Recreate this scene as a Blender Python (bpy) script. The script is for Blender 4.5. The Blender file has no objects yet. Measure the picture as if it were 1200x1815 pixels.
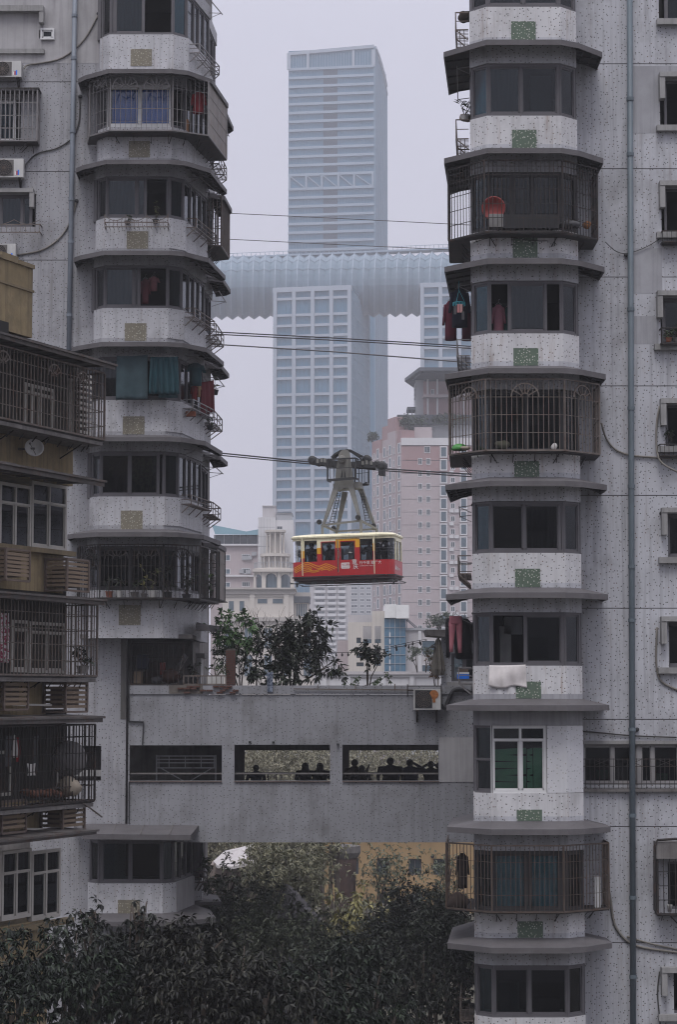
import bpy, bmesh, math, random
import numpy as np
from mathutils import Vector, Matrix

S = bpy.context.scene
C = S.collection
rnd = random.Random(11)
nrg = np.random.default_rng(5)

# ------------------------------------------------------------------ camera, sky, sun, exposure
F = 3770.0                      # focal length measured in photograph pixels (1200 x 1815)
CZ = 20.0                       # eye height above the ground
TH = math.atan(322.5 / F)       # the camera looks up a little
cam = bpy.data.cameras.new("camera")
cam.sensor_fit = 'VERTICAL'
cam.sensor_height = 36.0
cam.lens = F / 1815.0 * 36.0
cam.clip_start = 0.5
cam.clip_end = 12000
cam_ob = bpy.data.objects.new("camera", cam)
C.objects.link(cam_ob)
cam_ob.location = (0, 0, CZ)
cam_ob.rotation_euler = (math.pi / 2 + TH, 0, 0)
S.camera = cam_ob

SUN_EL, SUN_AZ = math.radians(60), math.radians(190)
W = bpy.data.worlds.new("World")
S.world = W
W.use_nodes = True
wn = W.node_tree
wn.nodes.clear()
w_out = wn.nodes.new('ShaderNodeOutputWorld')
w_bg = wn.nodes.new('ShaderNodeBackground')
w_sky = wn.nodes.new('ShaderNodeTexSky')
w_sky.sky_type = 'NISHITA'
w_sky.sun_disc = False
w_sky.sun_elevation = SUN_EL
w_sky.sun_rotation = SUN_AZ
w_sky.air_density = 1.0
w_sky.dust_density = 6.0
w_hs = wn.nodes.new('ShaderNodeHueSaturation')
w_hs.inputs['Saturation'].default_value = 0.15
w_tc = wn.nodes.new('ShaderNodeTexCoord')
w_sep = wn.nodes.new('ShaderNodeSeparateXYZ')
w_ramp = wn.nodes.new('ShaderNodeValToRGB')       # an even overcast: pale lavender, brighter overhead
w_ramp.color_ramp.elements[0].position = 0.0
w_ramp.color_ramp.elements[0].color = (6.4, 6.3, 7.4, 1)
w_ramp.color_ramp.elements[1].position = 1.0
w_ramp.color_ramp.elements[1].color = (15.5, 15.4, 17.6, 1)
e = w_ramp.color_ramp.elements.new(0.3)
e.color = (7.2, 7.2, 8.6, 1)
w_mix = wn.nodes.new('ShaderNodeMix')
w_mix.data_type = 'RGBA'
w_mix.inputs[0].default_value = 0.9
w_bg.inputs['Strength'].default_value = 0.095
L = wn.links.new
L(w_sky.outputs[0], w_hs.inputs['Color'])
L(w_tc.outputs['Generated'], w_sep.inputs[0])
L(w_sep.outputs[2], w_ramp.inputs[0])
L(w_hs.outputs[0], w_mix.inputs[6])
L(w_ramp.outputs[0], w_mix.inputs[7])
L(w_mix.outputs[2], w_bg.inputs['Color'])
L(w_bg.outputs[0], w_out.inputs[0])

sun = bpy.data.lights.new("sun", 'SUN')
sun.energy = 1.5
sun.angle = math.radians(25)
sun.color = (1.0, 0.98, 0.96)
sun_ob = bpy.data.objects.new("sun", sun)
C.objects.link(sun_ob)
sun_ob.rotation_euler = (math.pi / 2 - SUN_EL, 0, -SUN_AZ + math.pi)

S.view_settings.view_transform = 'Standard'
S.view_settings.look = 'None'
S.view_settings.gamma = 1.0
S.view_settings.use_curve_mapping = False
S.view_settings.exposure = 0.0
S.render.engine = 'CYCLES'
S.cycles.use_denoising = True
S.cycles.filter_width = 1.15
S.cycles.max_bounces = 8
S.cycles.diffuse_bounces = 3
S.cycles.glossy_bounces = 3
S.cycles.transparent_max_bounces = 24
S.cycles.volume_bounces = 1

# ------------------------------------------------------------------ measuring helpers
_s, _c = math.sin(TH), math.cos(TH)

def ray(px, py):
    cx, cy = (px - 600.0) / F, (907.5 - py) / F
    return Vector((cx, -_s * cy + _c, _c * cy + _s))

def P(px, py, D):
    """the point of the photograph's pixel on the upright plane at distance D"""
    d = ray(px, py)
    t = D / d.y
    return Vector((d.x * t, D, CZ + d.z * t))

def PX(px, D, py=700):
    return P(px, py, D).x

def PZ(py, D):
    return P(600, py, D).z

def hit(px, py, o, n):
    d = ray(px, py)
    cam0 = Vector((0, 0, CZ))
    t = (o - cam0).dot(n) / d.dot(n)
    return cam0 + d * t

# ------------------------------------------------------------------ mesh helpers
LOCAL = set()

class MB:
    def __init__(self):
        self.v, self.f, self.m = [], [], []
        self.mi = 0

    def add(self, vs, fs):
        b = len(self.v)
        self.v += [tuple(x) for x in vs]
        for f in fs:
            self.f.append(tuple(i + b for i in f))
            self.m.append(self.mi)
        return self

    def box(self, x0, x1, y0, y1, z0, z1):
        return self.add([(x0, y0, z0), (x1, y0, z0), (x1, y1, z0), (x0, y1, z0), (x0, y0, z1), (x1, y0, z1), (x1, y1, z1), (x0, y1, z1)],
                        [(0, 3, 2, 1), (4, 5, 6, 7), (0, 1, 5, 4), (1, 2, 6, 5), (2, 3, 7, 6), (3, 0, 4, 7)])

    def obox(self, o, U, V, Wv):
        o, U, V, Wv = Vector(o), Vector(U), Vector(V), Vector(Wv)
        p = [o, o + U, o + U + V, o + V]
        p += [q + Wv for q in p]
        if U.cross(V).dot(Wv) < 0:
            return self.add(p, [(0, 1, 2, 3), (7, 6, 5, 4), (4, 5, 1, 0), (5, 6, 2, 1), (6, 7, 3, 2), (7, 4, 0, 3)])
        return self.add(p, [(0, 3, 2, 1), (4, 5, 6, 7), (0, 1, 5, 4), (1, 2, 6, 5), (2, 3, 7, 6), (3, 0, 4, 7)])

    def bar(self, p, q, w, h=None, up=(0, 0, 1), caps=True):
        p, q = Vector(p), Vector(q)
        h = w if h is None else h
        d = (q - p)
        if d.length < 1e-6:
            return self
        d.normalize()
        up = Vector(up)
        if abs(d.dot(up)) > 0.98:
            up = Vector((0, 1, 0)) if abs(d.y) < 0.9 else Vector((1, 0, 0))
        s = d.cross(up).normalized() * (w / 2)
        u = s.cross(d).normalized() * (h / 2)
        vs = [p - s - u, p + s - u, p + s + u, p - s + u, q - s - u, q + s - u, q + s + u, q - s + u]
        fs = [(0, 1, 5, 4), (1, 2, 6, 5), (2, 3, 7, 6), (3, 0, 4, 7)]
        if caps:
            fs += [(0, 3, 2, 1), (4, 5, 6, 7)]
        return self.add(vs, fs)

    def path(self, pts, w, h=None):
        for a, b in zip(pts[:-1], pts[1:]):
            self.bar(a, b, w, h)
        return self

    def tube(self, pts, r, n=6, caps=True):
        pts = [Vector(p) for p in pts]
        rs = r if isinstance(r, (list, tuple)) else [r] * len(pts)
        b = len(self.v)
        ref = None
        for i, p in enumerate(pts):
            d = (pts[min(i + 1, len(pts) - 1)] - pts[max(i - 1, 0)]).normalized()
            if ref is None:
                ref = Vector((0, 0, 1)) if abs(d.z) < 0.9 else Vector((1, 0, 0))
            s = d.cross(ref).normalized()
            u = s.cross(d).normalized()
            ref = u
            for k in range(n):
                a = 2 * math.pi * k / n
                self.v.append(tuple(p + (s * math.cos(a) + u * math.sin(a)) * rs[i]))
        for i in range(len(pts) - 1):
            for k in range(n):
                k2 = (k + 1) % n
                self.f.append((b + i * n + k, b + i * n + k2, b + (i + 1) * n + k2, b + (i + 1) * n + k))
                self.m.append(self.mi)
        if caps:
            self.f.append(tuple(b + k for k in reversed(range(n))))
            self.f.append(tuple(b + (len(pts) - 1) * n + k for k in range(n)))
            self.m += [self.mi] * 2
        return self

    def prism(self, poly, z0, z1, caps=True):
        """poly counter-clockwise seen from above"""
        n = len(poly)
        a = sum(poly[i][0] * poly[(i + 1) % n][1] - poly[(i + 1) % n][0] * poly[i][1] for i in range(n))
        if a < 0:
            poly = poly[::-1]
        vs = [(p[0], p[1], z0) for p in poly] + [(p[0], p[1], z1) for p in poly]
        fs = [(i, (i + 1) % n, n + (i + 1) % n, n + i) for i in range(n)]
        if caps:
            fs += [tuple(reversed(range(n))), tuple(range(n, 2 * n))]
        return self.add(vs, fs)

    def poly(self, pts):
        return self.add(pts, [tuple(range(len(pts)))])

    def lathe(self, prof, c, n=14, axis='z'):
        """prof: (radius, height) list around a point"""
        b = len(self.v)
        c = Vector(c)
        for (r, h) in prof:
            for k in range(n):
                a = 2 * math.pi * k / n
                if axis == 'z':
                    q = Vector((r * math.cos(a), r * math.sin(a), h))
                elif axis == 'y':
                    q = Vector((r * math.cos(a), h, r * math.sin(a)))
                else:
                    q = Vector((h, r * math.cos(a), r * math.sin(a)))
                self.v.append(tuple(c + q))
        for i in range(len(prof) - 1):
            for k in range(n):
                k2 = (k + 1) % n
                self.f.append((b + i * n + k, b + i * n + k2, b + (i + 1) * n + k2, b + (i + 1) * n + k))
                self.m.append(self.mi)
        self.f.append(tuple(b + k for k in reversed(range(n))))
        self.f.append(tuple(b + (len(prof) - 1) * n + k for k in range(n)))
        self.m += [self.mi] * 2
        return self

    def ell(self, c, rx, ry, rz, nu=8, nv=6):
        prof = []
        b = len(self.v)
        for i in range(nv + 1):
            t = math.pi * (i / nv) - math.pi / 2
            t = max(min(t, math.pi / 2 - 0.05), -math.pi / 2 + 0.05)
            for k in range(nu):
                a = 2 * math.pi * k / nu
                self.v.append((c[0] + rx * math.cos(t) * math.cos(a), c[1] + ry * math.cos(t) * math.sin(a), c[2] + rz * math.sin(t)))
        for i in range(nv):
            for k in range(nu):
                k2 = (k + 1) % nu
                self.f.append((b + i * nu + k, b + i * nu + k2, b + (i + 1) * nu + k2, b + (i + 1) * nu + k))
                self.m.append(self.mi)
        self.f.append(tuple(b + k for k in reversed(range(nu))))
        self.f.append(tuple(b + nv * nu + k for k in range(nu)))
        self.m += [self.mi] * 2
        return self

    def grid(self, fn, nu, nv):
        b = len(self.v)
        for j in range(nv + 1):
            for i in range(nu + 1):
                self.v.append(tuple(fn(i / nu, j / nv)))
        for j in range(nv):
            for i in range(nu):
                q = b + j * (nu + 1) + i
                self.f.append((q, q + 1, q + nu + 2, q + nu + 1))
                self.m.append(self.mi)
        return self

    def mesh(self, name, mats, smooth=False):
        me = bpy.data.meshes.new(name)
        me.from_pydata(self.v, [], self.f)
        if not isinstance(mats, (list, tuple)):
            mats = [mats]
        for m in mats:
            me.materials.append(m)
        if len(mats) > 1:
            me.polygons.foreach_set('material_index', self.m)
        if smooth:
            me.polygons.foreach_set('use_smooth', [True] * len(me.polygons))
        me.update()
        return me

    def build(self, name, mats, parent=None, smooth=False):
        o = bpy.data.objects.new(name, self.mesh(name, mats, smooth))
        C.objects.link(o)
        adopt(o, parent)
        return o

def adopt(o, parent):
    if parent is None:
        return
    o.parent = parent
    r = parent
    while r.parent:
        r = r.parent
    if r.name not in LOCAL and parent.parent is None:
        o.matrix_parent_inverse = Matrix.Translation(-r.location)

def npmesh(name, verts, faces, mat, parent=None):
    """verts (n,3), faces (m,k) numpy arrays with one k"""
    me = bpy.data.meshes.new(name)
    nv, (nf, k) = len(verts), faces.shape
    me.vertices.add(nv)
    me.vertices.foreach_set('co', np.asarray(verts, np.float32).ravel())
    me.loops.add(nf * k)
    me.loops.foreach_set('vertex_index', np.asarray(faces, np.int32).ravel())
    me.polygons.add(nf)
    me.polygons.foreach_set('loop_start', np.arange(0, nf * k, k, dtype=np.int32))
    me.materials.append(mat)
    me.update(calc_edges=True)
    o = bpy.data.objects.new(name, me)
    C.objects.link(o)
    adopt(o, parent)
    return o

def tag(o, label, cat, group=None):
    o['label'] = label
    o['category'] = cat
    if group:
        o['group'] = group
    return o

def thing(name, label, cat, loc=(0, 0, 0), group=None, local=False):
    o = bpy.data.objects.new(name, None)
    o.empty_display_size = 0.3
    C.objects.link(o)
    o.location = loc
    if local:
        LOCAL.add(o.name)
    return tag(o, label, cat, group)

def struct(o):
    o['kind'] = 'structure'
    return o

def inst(name, me, parent, M=None):
    o = bpy.data.objects.new(name, me)
    C.objects.link(o)
    adopt(o, parent)
    if M is not None:
        o.matrix_basis = M
    return o

def dup(root, loc, label=None, group=None, rotz=None):
    r = root.copy()
    C.objects.link(r)
    r.location = loc
    if rotz is not None:
        r.rotation_euler = (0, 0, rotz)
    if label:
        r['label'] = label
    if group:
        r['group'] = group
    for ch in root.children:
        c = ch.copy()
        C.objects.link(c)
        c.parent = r
        for g in ch.children:
            d = g.copy()
            C.objects.link(d)
            d.parent = c
    return r

# ------------------------------------------------------------------ materials
class NT:
    def __init__(self, name):
        self.mat = bpy.data.materials.new(name)
        self.mat.use_nodes = True
        self.t = self.mat.node_tree
        self.t.nodes.clear()
        self.out = self.n('ShaderNodeOutputMaterial')

    def n(self, typ, **kw):
        o = self.t.nodes.new(typ)
        for k, v in kw.items():
            setattr(o, k, v)
        return o

    def l(self, a, b):
        self.t.links.new(a, b)

    def math(self, op, a, b=None, clamp=False):
        m = self.n('ShaderNodeMath', operation=op)
        m.use_clamp = clamp
        for i, x in enumerate((a, b)):
            if x is None:
                continue
            if isinstance(x, (int, float)):
                m.inputs[i].default_value = x
            else:
                self.l(x, m.inputs[i])
        return m.outputs[0]

    def mix(self, fac, a, b, mode='MIX'):
        m = self.n('ShaderNodeMix', data_type='RGBA', blend_type=mode)
        for i, x in ((0, fac), (6, a), (7, b)):
            if isinstance(x, (int, float)):
                m.inputs[i].default_value = x
            elif isinstance(x, tuple):
                m.inputs[i].default_value = (*x[:3], 1)
            else:
                self.l(x, m.inputs[i])
        return m.outputs[2]

    def noise(self, vec, scale, detail=3, rough=.55):
        m = self.n('ShaderNodeTexNoise')
        m.inputs['Scale'].default_value = scale
        m.inputs['Detail'].default_value = detail
        m.inputs['Roughness'].default_value = rough
        if vec is not None:
            self.l(vec, m.inputs['Vector'])
        return m.outputs[0]

    def remap(self, x, a, b, c=0.0, d=1.0):
        m = self.n('ShaderNodeMapRange')
        m.clamp = True
        self.l(x, m.inputs[0])
        for i, v in enumerate((a, b, c, d)):
            m.inputs[i + 1].default_value = v
        return m.outputs[0]

    def coord(self, scale=None):
        tc = self.n('ShaderNodeTexCoord')
        if scale is None:
            return tc.outputs['Object']
        mp = self.n('ShaderNodeMapping')
        mp.inputs['Scale'].default_value = scale
        self.l(tc.outputs['Object'], mp.inputs[0])
        return mp.outputs[0]

    def bsdf(self, col, rough=.7, metal=0.0, spec=.4, bump=None):
        p = self.n('ShaderNodeBsdfPrincipled')
        if isinstance(col, tuple):
            p.inputs['Base Color'].default_value = (*col[:3], 1)
        else:
            self.l(col, p.inputs['Base Color'])
        if isinstance(rough, (int, float)):
            p.inputs['Roughness'].default_value = rough
        else:
            self.l(rough, p.inputs['Roughness'])
        p.inputs['Metallic'].default_value = metal
        p.inputs['Specular IOR Level'].default_value = spec
        if bump is not None:
            b = self.n('ShaderNodeBump')
            b.inputs['Strength'].default_value = bump[1]
            b.inputs['Distance'].default_value = 0.02
            self.l(bump[0], b.inputs['Height'])
            self.l(b.outputs[0], p.inputs['Normal'])
        self.l(p.outputs[0], self.out.inputs[0])
        return p

def pbr(name, col, rough=.7, metal=0.0, var=.2, scale=1.5, streak=0.0, grime=None, spec=.35, rust=0.0, island=0.0, bump=0.0):
    """plain surface with uneven colour, optional rain streaks, grime patches and rust"""
    t = NT(name)
    c = t.coord()
    n1 = t.noise(c, scale, 4)
    k = t.remap(n1, .3, .7, 1 - var, 1 + var * .6)
    kk = t.n('ShaderNodeCombineColor')
    for i in range(3):
        t.l(k, kk.inputs[i])
    cur = t.mix(1.0, col, kk.outputs[0], 'MULTIPLY')
    if island:
        g = t.n('ShaderNodeNewGeometry')
        kv = t.remap(g.outputs['Random Per Island'], 0, 1, 1 - island, 1 + island)
        kc = t.n('ShaderNodeCombineColor')
        for i in range(3):
            t.l(kv, kc.inputs[i])
        cur = t.mix(1.0, cur, kc.outputs[0], 'MULTIPLY')
    if streak:
        s = t.noise(t.coord((5, 5, .22)), 1.6, 4, .6)
        cur = t.mix(t.math('MULTIPLY', t.remap(s, .47, .75), streak), cur, (.035, .032, .03))
    if grime:
        s = t.noise(t.coord((.8, .8, .6)), 1.1, 5, .65)
        cur = t.mix(t.math('MULTIPLY', t.remap(s, .5, .72), grime), cur, (.05, .043, .035))
    if rust:
        s = t.noise(c, 3.1, 5, .7)
        cur = t.mix(t.math('MULTIPLY', t.remap(s, .5, .68), rust), cur, (.11, .05, .025))
    t.bsdf(cur, rough, metal, spec, (t.noise(c, scale * 9, 3), bump) if bump else None)
    return t.mat

def mosaic(name, base, dots, cell=.128, size=.112, share=.8, streak=.25, grime=.35, var=.12, rust=.0, cover=.0):
    """small glazed tiles with scattered odd-coloured ones"""
    t = NT(name)
    o = t.coord()
    sp = t.n('ShaderNodeSeparateXYZ')
    t.l(o, sp.inputs[0])
    cb = t.n('ShaderNodeCombineXYZ')
    ge = t.n('ShaderNodeNewGeometry')
    sn = t.n('ShaderNodeSeparateXYZ')
    t.l(ge.outputs['True Normal'], sn.inputs[0])
    t.l(t.math('SUBTRACT', t.math('MULTIPLY', sp.outputs[1], sn.outputs[0]), t.math('MULTIPLY', sp.outputs[0], sn.outputs[1])), cb.inputs[0])
    t.l(sp.outputs[2], cb.inputs[1])
    vo = t.n('ShaderNodeTexVoronoi', voronoi_dimensions='2D', distance='CHEBYCHEV')
    vo.inputs['Scale'].default_value = 1 / cell
    t.l(cb.outputs[0], vo.inputs['Vector'])
    inside = t.math('LESS_THAN', vo.outputs['Distance'], size)
    sc = t.n('ShaderNodeSeparateColor')
    t.l(vo.outputs['Color'], sc.inputs[0])
    keep = t.math('LESS_THAN', sc.outputs[0], share)
    ramp = t.n('ShaderNodeValToRGB')
    ramp.color_ramp.interpolation = 'CONSTANT'
    for i, d in enumerate(dots):
        el = ramp.color_ramp.elements[i] if i < 2 else ramp.color_ramp.elements.new(i / len(dots))
        el.position = i / len(dots)
        el.color = (*d, 1)
    t.l(sc.outputs[1], ramp.inputs[0])
    n1 = t.noise(o, .8, 4)
    k = t.remap(n1, .3, .7, 1 - var, 1 + var * .5)
    kc = t.n('ShaderNodeCombineColor')
    for i in range(3):
        t.l(k, kc.inputs[i])
    bse = t.mix(1.0, base, kc.outputs[0], 'MULTIPLY')
    cur = t.mix(t.math('MULTIPLY', inside, keep), bse, ramp.outputs[0])
    st = t.noise(t.coord((6, 6, .2)), 1.3, 4, .62)
    cur = t.mix(t.math('MULTIPLY', t.remap(st, .48, .78), streak), cur, (.06, .055, .05))
    gr = t.noise(t.coord((.9, .9, .7)), .9, 6, .68)
    cur = t.mix(t.math('MULTIPLY', t.remap(gr, .5, .74), grime), cur, (.07, .062, .052))
    if rust:
        rs = t.noise(t.coord((7, 7, .5)), .7, 5, .7)
        cur = t.mix(t.math('MULTIPLY', t.remap(rs, .56, .72), rust), cur, (.2, .11, .05))
    t.bsdf(cur, .55, 0, .35)
    return t.mat

def glass(name, tint=(.55, .6, .62), gloss=(.92, .95, 1.0), f0=.0, rough=.015):
    t = NT(name)
    fr = t.n('ShaderNodeFresnel')
    fr.inputs[0].default_value = 1.45
    tr = t.n('ShaderNodeBsdfTransparent')
    tr.inputs[0].default_value = (*tint, 1)
    gl = t.n('ShaderNodeBsdfGlossy')
    gl.inputs['Color'].default_value = (*gloss, 1)
    gl.inputs['Roughness'].default_value = rough
    mx = t.n('ShaderNodeMixShader')
    t.l(t.math('ADD', fr.outputs[0], f0, True), mx.inputs[0])
    t.l(tr.outputs[0], mx.inputs[1])
    t.l(gl.outputs[0], mx.inputs[2])
    t.l(mx.outputs[0], t.out.inputs[0])
    return t.mat

def cloth(name, col, col2=None, scale=6, rough=.9):
    t = NT(name)
    c = t.coord()
    k = t.remap(t.noise(c, 3, 3), .3, .7, .82, 1.1)
    kc = t.n('ShaderNodeCombineColor')
    for i in range(3):
        t.l(k, kc.inputs[i])
    cur = col
    if col2:
        cur = t.mix(t.remap(t.noise(c, scale, 1), .5, .54), col, col2)
    cur = t.mix(1.0, cur, kc.outputs[0], 'MULTIPLY')
    t.bsdf(cur, rough, 0, .15)
    return t.mat

def leafmat(name, col, col2, rough=.5, pw=1.0):
    t = NT(name)
    g = t.n('ShaderNodeNewGeometry')
    cur = t.mix(t.math('POWER', g.outputs['Random Per Island'], pw), col, col2)  # high pw keeps few leaves pale, imitating lit tips over shaded ones
    cur = t.mix(t.math('MULTIPLY', t.remap(t.noise(t.coord(), .5, 3), .4, .65), .5), cur, tuple(x * .55 for x in col))
    t.bsdf(cur, rough, 0, .3)
    return t.mat

DK = [(.065, .06, .06), (.075, .085, .075), (.12, .075, .055), (.11, .11, .12), (.055, .05, .05), (.17, .16, .16)]
M = {}
M['tile_white'] = mosaic('white_mosaic', (.57, .565, .575), DK, rust=.5, grime=.35, streak=.25)
M['tile_grey'] = mosaic('grey_mosaic', (.46, .465, .495), DK, share=.85, grime=.45, streak=.45, rust=.2)
M['tile_leftwall'] = mosaic('grey_mosaic_worn', (.35, .35, .37), DK, share=.85, grime=.45, streak=.45, rust=.08)
M['tile_left'] = mosaic('white_mosaic_worn', (.50, .50, .52), DK, grime=.45, streak=.38, rust=.25)
M['tile_bridge'] = mosaic('bridge_mosaic', (.285, .287, .305), [(.1, .1, .105), (.07, .07, .075), (.13, .13, .13)], share=.85, grime=.55, streak=.32)
M['green'] = mosaic('green_mosaic', (.095, .135, .098), [(.5, .5, .45), (.4, .42, .35), (.55, .55, .5), (.25, .3, .22), (.45, .45, .4)], cell=.075, size=.18, share=.7, grime=.25)
M['olive'] = mosaic('olive_mosaic', (.20, .18, .135), [(.5, .48, .4), (.38, .36, .3), (.45, .45, .4), (.3, .27, .2), (.42, .4, .33)], cell=.075, size=.18, share=.7, grime=.25)
M['plaster'] = pbr('grey_render', (.34, .34, .36), .85, var=.1, streak=.3, grime=.2)
M['plaster_lt'] = pbr('patched_render', (.38, .37, .375), .85, var=.12, streak=.25, grime=.25)
M['concrete'] = pbr('concrete', (.30, .295, .29), .85, var=.2, streak=.3, grime=.35, bump=.3)
M['concrete_dk'] = pbr('dark_concrete', (.16, .15, .145), .9, var=.3, streak=.5, grime=.5, bump=.3)
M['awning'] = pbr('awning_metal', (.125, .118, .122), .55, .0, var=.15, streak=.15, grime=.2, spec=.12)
M['soffit'] = pbr('awning_underside', (.04, .038, .04), .7, .0, var=.35, grime=.4, rust=.3)  # darker than the awning: underside shade in the colour, with grime and rust
M['frame'] = pbr('window_frame_metal', (.11, .105, .113), .5, .1, var=.1)
M['frame_lt'] = pbr('pale_window_frame', (.44, .42, .385), .5, 0, var=.12, grime=.2)
M['frame_mid'] = pbr('dull_white_frame', (.30, .29, .29), .5, 0, var=.15, grime=.25)
M['frame_wh'] = pbr('white_window_frame', (.62, .62, .62), .45, 0, var=.08, grime=.15)
M['cage'] = pbr('cage_bar_metal', (.15, .128, .113), .6, .3, var=.3, rust=.6, scale=4)
M['cage_br'] = pbr('brown_cage_bar_metal', (.085, .066, .055), .6, .2, var=.3, rust=.5, scale=4)
M['frame_dk'] = pbr('dark_window_frame', (.03, .029, .031), .5, 0, var=.2)  # near-black frame copy, holding the shade behind the cages in its colour
M['cage_dk'] = pbr('dark_cage_bar_metal', (.03, .027, .026), .6, .3, var=.3, rust=.35, scale=4)
M['cage_lt'] = pbr('steel_cage_bar_metal', (.20, .19, .19), .5, .2, var=.2, rust=.15, scale=4)
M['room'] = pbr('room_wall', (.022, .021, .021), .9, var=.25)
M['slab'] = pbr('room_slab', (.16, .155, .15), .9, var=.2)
M['glass'] = glass('window_glass', (.36, .41, .43), f0=-.006)
M['glass_teal'] = glass('teal_window_glass', (.22, .36, .40), f0=.004)
M['glass_clear'] = glass('clear_glass', (.75, .77, .78), f0=.01)
M['curtain_teal'] = cloth('teal_curtain', (.13, .26, .30))
M['curtain_grey'] = cloth('grey_curtain', (.17, .17, .185))
M['curtain_blue'] = cloth('blue_curtain', (.03, .2, .8))
M['curtain_brown'] = cloth('brown_curtain', (.045, .028, .024))
M['curtain_check'] = cloth('checked_curtain', (.24, .27, .13), (.06, .08, .05), 9)
M['curtain_white'] = cloth('white_curtain', (.5, .5, .52))
M['curtain_aqua'] = cloth('aqua_curtain', (.12, .33, .38))
M['navy_plastic'] = pbr('navy_plastic', (.018, .028, .06), .6, var=.2)
M['curtain_dark'] = cloth('dark_curtain', (.028, .036, .04))
M['shutter_green'] = pbr('green_boards', (.17, .46, .25), .6, var=.2, scale=3)
M['pipe'] = pbr('drainpipe_paint', (.12, .15, .172), .5, var=.12, grime=.15)
M['pipe_lt'] = pbr('pale_drainpipe_paint', (.19, .215, .25), .5, var=.12)
M['cable_blk'] = pbr('black_cable', (.05, .048, .046), .7, var=.2)
M['hose'] = pbr('grey_hose', (.20, .185, .165), .75, var=.2, grime=.3)
M['yellow'] = pbr('ochre_render', (.25, .195, .11), .9, var=.2, streak=.5, grime=.65, bump=.25)
M['yellow_trim'] = pbr('ochre_trim', (.2, .158, .095), .85, var=.15, streak=.3, grime=.4)
M['slat'] = pbr('louver_slat', (.22, .165, .115), .75, var=.2, grime=.4)
M['slat_post'] = pbr('louver_post', (.15, .115, .095), .75, var=.2, grime=.3)
M['tin'] = pbr('old_tin_roof', (.12, .11, .105), .6, .2, var=.3, rust=.5, streak=.3, grime=.5)
M['ac'] = pbr('air_conditioner_paint', (.52, .515, .50), .5, var=.08, grime=.35, streak=.15)
M['black'] = pbr('black_plastic', (.025, .025, .027), .6, var=.2)
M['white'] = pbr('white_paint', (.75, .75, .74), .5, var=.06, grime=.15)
M['rustpanel'] = pbr('rusty_sheet', (.17, .145, .125), .5, .3, var=.35, rust=.6, streak=.3, scale=1.2)
M['brick'] = pbr('red_brick', (.085, .042, .033), .9, var=.25, island=.3)
M['mortar'] = pbr('mortar', (.09, .082, .075), .95, var=.2)
M['bark'] = pbr('bark', (.07, .055, .045), .95, var=.35, scale=6)
M['soil'] = pbr('soil', (.06, .045, .035), .95, var=.3)
M['terracotta'] = pbr('terracotta', (.26, .09, .05), .85, var=.2)
M['pot_white'] = pbr('white_pot', (.55, .54, .52), .6, var=.15, grime=.3)
M['leaf_dark'] = leafmat('dark_leaf', (.010, .015, .009), (.045, .058, .035), pw=1.8)
M['leaf_fg'] = leafmat('mango_leaf', (.004, .0055, .0035), (.042, .050, .034), pw=3.0)
M['leaf_mid'] = leafmat('green_leaf', (.025, .05, .02), (.075, .11, .045))
M['leaf_bright'] = leafmat('bright_leaf', (.035, .085, .03), (.09, .16, .06))
M['leaf_olive'] = leafmat('olive_leaf', (.06, .075, .035), (.15, .155, .07))
M['leaf_yellow'] = leafmat('yellow_leaf', (.22, .20, .08), (.36, .33, .13))
# ------------------------------------------------------------------ ground
M['ground'] = pbr('ground_earth', (.07, .065, .055), .95, var=.3, scale=.2)
g = MB()
g.box(-6000, 6000, -3000, 9000, -.5, 0)
struct(g.build('ground', M['ground']))

def hill(u, v):
    x, y = -60 + 130 * u, 84 + 120 * v
    k = min(1, max(0, (y - 88) / 30))
    k = k * k * (3 - 2 * k)
    z = -.4 + k * (6.0 + 1.3 * math.sin(x * .17 + 1) + .8 * math.sin(y * .21 + x * .1))
    z += k * max(0, min(1, (-x - 1) / 9)) * 3.0
    return (x, y, z)
hb = MB()
hb.grid(hill, 60, 50)
struct(hb.build('terrain', pbr('hillside_earth', (.085, .08, .06), .95, var=.4, scale=.5, grime=.5, bump=.5), smooth=True))

def hill_z(x, y):
    return hill((x + 60) / 130, (y - 84) / 120)[2]

# ------------------------------------------------------------------ far glass towers
M['far_glass'] = pbr('tower_glass', (.05, .155, .25), .3, 0, var=.12, scale=.05, spec=.35)
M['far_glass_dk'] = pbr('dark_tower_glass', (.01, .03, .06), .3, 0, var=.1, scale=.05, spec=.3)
M['far_band'] = pbr('tower_band', (.26, .325, .395), .5, .1, var=.06, scale=.05)
M['far_band_lt'] = pbr('pale_tower_band', (.33, .375, .435), .5, .1, var=.06, scale=.05)
M['far_fin'] = pbr('tower_fin', (.13, .225, .31), .5, .1, var=.06, scale=.05)
M['far_side'] = pbr('tower_side_glass', (.08, .175, .26), .35, 0, var=.1, scale=.04, spec=.35)

def frame2(a, b):
    a, b = Vector((a[0], a[1], 0)), Vector((b[0], b[1], 0))
    u = (b - a).normalized()
    return a, u, (b - a).length, Vector((u.y, -u.x, 0))

def tower(px0, px1, D0, D1, ytop, zbase, label, sidepx, sideD, rows_y, cols, loc_mat, name='skyscraper'):
    """glass tower: front from px0 to px1, side face away to sidepx"""
    a = P(px0, 900, D0)
    b = P(px1, 900, D1)
    c = P(sidepx, 900, sideD)
    A, B_, Cc = (a.x, a.y), (b.x, b.y), (c.x, c.y)
    dd = (a.x + c.x - b.x, a.y + c.y - b.y)
    zt = PZ(ytop, D1)
    t = thing(name, label, 'skyscraper', ((a.x + c.x) / 2, (a.y + c.y) / 2, 0))
    MB().prism([A, B_, Cc, dd], zbase, zt).build('glass_wall', loc_mat, t)
    return t, A, B_, Cc, dd, zt

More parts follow.
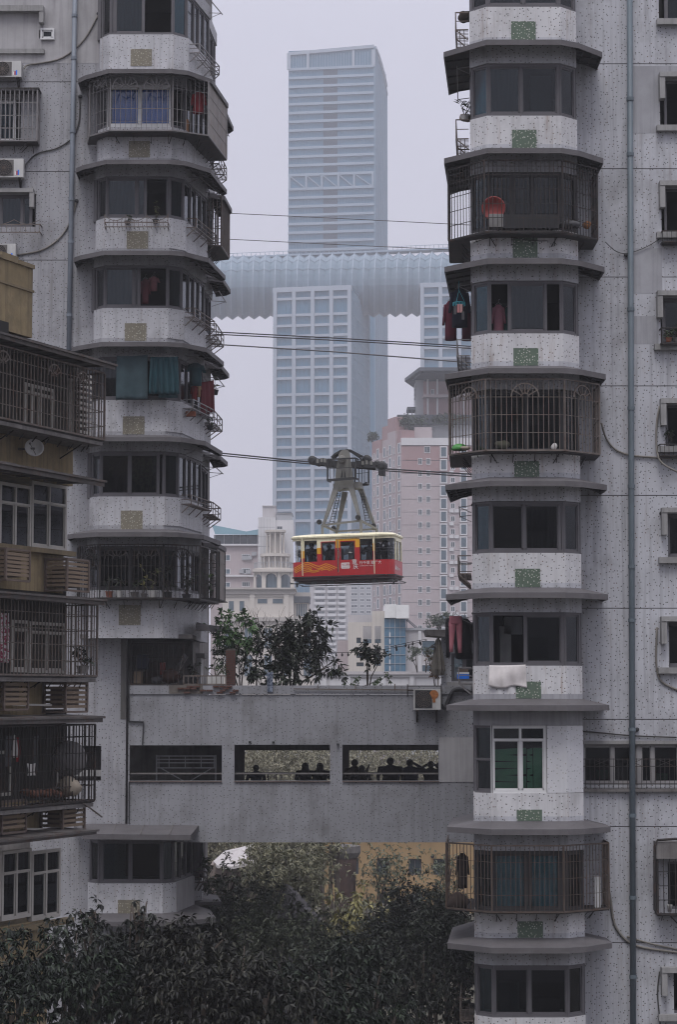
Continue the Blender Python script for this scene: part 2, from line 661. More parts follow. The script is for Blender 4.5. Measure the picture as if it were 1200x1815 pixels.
# the tall tower behind the sky bridge
t, A, B_, Cc, dd, zt = tower(510, 664, 1006, 1000, 84, 0, 'tallest hazy glass tower rising above the glass sky bridge', 686, 1045, None, None, M['far_glass'])
o0, u, w, n = frame2(A, B_)
Zv = Vector((0, 0, 1))
def fz(py): return PZ(py, 1003)
def fpt(px, py, off=0.0, D=1003):
    s = (PX(px, D, 300) - A[0]) / u.x
    p = o0 + u * s + n * off
    return Vector((p.x, p.y, PZ(py, D)))
band = MB()
band.obox(Vector((0, 0, 0)), u * w, n * .9, Zv * 1.25)
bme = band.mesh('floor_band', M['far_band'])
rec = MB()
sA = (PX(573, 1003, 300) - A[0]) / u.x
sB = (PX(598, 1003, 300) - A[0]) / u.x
rec.obox(u * sA, u * (sB - sA), n * .35, Zv * 2.7)  # stands proud of the face; the recess's shade is in its dark colour
rme = rec.mesh('recess_shade_box', M['far_glass_dk'])
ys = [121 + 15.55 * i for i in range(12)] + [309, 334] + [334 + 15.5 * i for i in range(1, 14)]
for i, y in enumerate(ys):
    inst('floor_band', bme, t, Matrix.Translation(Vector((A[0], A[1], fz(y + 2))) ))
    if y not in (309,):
        inst('recess_shade_box', rme, t, Matrix.Translation(Vector((A[0], A[1], fz(y + 2) - 3.0))))
mu = MB()
k = 0
s = .6
while s < w - .3:
    for (ya, yb) in ((121, 308), (336, 560)):
        mu.bar(o0 + u * s + n * .12 + Zv * fz(yb), o0 + u * s + n * .12 + Zv * fz(ya), .22, .3, up=n, caps=False)
    s += 1.5
mu.build('mullion', M['far_side'], t)['kind'] = 'stuff'
cr = MB()
for px in (511.5, 546, 627, 662.5):
    cr.bar(fpt(px, 121, .5), fpt(px, 92, .5), 1.1 if px in (546, 627) else 1.6, 1.1, up=n)
cr.bar(fpt(510.5, 93, .5), fpt(663.5, 86, .5), .9, 1.6)
cr.build('crown_frame', M['far_band_lt'], t)
cg = MB()
s = 1.0
while s < w:
    cg.bar(o0 + u * s + n * .2 + Zv * fz(120), o0 + u * s + n * .2 + Zv * fz(95), .18, .2, up=n, caps=False)
    s += 1.3
cg.build('crown_mullion', M['far_band'], t)['kind'] = 'stuff'
tr = MB()
xs = [513, 543, 571, 600, 628, 661]
for i, px in enumerate(xs):
    tr.bar(fpt(px, 334, .6), fpt(px, 309, .6), .9, .9, up=n)
    if i < 5:
        tr.bar(fpt(px + 2, 311, .6), fpt(xs[i + 1] - 2, 332, .6), .45, .45, up=n)
tr.build('belt_truss', M['far_band'], t)
mid = Vector((B_[0], B_[1], 0))
sv = (Vector((Cc[0], Cc[1], 0)) - mid)
ns = Vector((sv.y, -sv.x, 0)).normalized()
sf = MB()
for i in range(24):
    q = mid + sv * (i / 23)
    top = zt - (max(0, i - 6) / 17) ** 1.8 * 7.5
    sf.bar(q + ns * .3 + Zv * 0, q + ns * .3 + Zv * top, .5 if i % 4 else 1.1, .6, up=ns, caps=False)
sf.build('side_fin', M['far_fin'], t)['kind'] = 'stuff'
ar = MB()
pts = []
for i in range(12):
    f = .25 + .75 * i / 11
    pts.append(mid + sv * f + ns * .5 + Zv * (zt - 1 - f ** 2.2 * 9.5))
ar.path(pts, .9, .9)
pts = [mid + sv * .02 + ns * .5 + Zv * (zt + .3)] + [mid + sv * (.1 + .85 * i / 8) + ns * .5 + Zv * (zt + .3 - (i / 8) ** 2 * 7) for i in range(9)]
ar.path(pts, 1.2, 1.2)
ar.build('curved_side_crown', M['far_band_lt'], t)

def grid_tower(px0, px1, D0, D1, ytop, label, sidepx, sideD, cols, y0, dy, nrow, tall):
    t, A, B_, Cc, dd, zt = tower(px0, px1, D0, D1, ytop, 0, label, sidepx, sideD, None, None, M['far_glass'])
    o0, u, w, n = frame2(A, B_)
    bm_ = MB()
    bm_.obox(Vector((0, 0, 0)), u * w, n * 1.0, Zv * 1.05)
    me = bm_.mesh('floor_beam', M['far_band_lt'])
    zs = []
    y = y0
    for i in range(nrow):
        inst('floor_beam', me, t, Matrix.Translation(Vector((A[0], A[1], PZ(y, D0) - .5))))
        zs.append(PZ(y, D0))
        y += dy * (1.55 if i in tall else 1.0)
    h = zt
    cm = MB()
    cm.obox(-u * .75, u * 1.5, n * 1.3, Zv * h)
    cme = cm.mesh('column', M['far_band_lt'])
    for px in cols:
        s_ = (PX(px, (D0 + D1) / 2, 900) - A[0]) / u.x
        inst('column', cme, t, Matrix.Translation(Vector((A[0], A[1], 0)) + u * s_))
    mm = MB()
    s_ = .9
    while s_ < w:
        mm.bar(o0 + u * s_ + n * .1, o0 + u * s_ + n * .1 + Zv * (zt - 1), .16, .25, up=n, caps=False)
        s_ += 1.9
    mm.build('mullion', M['far_side'], t)['kind'] = 'stuff'
    top = MB()
    top.obox(o0 + n * 1.2 - u * .6 + Zv * (zt - .8), u * (w + 1.2), -n * 3, Zv * 2.0)
    top.build('roof_edge', M['far_band_lt'], t)
    mid = Vector((B_[0], B_[1], 0))
    sv = Vector((Cc[0], Cc[1], 0)) - mid
    ns = Vector((sv.y, -sv.x, 0)).normalized()
    sf = MB()
    for i in range(15):
        q = mid + sv * ((i + .3) / 15)
        sf.bar(q + ns * .3, q + ns * .3 + Zv * (zt - (i / 15) * 3), .45, .7, up=ns, caps=False)
    sf.build('side_fin', M['far_fin'], t)['kind'] = 'stuff'
    sb = MB()
    for z in zs:
        sb.bar(mid + ns * .2 + Zv * z, mid + sv + ns * .2 + Zv * z, .35, .7, caps=False)
    sb.build('side_floor_line', M['far_side'], t)['kind'] = 'stuff'
    return t
grid_tower(486, 621, 862, 856, 511, 'lower gridded glass tower under the glass sky bridge, behind the cable car', 655, 900, [487, 521, 554.5, 588, 620], 513, 18.6, 24, (1, 8, 21))
grid_tower(749, 880, 872, 868, 504, 'hazy gridded glass tower beside the right apartment tower edge', 905, 900, [750.5, 783, 816, 850, 879], 506, 18.6, 14, ())

# the glass sky bridge lying across the towers
sb = thing('sky_bridge', 'long pleated glass tube lying across the hazy towers', 'sky bridge', (0, 885, PZ(560, 885)))
Dc = 886
def tube_pt(px, phi, tri):
    f = (px - 340) / 560
    yc = 511 - 9 * f
    Rv = 12.6 + tri
    x = PX(px, Dc, 511)
    z = PZ(yc, Dc)
    lean = 2.2 * f * max(0, math.sin(phi)) ** 2
    return Vector((x + lean, Dc - Rv * 1.02 * math.cos(phi), z + Rv * .98 * math.sin(phi)))
np_ = 44
ub, lb = MB(), MB()
cols_ = []
for i in range(2 * np_ + 1):
    px = 170 + 850 * i / (2 * np_)
    tri = 1.25 if i % 2 else -.35
    cols_.append([tube_pt(px, -math.pi * .62 + j * math.pi * 1.24 / 20, tri) for j in range(21)])
for i in range(2 * np_):
    for j in range(20):
        (lb if j < 9 else ub).poly([cols_[i][j], cols_[i + 1][j], cols_[i + 1][j + 1], cols_[i][j + 1]])
M['tube_glass'] = pbr('tube_glass', (.17, .245, .305), .3, .0, var=.12, scale=.1, spec=.4)
M['tube_under'] = pbr('tube_cladding', (.13, .195, .25), .4, .0, var=.1, scale=.1, spec=.5)
ub.build('glass_pleats', M['tube_glass'], sb)
lb.build('underside_pleats', M['tube_under'], sb)
rib = MB()
for i in range(0, 2 * np_ + 1):
    if i % 2:
        rib.path([cols_[i][j] + Vector((0, -.15, 0)) for j in range(4, 21)], .35, .35)
for j in (12, 14, 16):
    rib.path([cols_[i][j] + Vector((0, -.12, .02)) for i in range(2 * np_ + 1)], .2, .2)
rib.build('glass_rib', M['far_band'], sb)['kind'] = 'stuff'
inner = MB()
ip = [(Dc - 9 * math.cos(a), 9 * math.sin(a)) for a in [math.pi * 2 * k / 12 for k in range(12)]]
x0, x1 = PX(170, Dc), PX(1020, Dc)
za, zb = PZ(511, Dc), PZ(502, Dc)
inner.add([(x0, p[0], za + p[1]) for p in ip] + [(x1, p[0], zb + p[1]) for p in ip], [(i, (i + 1) % 12, 12 + (i + 1) % 12, 12 + i) for i in range(12)])
inner.build('inner_tube', M['tube_under'], sb)
dk = MB()
pA, pB = P(170, 469, Dc + 2), P(1020, 433, Dc + 2)
dk.bar(pA, pB, 6, .7)
for i in range(106):
    q = pA.lerp(pB, i / 105)
    dk.bar(q + Vector((0, -2, 0)), q + Vector((0, -2, 2.0)), .22, .22)
dk.bar(pA + Vector((0, -2, 1.9)), pB + Vector((0, -2, 1.9)), .2)
dk.build('roof_walkway', M['far_band'], sb)

# ------------------------------------------------------------------ middle-distance buildings
M['pink'] = pbr('pink_tiles', (.34, .225, .225), .7, var=.08, scale=.15, streak=.12)
M['palepink'] = pbr('pale_pink_tiles', (.43, .37, .375), .7, var=.06, scale=.15, streak=.15)
M['cream'] = pbr('cream_render', (.56, .52, .47), .8, var=.06, scale=.2, streak=.15)
M['cream_dk'] = pbr('dark_cream_trim', (.42, .39, .36), .8, var=.08, scale=.2, streak=.15)  # darker cream for cornices, pilasters and cupola drums
M['paleblk'] = pbr('pale_block_wall', (.47, .45, .455), .8, var=.06, scale=.2, streak=.15)
M['whitefar'] = pbr('white_cladding', (.60, .595, .605), .6, var=.05, scale=.1, streak=.1)
M['greyfar'] = pbr('grey_cladding', (.36, .37, .39), .6, var=.06, scale=.1, streak=.1)
M['pane_far'] = pbr('far_window_pane', (.05, .07, .085), .15, 0, var=.3, scale=.3, spec=.6)
M['pane_blue'] = pbr('blue_window_pane', (.07, .11, .14), .15, 0, var=.2, scale=.3, spec=.6)
M['roof_dk'] = pbr('dark_roof', (.075, .085, .10), .7, var=.2, scale=.3)
M['roof_blue'] = pbr('blue_roof', (.22, .38, .45), .5, var=.08, scale=.2)

def winmesh(w, h, u, n, frame=.12, bars=1, mats=None, name='window', sill=False):
    """a small far window: proud frame, recessed pane; origin at lower left on the wall face"""
    b = MB()
    b.mi = 0
    b.obox(u * 0, u * w, n * .08, Zv * frame)
    b.obox(Zv * (h - frame), u * w, n * .08, Zv * frame)
    b.obox(Zv * frame, u * frame, n * .08, Zv * (h - 2 * frame))
    b.obox(u * (w - frame) + Zv * frame, u * frame, n * .08, Zv * (h - 2 * frame))
    for i in range(bars):
        b.obox(u * (w * (i + 1) / (bars + 1) - frame * .3) + Zv * frame, u * frame * .6, n * .06, Zv * (h - 2 * frame))
    if sill:
        b.obox(-u * .1 - Zv * .12, u * (w + .2), n * .25, Zv * .1)
    b.mi = 1
    b.obox(u * frame + Zv * frame, u * (w - 2 * frame), n * .03, Zv * (h - 2 * frame))
    return b.mesh(name, mats or [M['whitefar'], M['pane_far']])

def far_win(t, px0, px1, py0, py1, D, off=.0, mats=None, bars=1, frame=.12, cache={}):
    """window on a wall that faces the camera at distance D"""
    a, b = P(px0, py1, D), P(px1, py0, D)
    w, h = b.x - a.x, b.z - a.z
    key = (round(w, 1), round(h, 1), bars, frame, tuple(m.name for m in mats) if mats else None)
    if key not in cache:
        cache[key] = winmesh(w, h, Vector((1, 0, 0)), Vector((0, -1, 0)), frame, bars, mats)
    return inst('window', cache[key], t, Matrix.Translation(Vector((a.x, D - off, a.z))))

def fbox(mb, px0, px1, py0, py1, D, depth, zbot=None):
    """box whose front face fills the pixel rectangle at distance D"""
    a, b = P(px0, py1, D), P(px1, py0, D)
    return mb.box(a.x, b.x, D, D + depth, a.z if zbot is None else zbot, b.z)

# pink high-rise
pk = thing('apartment_block', 'tall pink topped apartment block behind the cable car, with dark roof pavilion', 'apartment block', (P(780, 900, 450).x, 455, 0))
a, b = P(712, 900, 450), P(870, 900, 450)
c = P(662, 900, 466)
core = MB()
core.prism([(a.x + .3, 450.3), (b.x, 450.3), (b.x, 475), (c.x + 9, 475), (c.x + .25, 466.2)], 0, PZ(785, 450) - .5)
core.build('core', M['greyfar'], pk)
cbk = MB()
rows = [(790, 815.5, 'pink'), (816.5, 838.5, 'pink')] + [(839.5 + 22.85 * i, 839.5 + 22.85 * (i + 1) - .8, 'palepink') for i in range(18)]
for (y0, y1, m) in rows:
    mb = MB()
    fbox(mb, 712, 870, y0, y1, 450, .6)
    mb.build('wall_panel', M[m], pk)
mb = MB()
fbox(mb, 711, 872, 776, 789, 449.8, 5)
mb.build('parapet', M['whitefar'], pk)
far_win(pk, 752, 763, 789 + 2, 803 , 450)
y = 812
for i in range(20):
    for px in (741, 755.5):
        far_win(pk, px, px + 8, y, y + 11.5, 450, bars=1, frame=.14)
    y += 22.85 if i else 21.5
    
for px, w_ in ((780, 13), (815.5, 13)):
    y = 791
    for i in range(19):
        far_win(pk, px, px + w_, y, y + 20.5, 450, off=.25, mats=[M['whitefar'], M['pane_blue']], bars=0, frame=.25)
        y += 22.85
acm = MB().box(0, .9, -.35, 0, 0, .7).mesh('air_conditioner', M['whitefar'])
y = 823
for i in range(16):
    far_win(pk, 799, 807, y, y + 10, 450, bars=1)
    for px in ((797, 806) if i % 2 else (797,)):
        inst('air_conditioner', acm, pk, Matrix.Translation(P(px, y + 17, 450)))
    y += 22.85
# the receding left face with its columns of glazed bays
La, Lb = Vector((a.x, 450, 0)), Vector((c.x, 466, 0))
lu = (Lb - La).normalized()
ln = Vector((lu.y, -lu.x, 0))
if ln.y > 0:
    ln = -ln
LW = (Lb - La).length
ztp = PZ(736, 450)
for (s0, s1, ztop, dep) in ((0.0, 2.6, PZ(762, 450), .0), (2.6, 7.2, ztp, .35), (7.2, 11.6, PZ(738, 450) - 1.0, 0), (11.6, LW, PZ(768, 450), .35)):
    mb = MB()
    mb.obox(La + lu * s0 + ln * dep, lu * (s1 - s0), -ln * 3, Zv * (ztop - 3))
    mb.build('side_bay', M['palepink'], pk)
    mb = MB()
    mb.obox(La + lu * s0 + ln * dep + Zv * (ztop - 3), lu * (s1 - s0), -ln * 3, Zv * 3)
    mb.build('side_bay_top', M['pink'], pk)
sw = winmesh(1.5, 2.3, lu, ln, .22, 0, [M['whitefar'], M['pane_blue']])
sw2 = winmesh(.9, 1.5, lu, ln, .14, 1)
for i in range(21):
    z = PZ(791, 450) - 2.73 * i - 2.4 + 1.0
    for (s0, dep, me) in ((.5, 0, sw), (3.0, .35, sw2), (4.9, .35, sw), (7.7, 0, sw2), (9.3, 0, sw), (12.4, .35, sw), (15.0, .35, sw2)):
        if s0 < LW - 1.4:
            inst('window', me, pk, Matrix.Translation(La + lu * s0 + ln * (dep + .02) + Zv * z))
# roof garden, pavilion
rt = MB()
fbox(rt, 708, 850, 752, 778, 455, 12)
rt.build('roof_storey', M['greyfar'], pk)
rt = MB()
fbox(rt, 704, 860, 735, 752, 454, 14)
rt.build('roof_garden_box', M['roof_dk'], pk)
rt = MB()
fbox(rt, 735, 766, 757, 776, 452, 3)
rt.build('roof_hut', M['palepink'], pk)
rt = MB()
fbox(rt, 751, 860, 676, 736, 458, 10)
rt.build('pavilion_wall', M['pink'], pk)
rt = MB()
fbox(rt, 737, 752, 670, 736, 459, 10)
fbox(rt, 735, 737.5, 683, 688, 459, 4); fbox(rt, 735, 737.5, 692, 697, 459, 4); fbox(rt, 735, 737.5, 701, 705, 459, 4)
rt.build('pavilion_stair', M['greyfar'], pk)
rt = MB()
fbox(rt, 752, 860, 651, 676, 462, 8)
rt.build('pavilion_storey', M['pane_far'], pk)
for px in (757, 774, 797, 820):
    rt = MB()
    fbox(rt, px, px + 3, 651, 736, 457.5, .6)
    rt.build('column', M['whitefar'], pk)
rt = MB()
fbox(rt, 750, 860, 699, 704, 456, 3)
rt.build('pavilion_ledge', M['palepink'], pk)
rf = MB()
zr = PZ(651, 448)
rf.prism([(17.2, 448), (36, 448), (36, 476), (17.5, 476), (14.6, 464)], zr - .7, zr)
rf.prism([(17.8, 449), (36, 449), (36, 475), (18, 475), (15.6, 464)], zr - 1.1, zr - .7)
rf.build('pavilion_roof', M['roof_dk'], pk)
far_win(pk, 764, 770, 690, 699, 457.95)
rt = MB()
fbox(rt, 722, 737, 721, 726, 455, 6)
fbox(rt, 722.5, 724, 726, 735, 455, .3); fbox(rt, 730, 731.5, 726, 735, 455, .3)
rt.build('roof_pergola', M['roof_dk'], pk)

# hazy flats below the cable car
fl = thing('apartment_block', 'far pale block of flats with rows of rounded balconies, under the cable car', 'apartment block', (P(585, 900, 800).x, 805, 0))
mb = MB()
fbox(mb, 549, 622, 1000, 1180, 800, 14, 0)
mb.build('wall', M['paleblk'], fl)
y = 1006
bal = MB()
a = P(556, 1010, 799.6)
for (p0, p1) in ((557, 577), (580, 596), (599, 613)):
    q0, q1 = PX(p0, 800), PX(p1, 800)
    bal.box(q0 - a.x, q1 - a.x, -1.6, 0, 0, 1.0)
bal = bal.mesh('balcony_row', M['whitefar'])
for i in range(16):
    inst('balcony_row', bal, fl, Matrix.Translation(Vector((a.x, 800, PZ(y + 4, 800)))))
    for (p0, p1) in ((559, 575), (582, 594), (601, 611)):
        far_win(fl, p0, p1, y - 5, y, 800, bars=2, frame=.15, mats=[M['greyfar'], M['pane_far']])
    y += 10.3
f2 = thing('apartment_block', 'far grey block of flats with dark window rows, between pink block and pale flats', 'apartment block', (P(640, 900, 830).x, 835, 0))
mb = MB()
fbox(mb, 619, 662, 1015, 1180, 830, 14, 0)
mb.build('wall', M['greyfar'], f2)
y = 1019
for i in range(15):
    for (p0, p1) in ((622, 634), (638, 646), (649, 658)):
        far_win(f2, p0, p1, y, y + 5.5, 830, bars=1, frame=.2)
    y += 10.5

# cream building with a round cupola
cb = thing('classical_building', 'cream building with arched windows and round columned cupola, left of cable car', 'building', (P(470, 900, 400).x, 408, 0))
def part(name, mat, *boxes, t=cb, D=400):
    mb = MB()
    for bx in boxes:
        x0, x1, y0, y1 = bx[:4]
        dz = bx[4] if len(bx) > 4 else 0
        dep = bx[5] if len(bx) > 5 else 6
        fbox(mb, x0, x1, y0, y1, D + dz, dep)
    return mb.build(name, mat, t)
part('rear_wing', M['palepink'], (372, 458, 966, 1300, 6, 10))
part('floor_cornice', M['whitefar'], (372, 459, 1019, 1022, 5.3, 3))
part('floor_cornice', M['whitefar'], (372, 459, 964, 967, 5.3, 3))
part('terrace_storey', M['pane_far'], (379, 457, 948, 965, 7, 8))
for px in (380, 396, 412, 425, 438, 455):
    part('terrace_post', M['greyfar'], (px, px + 1, 948, 965, 6.8, .4))
rf = MB()
zf = lambda p, y, d=405: P(p, y, d)
rf.add([zf(375, 930), zf(436, 942), zf(458, 938), zf(458, 948), zf(381, 947), zf(375, 930, 416), zf(436, 942, 416), zf(458, 938, 416), zf(458, 948, 416), zf(381, 947, 416)],
       [(0, 4, 3, 2, 1), (0, 1, 6, 5), (1, 2, 7, 6), (4, 0, 5, 9)])
rf.build('blue_roof', M['roof_blue'], cb)
for (y0, y1) in ((983, 994), (1008, 1018), (1032, 1041)):
    far_win(cb, 380, 408, y0, y1, 406, bars=3, mats=[M['whitefar'], M['pane_blue']])
    far_win(cb, 428, 443, y0 - 1, y1 - 1, 406, bars=3, mats=[M['whitefar'], M['pane_far']])
acm2 = MB().box(0, .9, -.4, 0, 0, .7).mesh('air_conditioner', M['greyfar'])
for (px, py) in ((430, 992), (438, 992), (424, 1016), (436, 1017), (446, 985)):
    inst('air_conditioner', acm2, cb, Matrix.Translation(P(px, py, 405.95)))
part('tower_shaft', M['whitefar'], (457, 488, 917, 1060, 4, 12))
part('tower_top', M['paleblk'], (465, 488.5, 897, 917.4, 6, 9), (464.5, 489, 896, 897.6, 5.8, 9.4))
part('tower_side', M['whitefar'], (487, 520, 922, 1060, 4.5, 12))
part('tower_railing', M['greyfar'], (489, 518, 909, 922, 5, .5), (489, 518, 909, 910, 4.8, 8))
far_win(cb, 490, 501, 932, 939, 404.5, bars=1, mats=[M['whitefar'], M['pane_far']])
jm = MB()
for yy in (934, 951, 968):
    fbox(jm, 457, 487, yy, yy + .8, 403.97, .1)
for xx in (462, 467.5, 473, 478.5, 484):
    fbox(jm, xx, xx + .5, 917, 1000, 403.96, .1)
jm.build('panel_joint', M['greyfar'], cb)
def drum(name, mat, px, r, y0, y1, D=402, n=20):
    c = P(px, y1, D)
    h = PZ(y0, D) - c.z
    return MB().lathe([(r, 0), (r, h)], (c.x, D, c.z), n).build(name, mat, cb)
cx = 488
drum('cupola_cap', M['cream'], cx, 2.0, 940, 944)
drum('cupola_ceiling', M['cream_dk'], cx, 1.7, 944, 947)
drum('cupola_drum', M['cream_dk'], cx, 1.0, 944, 982)
def ring(name, mat, px, R, y0, y1, n, r, D=402):
    me = MB().lathe([(r * 1.25, 0), (r, .15), (r, PZ(y0, D) - PZ(y1, D))], (0, 0, 0), 8).mesh(name, mat)
    c = P(px, y1, D)
    for i in range(n):
        a_ = 2 * math.pi * (i + .5) / n
        inst(name, me, cb, Matrix.Translation(Vector((c.x + R * math.cos(a_), D + R * math.sin(a_), c.z))))
ring('column', M['cream'], cx, 1.65, 944, 982, 10, .16)
drum('cupola_ledge', M['cream'], cx, 2.9, 982, 987)
drum('cupola_base', M['cream_dk'], cx, 1.9, 987, 1008)
ring('column', M['cream'], cx, 2.6, 987, 1008, 14, .13)
drum('lower_ledge', M['cream'], cx - 2, 3.9, 1008, 1013)
drum('arcade_drum', M['pane_blue'], cx - 3, 3.3, 1013, 1044)
rb = MB()
c0 = P(cx - 3, 1008, 402)
for i in range(40):
    a_ = 2 * math.pi * i / 40
    q = Vector((c0.x + 3.7 * math.cos(a_), 402 + 3.7 * math.sin(a_), c0.z))
    rb.bar(q, q + Vector((0, 0, 1.05)), .09)
    q2 = Vector((c0.x + 3.7 * math.cos(a_ + .157), 402 + 3.7 * math.sin(a_ + .157), c0.z))
    rb.bar(q + Vector((0, 0, 1.05)), q2 + Vector((0, 0, 1.05)), .1)
rb.build('balustrade', M['greyfar'], cb)
# arcade: piers with arched heads
def arch_wall(px0, px1, D):
    mb = MB()
    xs = [(449, 453), (463.5, 471), (491, 498), (514.5, 521)]
    for (p, q) in xs:
        fbox(mb, p, q, 1013, 1044, D, .5)
    for (p, q) in ((453, 463.5), (471, 491), (498, 514.5)):
        x0, x1 = PX(p, D), PX(q, D)
        zs, zt_ = PZ(1026 if q - p > 12 else 1023, D), PZ(1012, D)
        r, xm = (x1 - x0) / 2, (x0 + x1) / 2
        pts = [(xm - r * math.cos(math.pi * i / 10), zs + min(r, zt_ - zs - .2) * math.sin(math.pi * i / 10)) for i in range(11)]
        for (u0, v0), (u1, v1) in zip(pts[:-1], pts[1:]):
            mb.obox((u0, D, v0), (u1 - u0, 0, v1 - v0), (0, .5, 0), (0, 0, .01))
            mb.add([(u0, D, v0), (u1, D, v1), (u1, D, zt_), (u0, D, zt_)], [(0, 1, 2, 3)])
    return mb
arch_wall(449, 521, 398.2).build('arcade', M['cream'], cb)
part('arcade_cornice', M['cream'], (447, 522, 1009, 1013.2, -2.4, 5))
part('podium_cornice', M['cream_dk'], (392, 522, 1044, 1053, -3.4, 12), (390, 524, 1041.5, 1044.5, -4, 13))
part('podium_wall', M['cream'], (394, 520, 1053, 1096, -3, 12))
part('podium_pilaster', M['cream'], (442, 451, 1053, 1096, -3.3, 1), (503, 512, 1053, 1096, -3.3, 1))
part('podium_frieze', M['cream_dk'], (394, 442, 1056, 1057.5, -3.25, .5), (451, 503, 1056, 1057.5, -3.25, .5))
for (x0, x1, y0, y1) in ((405, 414.5, 1065, 1083), (424, 433, 1065, 1083), (456, 474, 1061, 1070), (483, 502, 1061, 1070)):
    far_win(cb, x0, x1, y0, y1, 397, bars=0, frame=.06, mats=[M['cream_dk'], M['pane_blue']])
part('podium_wing', M['cream'], (519.5, 548, 1060, 1300, 1, 8))
part('wing_roof', M['roof_dk'], (521, 549, 1057, 1068, 0, 8))
far_win(cb, 524, 545, 1069, 1094, 401, bars=4, frame=.15, mats=[M['cream'], M['pane_blue']])
part('wing_cornice', M['cream_dk'], (518, 550, 1050, 1058, .4, 8))
part('lower_cornice', M['cream_dk'], (380, 560, 1094, 1101, -4.5, 12))
part('lower_wall', M['cream'], (382, 556, 1101, 1300, -4, 12))
for px in (385, 420, 455, 490, 525):
    part('pilaster', M['cream_dk'], (px, px + 8, 1101, 1260, -4.4, 1))
for px in (397, 432, 467, 502, 537):
    far_win(cb, px, px + 16, 1112, 1150, 396, bars=1, frame=.15, mats=[M['cream_dk'], M['pane_blue']])
    far_win(cb, px, px + 16, 1160, 1200, 396, bars=1, frame=.15, mats=[M['cream_dk'], M['pane_blue']])

# white stepped building behind the roof terrace
wb = thing('stepped_building', 'white stepped building with blue glass stair wall, behind the small terrace tree', 'building', (P(670, 900, 230).x, 235, 0))
def wp(name, mat, *bx):
    return part(name, mat, *bx, t=wb, D=230)
wp('side_wing', M['palepink'], (598, 618, 1135, 1300, 2, 8))
def cut(mb, px0, px1, py0, py1, holes, D, dep):
    xs = sorted({px0, px1, *[h for q in holes for h in q[:2]]})
    ys = sorted({py0, py1, *[h for q in holes for h in q[2:]]})
    for i in range(len(xs) - 1):
        for j in range(len(ys) - 1):
            xm, ym = (xs[i] + xs[i + 1]) / 2, (ys[j] + ys[j + 1]) / 2
            if any(q[0] < xm < q[1] and q[2] < ym < q[3] for q in holes):
                continue
            fbox(mb, xs[i], xs[i + 1], ys[j], ys[j + 1], D, dep)
    return mb
mb = MB()
cut(mb, 617, 659.5, 1103, 1260, [(632, 640, 1130, 1140), (643.5, 658.5, 1110, 1140), (632, 657, 1147, 1153), (632, 645, 1174, 1181), (632, 657, 1157, 1166)], 230, .5)
mb.build('front_wall', M['cream'], wb)
mb = MB()
cut(mb, 659.5, 682, 1083, 1260, [(664.5, 675.5, 1110, 1140), (664.5, 675.5, 1146, 1153), (664.5, 675.5, 1157, 1180)], 229.7, .5)
mb.build('stair_wall', M['cream'], wb)
wp('inner_wall', M['paleblk'], (618, 682, 1090, 1260, 2.5, 6))
wp('wall_body', M['cream'], (617.3, 631, 1103.2, 1260, .6, 8))
wp('window_pane', M['pane_blue'], (632, 640, 1130, 1140, .4, .1), (632, 657, 1147, 1166, .4, .1), (632, 645, 1174, 1181, .4, .1), (664.5, 675.5, 1146, 1180, .4, .1))
wp('loggia_rail', M['pane_blue'], (643.5, 658.5, 1133, 1140, .35, .05), (664.5, 675.5, 1133, 1140, .3, .05))
wp('roof_box', M['white'], (682, 703, 1071, 1095, -1.0, 8), (702.5, 725, 1072, 1096, -1.6, 8))
gl = wp('glass_stair_wall', M['far_side'], (682, 719, 1096, 1260, -.6, 8))
mu = MB()
for px in (690.5, 700, 709.5):
    fbox(mu, px, px + .6, 1096, 1192, 229.3, .1)
for py in (1112, 1128, 1144, 1160, 1176):
    fbox(mu, 682, 719, py, py + .6, 229.32, .1)
mu.build('stair_mullion', M['greyfar'], wb)
mu = MB()
for i in range(6):
    fbox(mu, 690, 692.5, 1121 + 12 * i, 1129 + 12 * i, 229.2, .1)
mu.build('light_strip', M['whitefar'], wb)
wp('right_wing', M['paleblk'], (719, 800, 1117, 1260, .2, 8))
wp('right_wing_coping', M['greyfar'], (719, 800, 1113, 1117, 0, 8))
wp('roof_stair', M['greyfar'], (720, 722, 1098, 1114, 1, .4))
mu = MB()
mu.bar(P(720, 1098, 231), P(738, 1114, 231), .12)
mu.bar(P(722, 1097, 231), P(741, 1113, 231), .08)
mu.build('stair_rail', M['roof_dk'], wb)
wp('wing_pilaster', M['whitefar'], (742, 747, 1118, 1195, 0, 1))
far_win(wb, 748, 772, 1135, 1160, 230.2, bars=0, frame=.06, mats=[M['whitefar'], M['pane_blue']])
far_win(wb, 748, 772, 1178, 1192, 230.2, bars=0, frame=.06, mats=[M['whitefar'], M['pane_blue']])

lw = thing('low_building', 'long low white wall with recessed panels, behind the bridge roof', 'building', (P(690, 900, 180).x, 182, 0))
def lp(name, mat, *bx):
    return part(name, mat, *bx, t=lw, D=180)
lp('wall', M['whitefar'], (560, 800, 1195, 1330, 0, 5))
lp('coping', M['paleblk'], (558, 802, 1190, 1195.5, -.3, 6))
lp('moulding', M['whitefar'], (560, 800, 1197.5, 1199.5, -.15, 1))
for px in (572, 614, 676, 727, 778):
    lp('pilaster', M['whitefar'], (px, px + 7, 1199.5, 1330, -.15, 1))
for p0, p1 in ((582, 612), (624, 674), (686, 725), (737, 776)):
    mb = MB()
    fbox(mb, p0, p1, 1201, 1202, 179.93, .1); fbox(mb, p0, p0 + 1, 1202, 1225, 179.93, .1); fbox(mb, p1 - 1, p1, 1202, 1225, 179.93, .1)
    mb.build('panel_moulding', M['paleblk'], lw)
# ------------------------------------------------------------------ apartment tower kit
V2 = lambda p, z: Vector((p[0], p[1], z))

